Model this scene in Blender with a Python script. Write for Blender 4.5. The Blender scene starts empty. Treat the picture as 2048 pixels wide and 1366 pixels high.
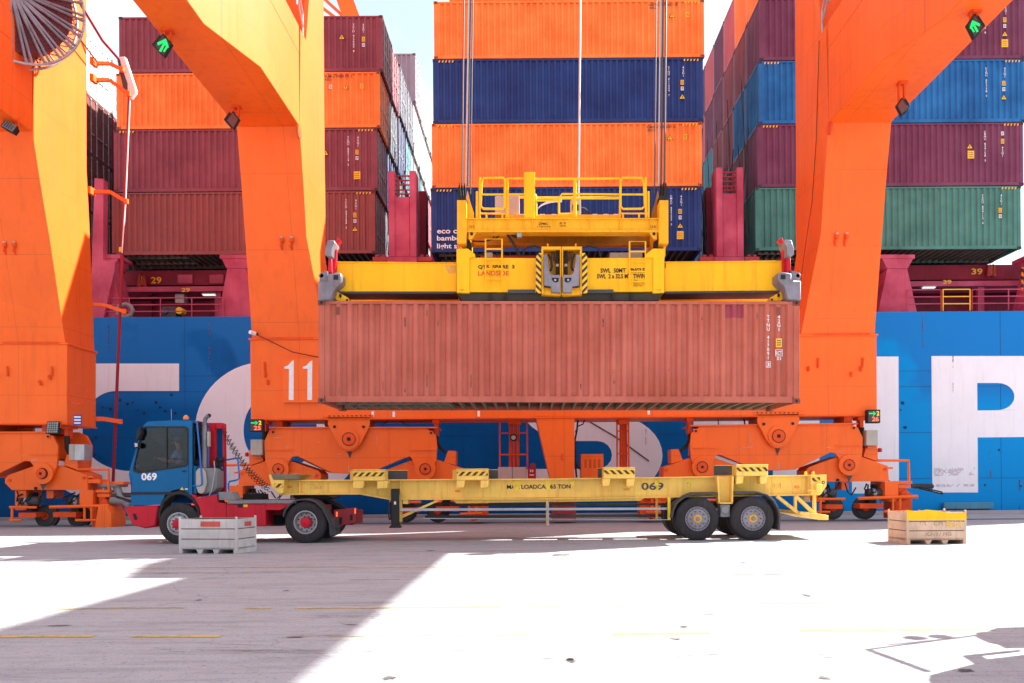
import bpy, bmesh, math, random
from mathutils import Vector, Matrix, Quaternion
random.seed(7)
scene = bpy.context.scene
COL = scene.collection
R = math.radians
# ---------------------------------------------------------------- camera model
F = 1667.0; VX, VY = 1061.0, 965.0; H0 = 1.5; ROLL = 0.007
def W(px, py, D):
    a = px - VX; b = VY - py
    u = a*math.cos(ROLL) + b*math.sin(ROLL); v = -a*math.sin(ROLL) + b*math.cos(ROLL)
    return Vector((u*D/F, D, H0 + v*D/F))
def G(px, py, z=0.0):
    """point where the ray of a measured image point meets the level z"""
    a = px - VX; b = VY - py
    u = a*math.cos(ROLL) + b*math.sin(ROLL); v = -a*math.sin(ROLL) + b*math.cos(ROLL)
    D = (z - H0)*F/v
    return Vector((u*D/F, D, z))
cam = bpy.data.cameras.new('camera'); camo = bpy.data.objects.new('camera', cam); COL.objects.link(camo)
cam.sensor_width = 36; cam.lens = F/2048*36; cam.clip_end = 5000; cam.clip_start = 0.1
cam.shift_x = -(VX-1024)/2048; cam.shift_y = (VY-683)/2048
camo.matrix_world = Matrix.Translation((0, 0, H0)) @ Matrix.Rotation(ROLL, 4, 'Y') @ Matrix.Rotation(R(90), 4, 'X')
scene.camera = camo
scene.view_settings.view_transform = 'Standard'; scene.view_settings.look = 'None'
scene.view_settings.exposure = 0
scene.cycles.max_bounces = 6; scene.cycles.diffuse_bounces = 3; scene.cycles.transparent_max_bounces = 12
# ---------------------------------------------------------------- light
SD = Vector((1.03, 0.50, 1.0)).normalized()
sun = bpy.data.lights.new('sun', 'SUN'); sun.energy = 18.0; sun.angle = R(0.55); sun.color = (1.0, 0.955, 0.88)
suno = bpy.data.objects.new('sun', sun); COL.objects.link(suno)
suno.rotation_euler = SD.to_track_quat('Z', 'Y').to_euler(); suno.location = SD*60
wd = bpy.data.worlds.new('World'); scene.world = wd; wd.use_nodes = True
nt = wd.node_tree; nt.nodes.clear()
sky = nt.nodes.new('ShaderNodeTexSky'); sky.sky_type = 'NISHITA'; sky.sun_disc = False
sky.sun_elevation = math.asin(SD.z); sky.sun_rotation = math.atan2(SD.x, SD.y)
sky.air_density = 1.0; sky.dust_density = 2.2; sky.ozone_density = 1.0
tcw = nt.nodes.new('ShaderNodeTexCoord'); mpw = nt.nodes.new('ShaderNodeMapping'); mpw.inputs['Scale'].default_value = (2.2, 2.2, 5.0)
nzw = nt.nodes.new('ShaderNodeTexNoise'); nzw.inputs['Scale'].default_value = 1.6; nzw.inputs['Detail'].default_value = 7
rpw = nt.nodes.new('ShaderNodeValToRGB'); rpw.color_ramp.elements[0].position = .42; rpw.color_ramp.elements[1].position = .68
rpw.color_ramp.elements[0].color = (0.4, 0.4, 0.4, 1); rpw.color_ramp.elements[1].color = (.97, .97, .97, 1)
mxw = nt.nodes.new('ShaderNodeMixRGB'); mxw.inputs['Color2'].default_value = (4.0, 4.6, 4.8, 1)
bg = nt.nodes.new('ShaderNodeBackground'); bg.inputs['Strength'].default_value = 0.30
wo = nt.nodes.new('ShaderNodeOutputWorld')
L = nt.links.new
L(tcw.outputs['Generated'], mpw.inputs['Vector']); L(mpw.outputs[0], nzw.inputs['Vector']); L(nzw.outputs['Fac'], rpw.inputs['Fac'])
L(rpw.outputs['Color'], mxw.inputs['Fac']); L(sky.outputs[0], mxw.inputs['Color1']); L(mxw.outputs[0], bg.inputs['Color']); L(bg.outputs[0], wo.inputs['Surface'])
# ---------------------------------------------------------------- materials
def newmat(name):
    m = bpy.data.materials.new(name); m.use_nodes = True
    t = m.node_tree; b = t.nodes['Principled BSDF']; return m, t, b
def N(t, ty, **kw):
    n = t.nodes.new(ty)
    for k, v in kw.items():
        if k in n.inputs: n.inputs[k].default_value = v
        else: setattr(n, k, v)
    return n
def paint(name, col, rough=.45, metal=0., var=.16, dirt=.35, dirtcol=(.06, .045, .035), rust=0.0, scale=1.0, bump=.15, fade=None, spec=.22):
    """worn paint: broad fading, vertical run marks, small chips, fine orange-peel bump"""
    m, t, b = newmat(name); Lk = t.links.new
    tc = N(t, 'ShaderNodeTexCoord'); oi = N(t, 'ShaderNodeObjectInfo')
    ad = N(t, 'ShaderNodeVectorMath', operation='ADD'); Lk(tc.outputs['Object'], ad.inputs[0]); Lk(oi.outputs['Location'], ad.inputs[1])
    n1 = N(t, 'ShaderNodeTexNoise', Scale=.55*scale, Detail=5., Roughness=.6); Lk(ad.outputs[0], n1.inputs['Vector'])
    r1 = N(t, 'ShaderNodeMapRange'); r1.inputs[1].default_value = .3; r1.inputs[2].default_value = .7; Lk(n1.outputs['Fac'], r1.inputs[0])
    c1 = N(t, 'ShaderNodeMixRGB'); c1.inputs[1].default_value = (*[x*(1-var) for x in col], 1)
    c1.inputs[2].default_value = (*[min(1, x*(1+var*.6)+.01*var) for x in (fade or col)], 1)
    Lk(r1.outputs[0], c1.inputs[0])
    mp = N(t, 'ShaderNodeMapping'); mp.inputs['Scale'].default_value = (5*scale, 5*scale, .35*scale); Lk(ad.outputs[0], mp.inputs[0])
    n2 = N(t, 'ShaderNodeTexNoise', Scale=1., Detail=6., Roughness=.65); Lk(mp.outputs[0], n2.inputs['Vector'])
    r2 = N(t, 'ShaderNodeMapRange'); r2.inputs[1].default_value = .52; r2.inputs[2].default_value = .82; r2.inputs[4].default_value = dirt; Lk(n2.outputs['Fac'], r2.inputs[0])
    c2 = N(t, 'ShaderNodeMixRGB'); c2.inputs[2].default_value = (*dirtcol, 1); Lk(r2.outputs[0], c2.inputs[0]); Lk(c1.outputs[0], c2.inputs[1])
    out = c2
    if rust > 0:
        n3 = N(t, 'ShaderNodeTexNoise', Scale=9.*scale, Detail=8., Roughness=.75); Lk(ad.outputs[0], n3.inputs['Vector'])
        r3 = N(t, 'ShaderNodeMapRange'); r3.inputs[1].default_value = .74-.14*rust; r3.inputs[2].default_value = .78-.1*rust; r3.inputs[4].default_value = .85; Lk(n3.outputs['Fac'], r3.inputs[0])
        c3 = N(t, 'ShaderNodeMixRGB'); c3.inputs[2].default_value = (.11, .045, .025, 1); Lk(r3.outputs[0], c3.inputs[0]); Lk(c2.outputs[0], c3.inputs[1]); out = c3
    Lk(out.outputs[0], b.inputs['Base Color'])
    rr = N(t, 'ShaderNodeMapRange'); rr.inputs[3].default_value = rough-.08; rr.inputs[4].default_value = min(1, rough+.2); Lk(n2.outputs['Fac'], rr.inputs[0]); Lk(rr.outputs[0], b.inputs['Roughness'])
    b.inputs['Metallic'].default_value = metal; b.inputs['Specular IOR Level'].default_value = spec
    if bump > 0:
        n4 = N(t, 'ShaderNodeTexNoise', Scale=2.6*scale, Detail=3.); Lk(ad.outputs[0], n4.inputs['Vector'])
        bp = N(t, 'ShaderNodeBump', Strength=bump, Distance=.03); Lk(n4.outputs['Fac'], bp.inputs['Height']); Lk(bp.outputs[0], b.inputs['Normal'])
    return m
def flat(name, col, rough=.5, metal=0., emit=0., spec=.4):
    m, t, b = newmat(name); Lk = t.links.new
    tc = N(t, 'ShaderNodeTexCoord'); n1 = N(t, 'ShaderNodeTexNoise', Scale=6., Detail=5.); Lk(tc.outputs['Object'], n1.inputs['Vector'])
    c1 = N(t, 'ShaderNodeMixRGB'); c1.inputs[1].default_value = (*[x*.8 for x in col], 1); c1.inputs[2].default_value = (*[min(1, x*1.15) for x in col], 1)
    Lk(n1.outputs['Fac'], c1.inputs[0]); Lk(c1.outputs[0], b.inputs['Base Color'])
    b.inputs['Roughness'].default_value = rough; b.inputs['Metallic'].default_value = metal; b.inputs['Specular IOR Level'].default_value = spec
    if emit: b.inputs['Emission Color'].default_value = (*col, 1); b.inputs['Emission Strength'].default_value = emit
    return m
M = {}
M['dark'] = flat('soot_black', (.012, .012, .013), .7)
M['black'] = flat('black_rubber', (.02, .019, .02), .75)
M['tyre'] = paint('tyre_rubber', (.035, .032, .035), .8, var=.25, dirt=.5, dirtcol=(.12, .105, .1), scale=4, bump=.3)
M['steel'] = paint('worn_steel', (.25, .23, .27), .42, .35, var=.3, dirt=.5, rust=.3, scale=3)
M['galv'] = paint('galvanised_steel', (.42, .42, .44), .45, .5, var=.2, dirt=.3, scale=3)
M['grey'] = paint('grey_paint', (.23, .23, .24), .5, dirt=.4, scale=3)
M['darkgrey'] = paint('dark_grey_plastic', (.07, .068, .075), .6, dirt=.4, scale=3)
M['beige'] = paint('beige_paint', (.46, .40, .36), .5, scale=3)
M['pinkgrey'] = paint('faded_cabinet', (.56, .40, .37), .55, scale=3)
M['mauvegrey'] = paint('mauve_grey_cabinet', (.46, .38, .40), .55, scale=3)
M['rearbeam'] = paint('grimy_shaded_yellow_paint', (.42, .17, .008), .5, var=.3, dirt=.7, dirtcol=(.1, .04, .01), rust=.4, scale=2.2)  # darker copy of the head block yellow, shade put into the colour
M['white'] = flat('white_marking', (.82, .80, .82), .6)
M['whitepaint'] = paint('white_hull_paint', (.86, .84, .90), .5, var=.05, dirt=.22, dirtcol=(.42, .34, .33), scale=1.2, bump=.1)
M['crane'] = paint('orange_crane_paint', (.96, .142, .012), .4, var=.08, dirt=.30, dirtcol=(.40, .05, .015), rust=.08, scale=.8, bump=.06, spec=.3)
def seams(m, pz=2.43, px=3.17):
    t = m.node_tree; Lk = t.links.new; b = t.nodes['Principled BSDF']; src = b.inputs['Base Color'].links[0].from_socket
    tc = N(t, 'ShaderNodeTexCoord'); sp = N(t, 'ShaderNodeSeparateXYZ'); Lk(tc.outputs['Object'], sp.inputs[0]); prev = None
    for ax, per in (('Z', pz), ('X', px), ('Y', 3.9)):
        mu = N(t, 'ShaderNodeMath', operation='MULTIPLY'); mu.inputs[1].default_value = 1/per; Lk(sp.outputs[ax], mu.inputs[0])
        fr = N(t, 'ShaderNodeMath', operation='FRACT'); Lk(mu.outputs[0], fr.inputs[0])
        lt = N(t, 'ShaderNodeMath', operation='LESS_THAN'); lt.inputs[1].default_value = .018/per; Lk(fr.outputs[0], lt.inputs[0])
        if prev is None: prev = lt
        else: mxn = N(t, 'ShaderNodeMath', operation='MAXIMUM'); Lk(prev.outputs[0], mxn.inputs[0]); Lk(lt.outputs[0], mxn.inputs[1]); prev = mxn
    sc = N(t, 'ShaderNodeMath', operation='MULTIPLY'); sc.inputs[1].default_value = .38; Lk(prev.outputs[0], sc.inputs[0])
    # local repaint patches and rust runs
    c = N(t, 'ShaderNodeMixRGB'); c.inputs[2].default_value = (.30, .05, .02, 1); Lk(sc.outputs[0], c.inputs[0]); Lk(src, c.inputs[1])
    vo = N(t, 'ShaderNodeTexVoronoi', Scale=.42); Lk(tc.outputs['Object'], vo.inputs['Vector'])
    gg = N(t, 'ShaderNodeSeparateColor'); Lk(vo.outputs['Color'], gg.inputs[0])
    mr = N(t, 'ShaderNodeMapRange'); mr.inputs[3].default_value = .97; mr.inputs[4].default_value = 1.02; Lk(gg.outputs[0], mr.inputs[0])
    mm = N(t, 'ShaderNodeMixRGB', blend_type='MULTIPLY'); mm.inputs[0].default_value = 1; Lk(c.outputs[0], mm.inputs[1]); Lk(mr.outputs[0], mm.inputs[2])
    Lk(mm.outputs[0], b.inputs['Base Color'])
seams(M['crane'])
M['crane_dirty'] = paint('greasy_orange_paint', (.80, .085, .012), .5, var=.2, dirt=.4, dirtcol=(.16, .03, .02), rust=.25, scale=2.5, bump=.1)
M['spread'] = paint('yellow_spreader_paint', (.96, .49, .008), .4, var=.10, dirt=.5, dirtcol=(.55, .2, .02), rust=.26, scale=1.6, bump=.08)
M['headb'] = paint('grimy_yellow_paint', (.90, .42, .012), .42, var=.2, dirt=.6, dirtcol=(.35, .12, .02), rust=.3, scale=2.2, bump=.1)
M['trailer'] = paint('pale_yellow_paint', (.90, .575, .125), .5, var=.18, dirt=.6, dirtcol=(.33, .2, .08), rust=.2, scale=1.8)
M['brightyellow'] = flat('fresh_yellow_paint', (.85, .62, .02), .5)
M['hazyellow'] = flat('hazard_yellow', (.92, .48, .01), .5)
M['crimson'] = paint('crimson_deck_paint', (.44, .035, .085), .5, var=.25, dirt=.3, dirtcol=(.12, .03, .045), fade=(.5, .09, .15), scale=1.2)
M['crimson_dark'] = paint('shaded_crimson_paint', (.22, .014, .035), .55, var=.3, dirt=.5, dirtcol=(.05, .01, .02), scale=1.5)  # crimson darkened for the shaded deck spaces, shade put into the colour
M['bluecab'] = paint('blue_cab_paint', (.0, .115, .30), .35, var=.12, dirt=.45, dirtcol=(.02, .07, .14), scale=2.5, bump=.03, spec=.2)
M['red'] = paint('red_chassis_paint', (.56, .012, .03), .4, var=.15, dirt=.4, dirtcol=(.1, .02, .03), scale=2.5, bump=.05)
M['redrod'] = paint('red_pipe', (.33, .014, .03), .5, scale=2)
M['reddull'] = paint('dull_red_paint', (.38, .045, .055), .55, dirt=.5, scale=2.5)
M['pipeblue'] = flat('blue_pipe', (.01, .14, .5), .4)
M['beacon'] = flat('amber_beacon', (.95, .25, .04), .25)
M['brightgreen'] = flat('green_led', (.0, .62, .12), .4, emit=.9)
M['redled'] = flat('red_led', (1., .12, .04), .4, emit=1.6)
M['orangeled'] = flat('orange_led', (1., .42, .02), .4, emit=1.3)
M['deadled'] = flat('unlit_led_panel', (.16, .05, .05), .5)
M['lamp'] = flat('tube_lamp', (.9, .92, .85), .4, emit=.9)
M['lens'] = flat('floodlight_lens', (.3, .32, .33), .25)
M['rope'] = flat('steel_wire_rope', (.09, .08, .085), .5, .4)
M['ropelight'] = flat('bright_steel_wire', (.5, .48, .47), .35, .4)
M['skin'] = flat('skin', (.48, .22, .14), .5)
M['shirt'] = flat('light_blue_shirt', (.28, .38, .62), .8)
M['cap'] = flat('blue_cap', (.10, .13, .32), .8)
M['trouser'] = flat('dark_trousers', (.03, .035, .06), .85)
M['hair'] = flat('black_hair', (.012, .01, .01), .6)
M['interior'] = flat('cab_interior', (.022, .016, .018), .8)
M['reelcable'] = paint('maroon_cable', (.17, .045, .05), .6, scale=4)
M['signblue'] = flat('blue_sign', (.03, .05, .32), .5)
M['orangemark'] = flat('orange_reflector', (.95, .25, .01), .4)
M['cratewhite'] = paint('weathered_aluminium_paint', (.58, .55, .54), .6, var=.2, dirt=.6, dirtcol=(.2, .17, .15), rust=.35, scale=3, bump=.3)
M['cratetan'] = paint('weathered_tan_boards', (.66, .45, .32), .7, var=.25, dirt=.6, dirtcol=(.3, .18, .1), rust=.25, scale=3, bump=.3)
M['cratered'] = paint('worn_red_panel', (.62, .10, .08), .6, scale=3)
M['scrap'] = paint('scrap_twistlocks', (.18, .12, .09), .7, rust=.6, scale=6)
M['teal'] = paint('teal_fender_panel', (.08, .26, .38), .6, dirt=.6, scale=2)
M['under'] = paint('container_underside', (.055, .05, .04), .75, dirt=.5, scale=2)
M['undermember'] = paint('floor_crossmember', (.20, .17, .13), .65, dirt=.5, scale=2)
# glass
gm, t_, b_ = newmat('tinted_glass'); t_.nodes.remove(b_)
tr = N(t_, 'ShaderNodeBsdfTransparent'); tr.inputs[0].default_value = (.66, .68, .72, 1); gl = N(t_, 'ShaderNodeBsdfGlossy', Roughness=.03); gl.inputs[0].default_value = (.9, .9, .95, 1)
fr = N(t_, 'ShaderNodeFresnel', IOR=1.45); mx = N(t_, 'ShaderNodeMixShader'); t_.links.new(fr.outputs[0], mx.inputs[0]); t_.links.new(tr.outputs[0], mx.inputs[1]); t_.links.new(gl.outputs[0], mx.inputs[2])
t_.links.new(mx.outputs[0], t_.nodes['Material Output'].inputs[0]); M['glass'] = gm
# hazard stripes: real diagonal bands in object space
def hazard(name, s, dirn=1, a=(.92, .50, .01), bcol=(.02, .02, .025)):
    m, t, b = newmat(name); Lk = t.links.new
    tc = N(t, 'ShaderNodeTexCoord'); sp = N(t, 'ShaderNodeSeparateXYZ'); Lk(tc.outputs['Object'], sp.inputs[0])
    ad = N(t, 'ShaderNodeMath', operation='ADD' if dirn > 0 else 'SUBTRACT'); Lk(sp.outputs['X'], ad.inputs[0]); Lk(sp.outputs['Z'], ad.inputs[1])
    mu = N(t, 'ShaderNodeMath', operation='MULTIPLY'); mu.inputs[1].default_value = 1.0/s; Lk(ad.outputs[0], mu.inputs[0])
    frr = N(t, 'ShaderNodeMath', operation='FRACT'); Lk(mu.outputs[0], frr.inputs[0])
    gt = N(t, 'ShaderNodeMath', operation='GREATER_THAN'); gt.inputs[1].default_value = .5; Lk(frr.outputs[0], gt.inputs[0])
    nz = N(t, 'ShaderNodeTexNoise', Scale=14., Detail=6.); Lk(tc.outputs['Object'], nz.inputs['Vector'])
    g2 = N(t, 'ShaderNodeMapRange'); g2.inputs[1].default_value = .60; g2.inputs[2].default_value = .66; g2.inputs[4].default_value = .6; Lk(nz.outputs['Fac'], g2.inputs[0])
    c = N(t, 'ShaderNodeMixRGB'); c.inputs[1].default_value = (*a, 1); c.inputs[2].default_value = (*bcol, 1); Lk(gt.outputs[0], c.inputs[0])
    c2 = N(t, 'ShaderNodeMixRGB'); c2.inputs[2].default_value = (.3, .2, .1, 1); Lk(g2.outputs[0], c2.inputs[0]); Lk(c.outputs[0], c2.inputs[1])
    Lk(c2.outputs[0], b.inputs['Base Color']); b.inputs['Roughness'].default_value = .55
    return m
M['haz_l'] = hazard('hazard_stripes_leaning_left', .17, 1)
M['haz_r'] = hazard('hazard_stripes_leaning_right', .17, -1)
# ---------------------------------------------------------------- mesh builder
SPLIT = set('''telescopic_beam slide_rail rub_mark twistlock_platform wheel_box boss_plate pin passage_post lug_eye bracket cable_hose cable_bracket gear_box
guard_rail rail_sweep_plate cable buffer_frame service_platform cabinet hanging_cable white_tag junction_box number access_cover cleat_bracket guide_arm support_leg drive_unit feed_cable anchor_arm
wear_pad guide_bracket valve_box gauge_mark slot hydraulic_hose twistlock_hole rear_beam sign_text pictogram bay_number grease_stain weld_flange scuff_mark lug
bolt chalk_mark corner_post plating_seam mudguard mud_flap axle crossmember guide_foot reflector side_rail hose window_post tail_lamp handle'''.split())
def rootof(o):
    while o.parent: o = o.parent
    return o
class MB:
    def __init__(s): s.v = []; s.f = []; s.mi = []; s.m = 0; s.xf = None
    def add(s, vs, fs):
        n = len(s.v)
        if s.xf is not None: vs = [s.xf @ Vector(p) for p in vs]
        s.v += [tuple(p) for p in vs]; s.f += [tuple(i+n for i in q) for q in fs]; s.mi += [s.m]*len(fs); return s
    def box(s, x0, x1, y0, y1, z0, z1):
        if x0 > x1: x0, x1 = x1, x0
        if y0 > y1: y0, y1 = y1, y0
        if z0 > z1: z0, z1 = z1, z0
        return s.add([(x0,y0,z0),(x1,y0,z0),(x1,y1,z0),(x0,y1,z0),(x0,y0,z1),(x1,y0,z1),(x1,y1,z1),(x0,y1,z1)],
            [(0,3,2,1),(4,5,6,7),(0,1,5,4),(1,2,6,5),(2,3,7,6),(3,0,4,7)])
    def hexa(s, p):
        return s.add(p, [(0,3,2,1),(4,5,6,7),(0,1,5,4),(1,2,6,5),(2,3,7,6),(3,0,4,7)])
    def prism(s, pts, a, b, axis='y'):
        def mk(p, k):
            return (p[0], k, p[1]) if axis == 'y' else ((k, p[0], p[1]) if axis == 'x' else (p[0], p[1], k))
        n = len(pts); vs = [mk(p, a) for p in pts]+[mk(p, b) for p in pts]
        return s.add(vs, [tuple(range(n)), tuple(range(2*n-1, n-1, -1))]+[(i, (i+1)%n, (i+1)%n+n, i+n) for i in range(n)])
    def pp(s, pts, D0, D1):
        q = [W(x, y, D0) for x, y in pts]; return s.prism([(p.x, p.z) for p in q], D0, D1)
    def pb(s, x0, y0, x1, y1, D0, D1):
        cx, cy = (x0+x1)/2, (y0+y1)/2
        return s.box(W(x0, cy, D0).x, W(x1, cy, D0).x, D0, D1, W(cx, y0, D0).z, W(cx, y1, D0).z)
    def tube(s, pts, r, seg=8, closed=False, r2=None):
        P = [Vector(p) for p in pts]; n = len(P); vs = []; fs = []
        T = []
        for i in range(n):
            if closed: t = P[(i+1)%n]-P[i-1]
            else: t = P[min(i+1, n-1)]-P[max(i-1, 0)]
            T.append(t.normalized() if t.length > 1e-9 else Vector((0,0,1)))
        u = T[0].orthogonal().normalized()
        for i in range(n):
            if i: u = (T[i-1].rotation_difference(T[i])) @ u
            u = (u - T[i]*u.dot(T[i])).normalized(); w = T[i].cross(u)
            rr = r if r2 is None else r+(r2-r)*i/(n-1)
            for k in range(seg):
                a = 2*math.pi*k/seg; vs.append(P[i]+(u*math.cos(a)+w*math.sin(a))*rr)
        m = n if closed else n-1
        for i in range(m):
            for k in range(seg):
                j = (i+1)%n
                fs.append((i*seg+k, i*seg+(k+1)%seg, j*seg+(k+1)%seg, j*seg+k))
        if not closed: fs += [tuple(range(seg-1, -1, -1)), tuple((n-1)*seg+k for k in range(seg))]
        return s.add(vs, fs)
    def pt(s, pts, r, seg=8): return s.tube([W(*p) for p in pts], r, seg)
    def bar(s, a, b, w, h=None):
        """square bar between two points"""
        a = Vector(a); b = Vector(b); h = h or w; t = (b-a).normalized()
        up = Vector((0, 1, 0)) if abs(t.y) < .9 else Vector((0, 0, 1))
        x = t.cross(up).normalized(); y = x.cross(t).normalized()
        p = []
        for q in (a, b):
            for sx, sy in ((-1,-1),(1,-1),(1,1),(-1,1)): p.append(q+x*sx*w/2+y*sy*h/2)
        return s.hexa(p)
    def lathe(s, prof, c, axis='y', seg=32, sgn=1, caps=(1, 1)):
        """profile of (radius, offset along axis)"""
        c = Vector(c); vs = []; fs = []; n = len(prof)
        for r, h in prof:
            for k in range(seg):
                a = 2*math.pi*k/seg; ca, sa = r*math.cos(a), r*math.sin(a)
                d = {'y': (ca, h*sgn, sa), 'x': (h*sgn, ca, sa), 'z': (ca, sa, h*sgn)}[axis]
                vs.append(c+Vector(d))
        for i in range(n-1):
            for k in range(seg):
                fs.append((i*seg+k, i*seg+(k+1)%seg, (i+1)*seg+(k+1)%seg, (i+1)*seg+k))
        if caps[0]: fs.append(tuple(range(seg)))
        if caps[1]: fs.append(tuple((n-1)*seg+k for k in range(seg-1, -1, -1)))
        return s.add(vs, fs)
    def disc(s, px, py, rpx, D0, D1, seg=24):
        c = W(px, py, D0); r = rpx*D0/F
        return s.lathe([(r, 0), (r, D1-D0)], c, 'y', seg)
    def sphere(s, c, r, seg=12, sz=1.0):
        c = Vector(c); pr = [(max(.002, r*math.sin(math.pi*i/8)), -r*sz*math.cos(math.pi*i/8)) for i in range(9)]
        return s.lathe(pr, c, 'z', seg)
    def mesh(s, name, off=(0,0,0), mats=None, bevel=0, smooth=35):
        me = bpy.data.meshes.new(name)
        ox, oy, oz = off
        me.from_pydata([(x-ox, y-oy, z-oz) for x, y, z in s.v], [], s.f)
        if mats:
            for m in mats: me.materials.append(m)
        me.polygons.foreach_set('material_index', s.mi)
        bm = bmesh.new(); bm.from_mesh(me); bmesh.ops.recalc_face_normals(bm, faces=bm.faces)
        if bevel:
            es = [e for e in bm.edges if len(e.link_faces) == 2 and e.calc_face_angle(0) > R(40)]
            try: bmesh.ops.bevel(bm, geom=es, offset=bevel, segments=1, affect='EDGES', clamp_overlap=True)
            except Exception: pass
        bm.to_mesh(me); bm.free()
        for p in me.polygons: p.use_smooth = True
        me.set_sharp_from_angle(angle=R(smooth))
        return me
    def clusters(s, tol=.02):
        n = len(s.v); par = list(range(n))
        def fd(a):
            while par[a] != a: par[a] = par[par[a]]; a = par[a]
            return a
        for q in s.f:
            for i in q[1:]: par[fd(i)] = fd(q[0])
        isl = {}
        for i in range(n): isl.setdefault(fd(i), []).append(i)
        B = []
        for k, ids in isl.items():
            c = [[s.v[i][a] for i in ids] for a in range(3)]; B.append([k, [min(x)-tol for x in c], [max(x)+tol for x in c]])
        g = list(range(len(B)))
        def fg(a):
            while g[a] != a: a = g[a]
            return a
        for i in range(len(B)):
            for j in range(i):
                if all(B[i][1][a] <= B[j][2][a] and B[j][1][a] <= B[i][2][a] for a in range(3)): g[fg(i)] = fg(j)
        grp = {}
        for i, b in enumerate(B): grp.setdefault(fg(i), set()).add(b[0])
        out = []
        for ks in grp.values():
            m = MB(); mp = {}
            for q, mi in zip(s.f, s.mi):
                if fd(q[0]) in ks:
                    for i in q:
                        if i not in mp: mp[i] = len(m.v); m.v.append(s.v[i])
                    m.f.append(tuple(mp[i] for i in q)); m.mi.append(mi)
            out.append(m)
        return out
    def build(s, name, mats, parent=None, bevel=0, smooth=35):
        if not isinstance(mats, (list, tuple)): mats = [mats]
        if parent is not None and name in SPLIT:
            cl = s.clusters()
            if len(cl) > 1:
                nm = name
                SPLIT.discard(name)
                r = [m.build(nm, mats, parent, bevel, smooth) for m in cl]
                SPLIT.add(name); return r[0]
        off = rootof(parent).location if parent else (0, 0, 0)
        o = bpy.data.objects.new(name, s.mesh(name, off, mats, bevel, smooth)); COL.objects.link(o)
        if parent: o.parent = parent
        return o
def thing(name, label, cat, loc, group=None):
    o = bpy.data.objects.new(name, None); COL.objects.link(o); o.location = loc; o.empty_display_size = .3
    return tag(o, label, cat, group)
def tag(o, label, cat, group=None):
    o['label'] = label; o['category'] = cat
    if group: o['group'] = group
    return o
def single(mb, name, mats, label, cat, group=None, bevel=0, smooth=35):
    """a thing that is one mesh, with its origin at its own base"""
    xs = [p[0] for p in mb.v]; ys = [p[1] for p in mb.v]; zs = [p[2] for p in mb.v]
    off = ((min(xs)+max(xs))/2, (min(ys)+max(ys))/2, min(zs))
    if not isinstance(mats, (list, tuple)): mats = [mats]
    o = bpy.data.objects.new(name, mb.mesh(name, off, mats, bevel, smooth)); COL.objects.link(o); o.location = off
    return tag(o, label, cat, group)
def dup(o, dx, parent=None, skip=()):
    c = o.copy(); COL.objects.link(c)
    if parent: c.parent = parent
    else: c.location = o.location+Vector(dx)
    for ch in list(o.children):
        if ch.name.split('.')[0] in skip: continue
        dup(ch, dx, c, skip)
    return c
_fontcache = {}
def textmesh(body, bold=0.0, spacing=1.0, line=1.0):
    key = (body, bold, spacing, line)
    if key in _fontcache: return _fontcache[key]
    cu = bpy.data.curves.new('t', 'FONT'); cu.body = body; cu.size = 1; cu.offset = bold; cu.space_character = spacing; cu.space_line = line
    cu.align_x = 'CENTER'; cu.resolution_u = 3
    ob = bpy.data.objects.new('t', cu); COL.objects.link(ob)
    dg = bpy.context.evaluated_depsgraph_get(); me = bpy.data.meshes.new_from_object(ob.evaluated_get(dg))
    vs = [tuple(v.co) for v in me.vertices]; fs = [tuple(p.vertices) for p in me.polygons]
    bpy.data.objects.remove(ob); bpy.data.curves.remove(cu); bpy.data.meshes.remove(me)
    _fontcache[key] = (vs, fs); return vs, fs
def textbox(mb, body, x0, y0, x1, y1, D, bold=.01, spacing=1., line=1., proud=.006):
    """lettering fitted to a measured box on a plane facing -Y at depth D"""
    vs, fs = textmesh(body, bold, spacing, line)
    if not vs: return
    ax, bx = min(v[0] for v in vs), max(v[0] for v in vs); ay, by = min(v[1] for v in vs), max(v[1] for v in vs)
    cx, cy = (x0+x1)/2, (y0+y1)/2
    X0, X1 = W(x0, cy, D).x, W(x1, cy, D).x; Z0, Z1 = W(cx, y1, D).z, W(cx, y0, D).z
    mb.add([(X0+(v[0]-ax)/(bx-ax)*(X1-X0), D-proud, Z0+(v[1]-ay)/(by-ay)*(Z1-Z0)) for v in vs], fs)
def textw(mb, body, X0, X1, Z0, Z1, y, bold=.01, line=1., mirror=False):
    vs, fs = textmesh(body, bold, 1., line)
    if not vs: return
    ax, bx = min(v[0] for v in vs), max(v[0] for v in vs); ay, by = min(v[1] for v in vs), max(v[1] for v in vs)
    mb.add([(X0+(v[0]-ax)/(bx-ax)*(X1-X0), y, Z0+(v[1]-ay)/(by-ay)*(Z1-Z0)) for v in vs], fs)
def struct(mb, name, mats, bevel=0):
    o = mb.build(name, mats, None, bevel); o['kind'] = 'structure'; return o
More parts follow.
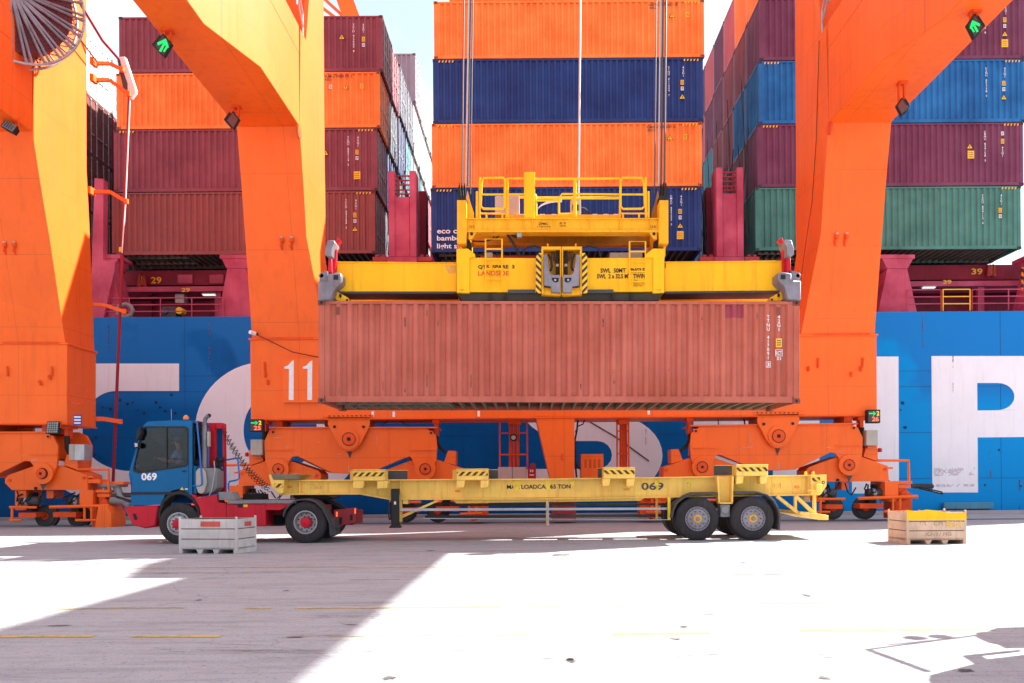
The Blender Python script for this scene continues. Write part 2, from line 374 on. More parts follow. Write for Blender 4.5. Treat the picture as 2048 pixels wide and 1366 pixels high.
# ---------------------------------------------------------------- ground
QY = 36.9   # quay edge
def ground_mat():
    m, t, b = newmat('quay_concrete'); Lk = t.links.new
    tc = N(t, 'ShaderNodeTexCoord')
    n1 = N(t, 'ShaderNodeTexNoise', Scale=.28, Detail=6., Roughness=.6); Lk(tc.outputs['Object'], n1.inputs['Vector'])
    n2 = N(t, 'ShaderNodeTexNoise', Scale=3.2, Detail=8., Roughness=.7); Lk(tc.outputs['Object'], n2.inputs['Vector'])
    mp = N(t, 'ShaderNodeMapping'); mp.inputs['Scale'].default_value = (.35, 3.0, 1); Lk(tc.outputs['Object'], mp.inputs[0])
    n3 = N(t, 'ShaderNodeTexNoise', Scale=1., Detail=7., Roughness=.65); Lk(mp.outputs[0], n3.inputs['Vector'])
    n4 = N(t, 'ShaderNodeTexNoise', Scale=55., Detail=3.); Lk(tc.outputs['Object'], n4.inputs['Vector'])
    c1 = N(t, 'ShaderNodeMixRGB'); c1.inputs[1].default_value = (.33, .345, .37, 1); c1.inputs[2].default_value = (.42, .44, .47, 1); Lk(n1.outputs['Fac'], c1.inputs[0])
    r2 = N(t, 'ShaderNodeMapRange'); r2.inputs[1].default_value = .5; r2.inputs[2].default_value = .8; r2.inputs[4].default_value = .55; Lk(n2.outputs['Fac'], r2.inputs[0])
    c2 = N(t, 'ShaderNodeMixRGB'); c2.inputs[2].default_value = (.25, .235, .26, 1); Lk(r2.outputs[0], c2.inputs[0]); Lk(c1.outputs[0], c2.inputs[1])
    r3 = N(t, 'ShaderNodeMapRange'); r3.inputs[1].default_value = .5; r3.inputs[2].default_value = .75; r3.inputs[4].default_value = .5; Lk(n3.outputs['Fac'], r3.inputs[0])
    c3 = N(t, 'ShaderNodeMixRGB'); c3.inputs[2].default_value = (.15, .145, .155, 1); Lk(r3.outputs[0], c3.inputs[0]); Lk(c2.outputs[0], c3.inputs[1])
    r4 = N(t, 'ShaderNodeMapRange'); r4.inputs[1].default_value = .3; r4.inputs[2].default_value = .7; r4.inputs[3].default_value = .86; r4.inputs[4].default_value = 1.1; Lk(n4.outputs['Fac'], r4.inputs[0])
    c4 = N(t, 'ShaderNodeMixRGB', blend_type='MULTIPLY'); c4.inputs[0].default_value = 1; Lk(c3.outputs[0], c4.inputs[1]); Lk(r4.outputs[0], c4.inputs[2])
    # hairline cracks, stretched along the quay
    mv = N(t, 'ShaderNodeMapping'); mv.inputs['Scale'].default_value = (.16, .33, 1); Lk(tc.outputs['Object'], mv.inputs[0])
    nd = N(t, 'ShaderNodeTexNoise', Scale=2., Detail=6.); Lk(mv.outputs[0], nd.inputs['Vector'])
    mxv = N(t, 'ShaderNodeMixRGB'); mxv.inputs[0].default_value = .16; Lk(mv.outputs[0], mxv.inputs[1]); Lk(nd.outputs['Color'], mxv.inputs[2])
    vo = N(t, 'ShaderNodeTexVoronoi', feature='DISTANCE_TO_EDGE', Scale=1.6); Lk(mxv.outputs[0], vo.inputs['Vector'])
    r5 = N(t, 'ShaderNodeMapRange'); r5.inputs[1].default_value = 0; r5.inputs[2].default_value = .004; r5.inputs[3].default_value = .35; r5.inputs[4].default_value = 0; Lk(vo.outputs['Distance'], r5.inputs[0])
    c5 = N(t, 'ShaderNodeMixRGB'); c5.inputs[2].default_value = (.12, .1, .1, 1); Lk(r5.outputs[0], c5.inputs[0]); Lk(c4.outputs[0], c5.inputs[1])
    ms = N(t, 'ShaderNodeMapping'); ms.inputs['Scale'].default_value = (.5, 6.0, 1); Lk(tc.outputs['Object'], ms.inputs[0])
    n6 = N(t, 'ShaderNodeTexNoise', Scale=1.7, Detail=10., Roughness=.8); Lk(ms.outputs[0], n6.inputs['Vector'])
    r6 = N(t, 'ShaderNodeMapRange'); r6.inputs[1].default_value = .50; r6.inputs[2].default_value = .66; r6.inputs[4].default_value = .36; Lk(n6.outputs['Fac'], r6.inputs[0])
    c6 = N(t, 'ShaderNodeMixRGB'); c6.inputs[2].default_value = (.095, .09, .09, 1); Lk(r6.outputs[0], c6.inputs[0]); Lk(c5.outputs[0], c6.inputs[1])
    n7 = N(t, 'ShaderNodeTexNoise', Scale=17., Detail=6., Roughness=.8); Lk(tc.outputs['Object'], n7.inputs['Vector'])
    r7 = N(t, 'ShaderNodeMapRange'); r7.inputs[1].default_value = .57; r7.inputs[2].default_value = .64; r7.inputs[4].default_value = .75; Lk(n7.outputs['Fac'], r7.inputs[0])
    c7 = N(t, 'ShaderNodeMixRGB'); c7.inputs[2].default_value = (.11, .10, .10, 1); Lk(r7.outputs[0], c7.inputs[0]); Lk(c6.outputs[0], c7.inputs[1]); c5 = c7
    Lk(c5.outputs[0], b.inputs['Base Color']); b.inputs['Roughness'].default_value = .85; b.inputs['Specular IOR Level'].default_value = .2
    bp = N(t, 'ShaderNodeBump', Strength=.5, Distance=.02); Lk(n2.outputs['Fac'], bp.inputs['Height']); Lk(bp.outputs[0], b.inputs['Normal'])
    return m
M['ground'] = ground_mat()
mb = MB(); mb.box(-260, 260, -120, QY, -3.0, 0); struct(mb, 'ground', M['ground'])
mb = MB(); mb.box(-260, 260, QY-.55, QY-.003, .004, .13); struct(mb, 'quay_kerb', paint('kerb_concrete', (.42, .38, .39), .8, scale=2))
mb = MB(); mb.box(-2500, 2500, QY+.01, 4000, -2.6, -2.5); struct(mb, 'water', flat('harbour_water', (.02, .05, .06), .15))
# worn yellow lane lines
def wornmat(name, col, thr=.5):
    m, t, b = newmat(name); Lk = t.links.new
    tc = N(t, 'ShaderNodeTexCoord'); mp = N(t, 'ShaderNodeMapping'); mp.inputs['Scale'].default_value = (1.2, 9, 1); Lk(tc.outputs['Object'], mp.inputs[0])
    n = N(t, 'ShaderNodeTexNoise', Scale=2.2, Detail=8., Roughness=.75); Lk(mp.outputs[0], n.inputs['Vector'])
    r = N(t, 'ShaderNodeMapRange'); r.inputs[1].default_value = thr-.06; r.inputs[2].default_value = thr+.06; Lk(n.outputs['Fac'], r.inputs[0])
    tr = N(t, 'ShaderNodeBsdfTransparent'); mx = N(t, 'ShaderNodeMixShader'); b.inputs['Base Color'].default_value = (*col, 1); b.inputs['Roughness'].default_value = .7
    Lk(r.outputs[0], mx.inputs[0]); Lk(tr.outputs[0], mx.inputs[1]); Lk(b.outputs[0], mx.inputs[2]); Lk(mx.outputs[0], t.nodes['Material Output'].inputs[0])
    return m
M['line'] = wornmat('worn_yellow_line', (.55, .42, .14), .46)
M['lineworn'] = wornmat('faint_yellow_line', (.48, .41, .20), .53)
M['stain'] = wornmat('dark_floor_stain', (.07, .06, .06), .47)
for (px0, px1, py, mat, w) in [(0,190,1274,'line',.11),(265,443,1274,'line',.11),(820,1060,1272,'lineworn',.08),(1225,1420,1268,'line',.11),(1600,1990,1262,'line',.09),(600,800,1273,'lineworn',.07),
        (110,370,1218,'lineworn',.12),(490,545,1217,'line',.1),(590,1000,1217,'line',.11),(1040,1300,1214,'lineworn',.1),(1520,1660,1207,'line',.1),(1700,2048,1202,'lineworn',.1),
        (250,700,1137,'lineworn',.14),(700,900,1136,'line',.14),(960,1400,1133,'lineworn',.14),(1450,2040,1120,'lineworn',.13),(700,800,1160,'lineworn',.1),(1180,1320,1153,'stain',.05),(1430,1570,1150,'stain',.05)]:
    a = G(px0, py); c = G(px1, py-(px1-px0)*.007); y = (a.y+c.y)/2
    mb = MB(); mb.box(a.x, c.x, y-w/2, y+w/2, .004, .0045)
    struct(mb, 'lane_marking', M[mat])
mb = MB()
for (px, py, rx, ry) in [(397,1201,.045,.03),(780,1357,.06,.04),(1614,1191,.07,.07),(1650,1357,.045,.035),(858,1102,.14,.06),(1120,1110,.22,.12),(1930,1342,.07,.03),(120,1252,.12,.02),(1140,1320,.04,.03),(700,1250,.1,.015),(572,1182,.05,.03),(1485,1125,.08,.05),(1367,1254,.05,.03),(1142,1321,.05,.05),(1350,1278,.06,.03),(590,1275,.1,.015)]:
    c = G(px, py); n = 14
    mb.add([(c.x+rx*math.cos(2*math.pi*k/n)*random.uniform(.6, 1.25), c.y+ry*2*math.sin(2*math.pi*k/n)*random.uniform(.6, 1.25), .006) for k in range(n)], [tuple(range(n))])
struct(mb, 'floor_stain', M['stain'])
for y in (29.3, 32.2)[:0]: pass
mb = MB(); mb.box(-200, 200, 30.93, 31.0, .004, .035); mb.box(-200, 200, 31.08, 31.15, .004, .035)
struct(mb, 'crane_rail', paint('rail_steel', (.2, .17, .16), .5, .5, rust=.5, scale=4))
# ---------------------------------------------------------------- shipping containers
CW = 2.438
CMESH = {}
def cont_meshes(Lc, H, ends):
    key = (Lc, H, ends)
    if key in CMESH: return CMESH[key]
    P = {}; hx = Lc/2; hy = CW/2
    mb = MB()
    for sx in (-1, 1):
        for sy in (-1, 1):
            x = sx*(hx-.085); y = sy*(hy-.07)
            mb.box(x-.075, x+.075, y-.06, y+.06, .118, H-.118)
    for sy in (-1, 1):
        y = sy*(hy-.05)
        mb.box(-hx+.178, hx-.178, y-.035, y+.035, H-.085, H-.01)
        mb.box(-hx+.178, hx-.178, y-.03, y+.03, .02, .175)
        mb.box(-hx+.178, hx-.178, y-.032*sy-.008, y-.032*sy+.008, .16, .195)
    for sx in (-1, 1):
        x = sx*(hx-.06)
        mb.box(x-.05, x+.05, -hy+.162, hy-.162, H-.11, H-.012)
        mb.box(x-.05, x+.05, -hy+.162, hy-.162, .012, .15)
    P['frame'] = (mb.mesh('frame', bevel=.004), ['paint'])
    per = .2785; n = int((Lc-.36)//per); x0 = -n*per/2
    mb = MB(); pr = [(-hx+.16, 0.0)]
    for i in range(n):
        a = x0+i*per; pr += [(a+.030, 0), (a+.030+.05, .064), (a+.030+.05+.09, .064), (a+.030+.1+.09, 0)]
    pr.append((hx-.16, 0))
    z0, z1 = .174, H-.084; vs = []; fs = []
    for (x, d) in pr: vs += [(x, -hy+.028+d, z0), (x, -hy+.028+d, z1)]
    for i in range(len(pr)-1): fs.append((2*i, 2*i+2, 2*i+3, 2*i+1))
    mb.add(vs, fs)
    P['side_panel'] = (mb.mesh('side_panel', smooth=20), ['paint'])
    mb = MB(); mb.box(-hx+.16, hx-.16, hy-.06, hy-.03, z0, z1)
    P['rear_panel'] = (mb.mesh('rear_panel'), ['paint'])
    mb = MB(); mb.box(-hx+.05, hx-.05, -hy+.09, hy-.09, H-.04, H-.02)
    for i in range(int(Lc/.4)): mb.box(-hx+.2+i*.4, -hx+.3+i*.4, -hy+.1, hy-.1, H-.02, H-.008)
    P['roof'] = (mb.mesh('roof'), ['paint'])
    mb = MB(); mb.box(-hx+.06, hx-.06, -hy+.09, hy-.09, .135, .16)
    mb.m = 1
    k = int((Lc-.6)//.3)
    for i in range(k): x = -k*.15+i*.3+.15; mb.box(x-.022, x+.022, -hy+.1, hy-.1, .022, .133)
    mb.box(-hx+.3, -hx+3.3, -.52, -.48, .015, .13); mb.box(-hx+.3, -hx+3.3, .48, .52, .015, .13)
    P['underside'] = (mb.mesh('underside'), ['under', 'undermember'])
    for side, sx, kind in (('a', -1, ends[0]), ('b', 1, ends[1])):
        mb = MB()
        if kind == 'w':
            per2 = .25; m2 = int((CW-.34)//per2); y0 = -m2*per2/2; pr = [(-hy+.13, 0)]
            for i in range(m2): a = y0+i*per2; pr += [(a+.03, 0), (a+.08, .045), (a+.14, .045), (a+.19, 0)]
            pr.append((hy-.13, 0)); vs = []; fs = []
            for (y, d) in pr: X = sx*(hx-.02-d); vs += [(X, y, .15), (X, y, H-.11)]
            for i in range(len(pr)-1): fs.append((2*i, 2*i+2, 2*i+3, 2*i+1))
            mb.add(vs, fs); P['end_wall_'+side] = (mb.mesh('end_wall', smooth=20), ['paint'])
        else:
            X = sx*(hx-.03)
            for dy in (-1, 1):
                mb.box(X-.02*sx, X, dy*.012, dy*(hy-.14), .16, H-.12)
                for zz in (.45, .95, 1.45, 1.95): mb.box(X, X+.012*sx, dy*.06, dy*(hy-.2), zz, zz+.3)
            mb.m = 1
            for dy in (-.85, -.32, .32, .85):
                mb.tube([(X+.035*sx, dy, .1), (X+.035*sx, dy, H-.08)], .02, 6)
                mb.box(X, X+.05*sx, dy-.05, dy+.05, .12, .18); mb.box(X, X+.05*sx, dy-.05, dy+.05, H-.16, H-.1)
                mb.box(X+.03*sx, X+.055*sx, dy, dy+.3*(1 if dy < 0 else -1), 1.05, 1.10)
                for zz in (.7, 1.5, 2.1): mb.box(X, X+.045*sx, dy-.035, dy+.035, zz, zz+.06)
            mb.m = 2
            for dy in (-1, 1):
                for zz in (.35, .95, 1.6, 2.2): mb.box(X, X+.02*sx, dy*(hy-.16), dy*(hy-.07), zz, zz+.09)
            P['door_'+side] = (mb.mesh('door'), ['paint', 'rod', 'dark'])
    mb = MB()
    mb.box(-.089, .089, -.081, .081, -.059, .059)
    mb.m = 1
    def hole(c, ax, rx, ry):
        n = 10; vs = []
        for k in range(n):
            a = 2*math.pi*k/n; p = rx*math.cos(a); q = ry*math.sin(a)
            vs.append((c[0]+p, c[1], c[2]+q) if ax == 'y' else (c[0], c[1]+p, c[2]+q))
        mb.add(vs, [tuple(range(n))])
    hole((0, -.083, 0), 'y', .032, .04); hole((0, .083, 0), 'y', .032, .04); hole((.091, 0, 0), 'x', .032, .04); hole((-.091, 0, 0), 'x', .032, .04)
    P['casting'] = (mb.mesh('corner_casting'), ['casting', 'dark'])
    CMESH[key] = P; return P
PC = {}
def cpaint(key, col, rust=.25, dirt=.3, fade=None, scale=1.3, dcol=None):
    PC[key] = (paint(key+'_container_paint', col, .5, var=.13, dirt=dirt, dirtcol=dcol or tuple(c*.35+.01 for c in col), rust=rust, fade=fade, scale=scale, bump=.1),
               paint(key+'_casting_paint', tuple(c*.45+.02 for c in col), .6, dirt=.6, rust=.7, scale=4))
cpaint('salmon', (.45, .105, .066), rust=.2, fade=(.50, .14, .10), dirt=.5)
cpaint('maroon', (.23, .05, .07), fade=(.27, .065, .085)); cpaint('brownmaroon', (.29, .075, .07))
cpaint('orange', (.90, .20, .035), rust=.16, fade=(.95, .26, .06), dirt=.15)
cpaint('navy', (.018, .036, .155), rust=.25, fade=(.022, .055, .2)); cpaint('blue', (.012, .10, .30), rust=.3, fade=(.02, .16, .4))
cpaint('purple', (.15, .034, .075), fade=(.18, .05, .10)); cpaint('green', (.05, .17, .14), fade=(.08, .23, .19), dirt=.5, dcol=(.09, .1, .09))
cpaint('white', (.66, .66, .66), rust=.1); cpaint('slate', (.10, .12, .16)); cpaint('teal', (.06, .25, .30)); cpaint('lilacgrey', (.42, .32, .36), rust=.15)
cpaint('pink', (.55, .12, .14)); cpaint('brown', (.17, .05, .045), rust=.5); cpaint('skyblue', (.10, .26, .38)); cpaint('palegreen', (.30, .45, .40))
def container(color, H, loc, ends, label, group, Lc=12.192, full=True, rz=0):
    P = cont_meshes(Lc, H, ends)
    root = thing('shipping_container', label, 'container', loc, group)
    role = {'paint': PC[color][0], 'casting': PC[color][1], 'dark': M['dark'], 'rod': M['galv'], 'under': M['under'], 'undermember': M['undermember']}
    def put(me, roles, name, at=(0,0,0)):
        if not me.materials:
            for _ in roles: me.materials.append(M['dark'])
        o = bpy.data.objects.new(name, me); COL.objects.link(o); o.parent = root; o.location = at
        for i, r in enumerate(roles): o.material_slots[i].link = 'OBJECT'; o.material_slots[i].material = role[r]
        return o
    for k, (me, roles) in P.items():
        if k == 'casting': continue
        nm = {'end_wall_a': 'end_wall', 'end_wall_b': 'end_wall', 'door_a': 'door', 'door_b': 'door'}.get(k, k)
        put(me, roles, nm)
    me, roles = P['casting']; hx = Lc/2-.086; hy = CW/2-.078
    for sx in (-1, 1):
        for sy in ((-1, 1) if full else (-1,)):
            for z in (.0575, H-.0575): put(me, roles, 'corner_casting', (sx*hx, sy*hy, z))
    root.rotation_euler = (0, 0, rz)
    return root
def mark(root, kind_list, H, Lc=12.192):
    """painted numbers and stickers near one end of the side facing the quay; x measured from the right end"""
    y = -CW/2+.022
    for it in kind_list:
        k = it[0]
        mb = MB(); nm = 'marking'; mt = M['white']
        if k == 'vtext':
            _, s, xr, zt, h, w = it[:6]; X = Lc/2-xr
            textw(mb, '\n'.join(s), X-w/2, X+w/2, H-zt-h, H-zt, y, bold=.01, line=.85)
            if len(it) > 6: mt = it[6]
        elif k == 'text':
            _, s, xr, zt, w, h = it[:6]; X = Lc/2-xr; textw(mb, s, X-w/2, X+w/2, H-zt-h, H-zt, y, bold=.015)
            if len(it) > 6: mt = it[6]
        elif k == 'tri':
            _, xr, zt = it; X = Lc/2-xr; r = .15
            mb.add([(X-r, y, H-zt-.24), (X+r, y, H-zt-.24), (X, y, H-zt)], [(0, 1, 2)]); mt = M['dark']; nm = 'warning_sticker'
            mb.m = 1; r = .12; mb.add([(X-r, y-.002, H-zt-.226), (X+r, y-.002, H-zt-.226), (X, y-.002, H-zt-.03)], [(0, 1, 2)])
            mb.m = 0; mb.add([(X-.012, y-.004, H-zt-.2), (X+.012, y-.004, H-zt-.2), (X+.018, y-.004, H-zt-.1), (X-.018, y-.004, H-zt-.1)], [(0, 1, 2, 3)])
            o = bpy.data.objects.new(nm, mb.mesh(nm, mats=[mt, M['hazyellow']])); COL.objects.link(o); o.parent = root; continue
        elif k in ('ysq', 'wsq', 'ybig'):
            _, xr, zt = it; X = Lc/2-xr; w, h = {'ysq': (.15, .22), 'wsq': (.13, .17), 'ybig': (.30, .36)}[k]; nm = 'sticker'
            mb.add([(X-w/2, y, H-zt-h), (X+w/2, y, H-zt-h), (X+w/2, y, H-zt), (X-w/2, y, H-zt)], [(0, 1, 2, 3)]); mb.m = 1
            nl = 3
            for i in range(nl):
                zz = H-zt-h*(.25+.25*i); mb.add([(X-w*.36, y-.002, zz-.012), (X+w*.36, y-.002, zz-.012), (X+w*.36, y-.002, zz+.012), (X-w*.36, y-.002, zz+.012)], [(0, 1, 2, 3)])
            o = bpy.data.objects.new(nm, mb.mesh(nm, mats=[M['white'] if k == 'wsq' else M['hazyellow'], M['darkgrey']])); COL.objects.link(o); o.parent = root; continue
        elif k == 'haz':
            X1 = Lc/2-.2 if it[1] == 'r' else -Lc/2+.2+.75
            for i in range(5):
                a = X1-.15*i; mb.add([(a-.09, y-.012, H-.15), (a-.03, y-.012, H-.15), (a, y-.012, H-.06), (a-.06, y-.012, H-.06)], [(0, 1, 2, 3)])
            mt = M['hazyellow']; nm = 'hazard_marking'
        o = bpy.data.objects.new(nm, mb.mesh(nm, mats=[mt])); COL.objects.link(o); o.parent = root
HC, ST = 2.896, 2.591
def std_marks(num, typ='45G1', big=True, tri=True, numx=1.35, hzr=True):
    k = [('vtext', num, numx, .38, 1.35, .09), ('vtext', typ, .9, .38, .48, .09), ('ysq', .95, 1.0), ('wsq', .95, 1.3)]
    if tri: k.append(('tri', .95, 1.62))
    if big: k.append(('ybig', .95, 2.0))
    if hzr: k.append(('haz', 'r'))
    return k
DKBLUE = M['signblue']
def std_orange(num):
    return [('text', num, 1.85, .14, 1.3, .12, M['darkgrey']), ('text', '42G1', 2.3, .3, .34, .1, M['darkgrey']), ('tri', 1.45, .55), ('ysq', .75, .55), ('haz', 'r')]
ords = ['lowest', 'second from bottom', 'third from bottom', 'fourth from bottom', 'fifth from bottom']
def row_label(color, tier, row, stack):
    rw = ['front', 'second', 'third', 'fourth', 'fifth', 'sixth', 'seventh', 'eighth'][row]
    return '%s container, %s in the %s row, %s' % (color, ords[tier], rw, stack)
cname = {'brownmaroon': 'brownish maroon', 'lilacgrey': 'pale lilac grey', 'skyblue': 'light blue', 'palegreen': 'pale green', 'slate': 'slate grey'}
GRP = 'containers stacked on the ship'
ZB = 12.13
def stack(name, rows, D0, pitch, xr, ends, zbase=ZB):
    """rows: list of list of (color, height); xr = world x of the right end (or list of image x per tier)"""
    out = {}
    for r, tiers in enumerate(rows):
        z = zbase
        for t, (c, H) in enumerate(tiers):
            if c:
                X = xr(r, t)
                out[(r, t)] = container(c, H, (X, D0+r*pitch+CW/2, z), ends, row_label(cname.get(c, c), t, r, name), GRP, full=(r == 0), rz=random.uniform(-.002, .002))
            z += H+.012
    return out
# central stack (five high, right end seen by nobody)
edge_c = [(861, 1403), (863, 1404), (867, 1404.5), (871, 1405)]
Dc = 37.55
def xr_c(r, t):
    a = [(862, 1403, 445), (863, 1404, 312), (867, 1405, 183), (871, 1406, 60), (893, 1424, 0)][min(t, 4)]
    return (W(a[0], a[2], Dc).x+W(a[1], a[2], Dc).x)/2 + random.uniform(-.01, .01)
cen = stack('central stack', [[('navy', HC), ('orange', HC), ('navy', HC), ('orange', ST)], [('navy', HC), ('maroon', HC), ('blue', HC), ('orange', HC), ('orange', ST)]], Dc, 2.55, xr_c, 'ww', 11.89)
WH = M['white']
mark(cen[(0,0)], std_marks('CMAU 499332 2')+[('haz', 'l')], HC)
mark(cen[(0,1)], std_orange('CMAU 240647 6')+[('haz', 'l')], HC)
mark(cen[(0,2)], std_marks('XINU 811404 7', big=False, numx=1.55)+[('haz', 'l')], HC)
mark(cen[(0,3)], std_orange('UETU 178651 8'), ST)
# eco lettering on the lowest navy container
mb = MB()
for s, yy, x1 in (('eco container', 462, 978), ('bamboo flooring', 476, 992), ('light steel', 492, 940)):
    textbox(mb, s, 874, yy-5, x1, yy+5 if 'g' not in s else yy+8, Dc+.0, bold=.02)
o = bpy.data.objects.new('lettering', mb.mesh('lettering', off=cen[(0,0)].location, mats=[WH])); COL.objects.link(o); o.parent = cen[(0,0)]
mb = MB()
pa = [(1076,417,3),(1082,411,4),(1092,406,5),(1102,403,6),(1114,401,7),(1124,401,8)]
up = [W(x, y-h/2, Dc) for x, y, h in pa]; dn = [W(x, y+h/2, Dc) for x, y, h in pa]
mb.add([(p.x, Dc-.006, p.z) for p in up+dn[::-1]], [tuple(range(len(pa)*2))])
for k, xx in enumerate((1085, 1108, 1190, 1212, 1232, 1045, 1010)): mb.add([(W(xx+d, 430+e, Dc).x, Dc-.006, W(xx+d, 430+e, Dc).z) for d, e in ((-6, 3), (6, 3), (5, -2), (-5, -2))], [(0, 1, 2, 3)])
o = bpy.data.objects.new('swoosh_logo', mb.mesh('swoosh_logo', off=cen[(0,0)].location, mats=[WH])); COL.objects.link(o); o.parent = cen[(0,0)]
# left stack
Dl = 38.5
def xr_l(r, t):
    a = [(222, 752, 450), (226, 756, 320), (233, 760, 200), (238, 765, 90), (243, 770, 0)][t]
    return (W(a[0], a[2], Dl).x+W(a[1], a[2], Dl).x)/2
lr = [[('brownmaroon', HC), ('maroon', HC), ('orange', ST), ('maroon', ST)],
      [('slate', HC), ('navy', HC), ('slate', ST), ('maroon', ST)],
      [('slate', HC), ('slate', HC), ('navy', HC), ('slate', ST)],
      [('navy', HC), ('slate', HC), ('teal', HC), ('slate', ST)],
      [('teal', HC), ('palegreen', HC), ('palegreen', HC), ('white', HC), ('lilacgrey', HC)],
      [('navy', HC), ('palegreen', HC), ('teal', HC), ('white', HC), ('white', HC)],
      [('slate', HC), ('pink', HC), ('white', HC), ('white', HC), ('white', HC)],
      [('slate', HC), ('white', HC), ('pink', HC), ('white', HC), ('white', HC)]]
lef = stack('left stack', lr, Dl, 2.56, xr_l, 'wd')
mark(lef[(0,0)], std_marks('TCLU 043288 5', big=False), HC)
mark(lef[(0,1)], std_marks('TCNU 805114 5', tri=False)+[('tri', 2.4, 1.0), ('haz', 'l')], HC)
mark(lef[(0,2)], [('text', 'BLMU 508579 2', 1.95, .14, 1.3, .12, M['darkgrey']), ('text', '42G1', 2.4, .3, .34, .1, M['darkgrey']), ('tri', 1.6, .55), ('ysq', .85, .55), ('wsq', 2.3, .6)], ST)
mark(lef[(0,3)], [('vtext', 'TCLU 417900 8', 1.35, .38, 1.3, .09), ('vtext', '42G1', .9, .38, .42, .09), ('ysq', .9, .98), ('wsq', .9, 1.27), ('tri', 1.9, .85)], ST)
# right stack
Dr = 38.2
def xr_r(r, t):
    a = [(1512, 2041, 440), (1517, 2045, 310), (1520, 2047, 180), (1522, 2049, 60), (1523, 2050, -40)][t]
    return (W(a[0], a[2], Dr).x+W(a[1], a[2], Dr).x)/2
rr_ = [[('green', HC), ('purple', HC), ('blue', HC), ('purple', HC), ('orange', HC)],
      [('slate', HC), ('maroon', HC), ('blue', HC), ('maroon', HC), ('orange', HC)],
      [('navy', HC), ('purple', HC), ('maroon', HC), ('maroon', HC), ('pink', HC)],
      [('blue', HC), ('purple', HC), ('maroon', HC), ('purple', HC), ('purple', HC)],
      [('skyblue', HC), ('blue', HC), ('teal', HC), ('purple', HC), ('pink', HC)],
      [('skyblue', HC), ('skyblue', HC), ('blue', HC), ('pink', HC), ('purple', HC)],
      [('skyblue', HC), ('skyblue', HC), ('purple', HC), ('purple', HC), ('purple', HC)]]
rig = stack('right stack', rr_, Dr, 2.42, xr_r, 'ww', 12.05)
mark(rig[(0,0)], std_marks('FSCU 804113 6', tri=False, big=False, numx=1.75), HC)
mark(rig[(0,1)], [('vtext', 'CBHU 824158 3', 1.75, .38, 1.4, .09), ('wsq', .95, .42), ('ysq', .95, .75), ('vtext', '45G1', .95, 1.1, .48, .09), ('tri', 2.45, .95), ('ybig', 2.4, 1.28), ('haz', 'r'), ('haz', 'l')], HC)
mark(rig[(0,2)], std_marks('CSNU 602178 5', big=False, numx=1.75)+[('haz', 'l')], HC)
mark(rig[(0,3)], std_marks('BEAU 417280 8', numx=1.85), HC)
stack('far right stack', [[('blue', HC), ('maroon', HC), ('green', HC), ('orange', HC), ('purple', HC)]], Dr, 2.42, lambda r, t: xr_r(0, 1)+14.75, 'ww')
# far-left stack seen past the left crane leg
fl = [[('maroon', HC), ('brown', HC), ('white', HC), ('white', HC)], [('brown', HC), ('brown', HC), ('brown', HC), ('white', HC)], [('maroon', HC), ('brown', HC), ('maroon', HC), ('white', HC)], [('brown', HC), ('brown', HC), ('maroon', HC), ('white', HC)]]
xfl = xr_l(0, 1)-14.75
stack('far left stack', fl, Dl, 2.56, lambda r, t: xfl, 'wd')
# ---------------------------------------------------------------- ship
DH = 37.2
def hullmat():
    m = paint('blue_hull_paint', (.0, .095, .34), .4, var=.14, dirt=.35, dirtcol=(.005, .05, .16), fade=(.0, .14, .45), scale=.35, bump=.05, spec=.12)
    t = m.node_tree; Lk = t.links.new; b = t.nodes['Principled BSDF']
    src = b.inputs['Base Color'].links[0].from_socket
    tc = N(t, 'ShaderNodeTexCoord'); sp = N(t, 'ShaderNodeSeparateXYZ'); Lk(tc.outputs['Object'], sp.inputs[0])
    mr = N(t, 'ShaderNodeMapRange'); mr.inputs[1].default_value = 9; mr.inputs[2].default_value = 15; Lk(sp.outputs['X'], mr.inputs[0])  # brighter towards the right, the change of light painted into the hull colour
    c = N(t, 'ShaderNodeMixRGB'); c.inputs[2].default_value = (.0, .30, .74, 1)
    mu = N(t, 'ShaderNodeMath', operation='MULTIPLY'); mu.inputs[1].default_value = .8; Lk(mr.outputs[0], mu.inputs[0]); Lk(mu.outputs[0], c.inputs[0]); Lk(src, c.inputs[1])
    # patched repaint below the deck edge
    nz = N(t, 'ShaderNodeTexNoise', Scale=.16, Detail=4.); Lk(tc.outputs['Object'], nz.inputs['Vector'])
    mz = N(t, 'ShaderNodeMapRange'); mz.inputs[1].default_value = 7.3; mz.inputs[2].default_value = 8.0; Lk(sp.outputs['Z'], mz.inputs[0])
    n5 = N(t, 'ShaderNodeMapRange'); n5.inputs[1].default_value = .36; n5.inputs[2].default_value = .4; Lk(nz.outputs['Fac'], n5.inputs[0])
    mm = N(t, 'ShaderNodeMath', operation='MULTIPLY'); Lk(mz.outputs[0], mm.inputs[0]); Lk(n5.outputs[0], mm.inputs[1])
    m3 = N(t, 'ShaderNodeMath', operation='MULTIPLY'); m3.inputs[1].default_value = .75; Lk(mm.outputs[0], m3.inputs[0])
    c2 = N(t, 'ShaderNodeMixRGB'); c2.inputs[2].default_value = (.012, .17, .52, 1); Lk(m3.outputs[0], c2.inputs[0]); Lk(c.outputs[0], c2.inputs[1])
    Lk(c2.outputs[0], b.inputs['Base Color']); return m
zdeck = W(1100, 628.5, DH).z
ship = thing('container_ship', 'huge blue hulled container ship with white letters lying along the quay', 'ship', (0, DH, -2.5))
mb = MB(); mb.box(-120, 130, DH, DH+32, -2.6, zdeck); mb.build('hull', hullmat(), ship)
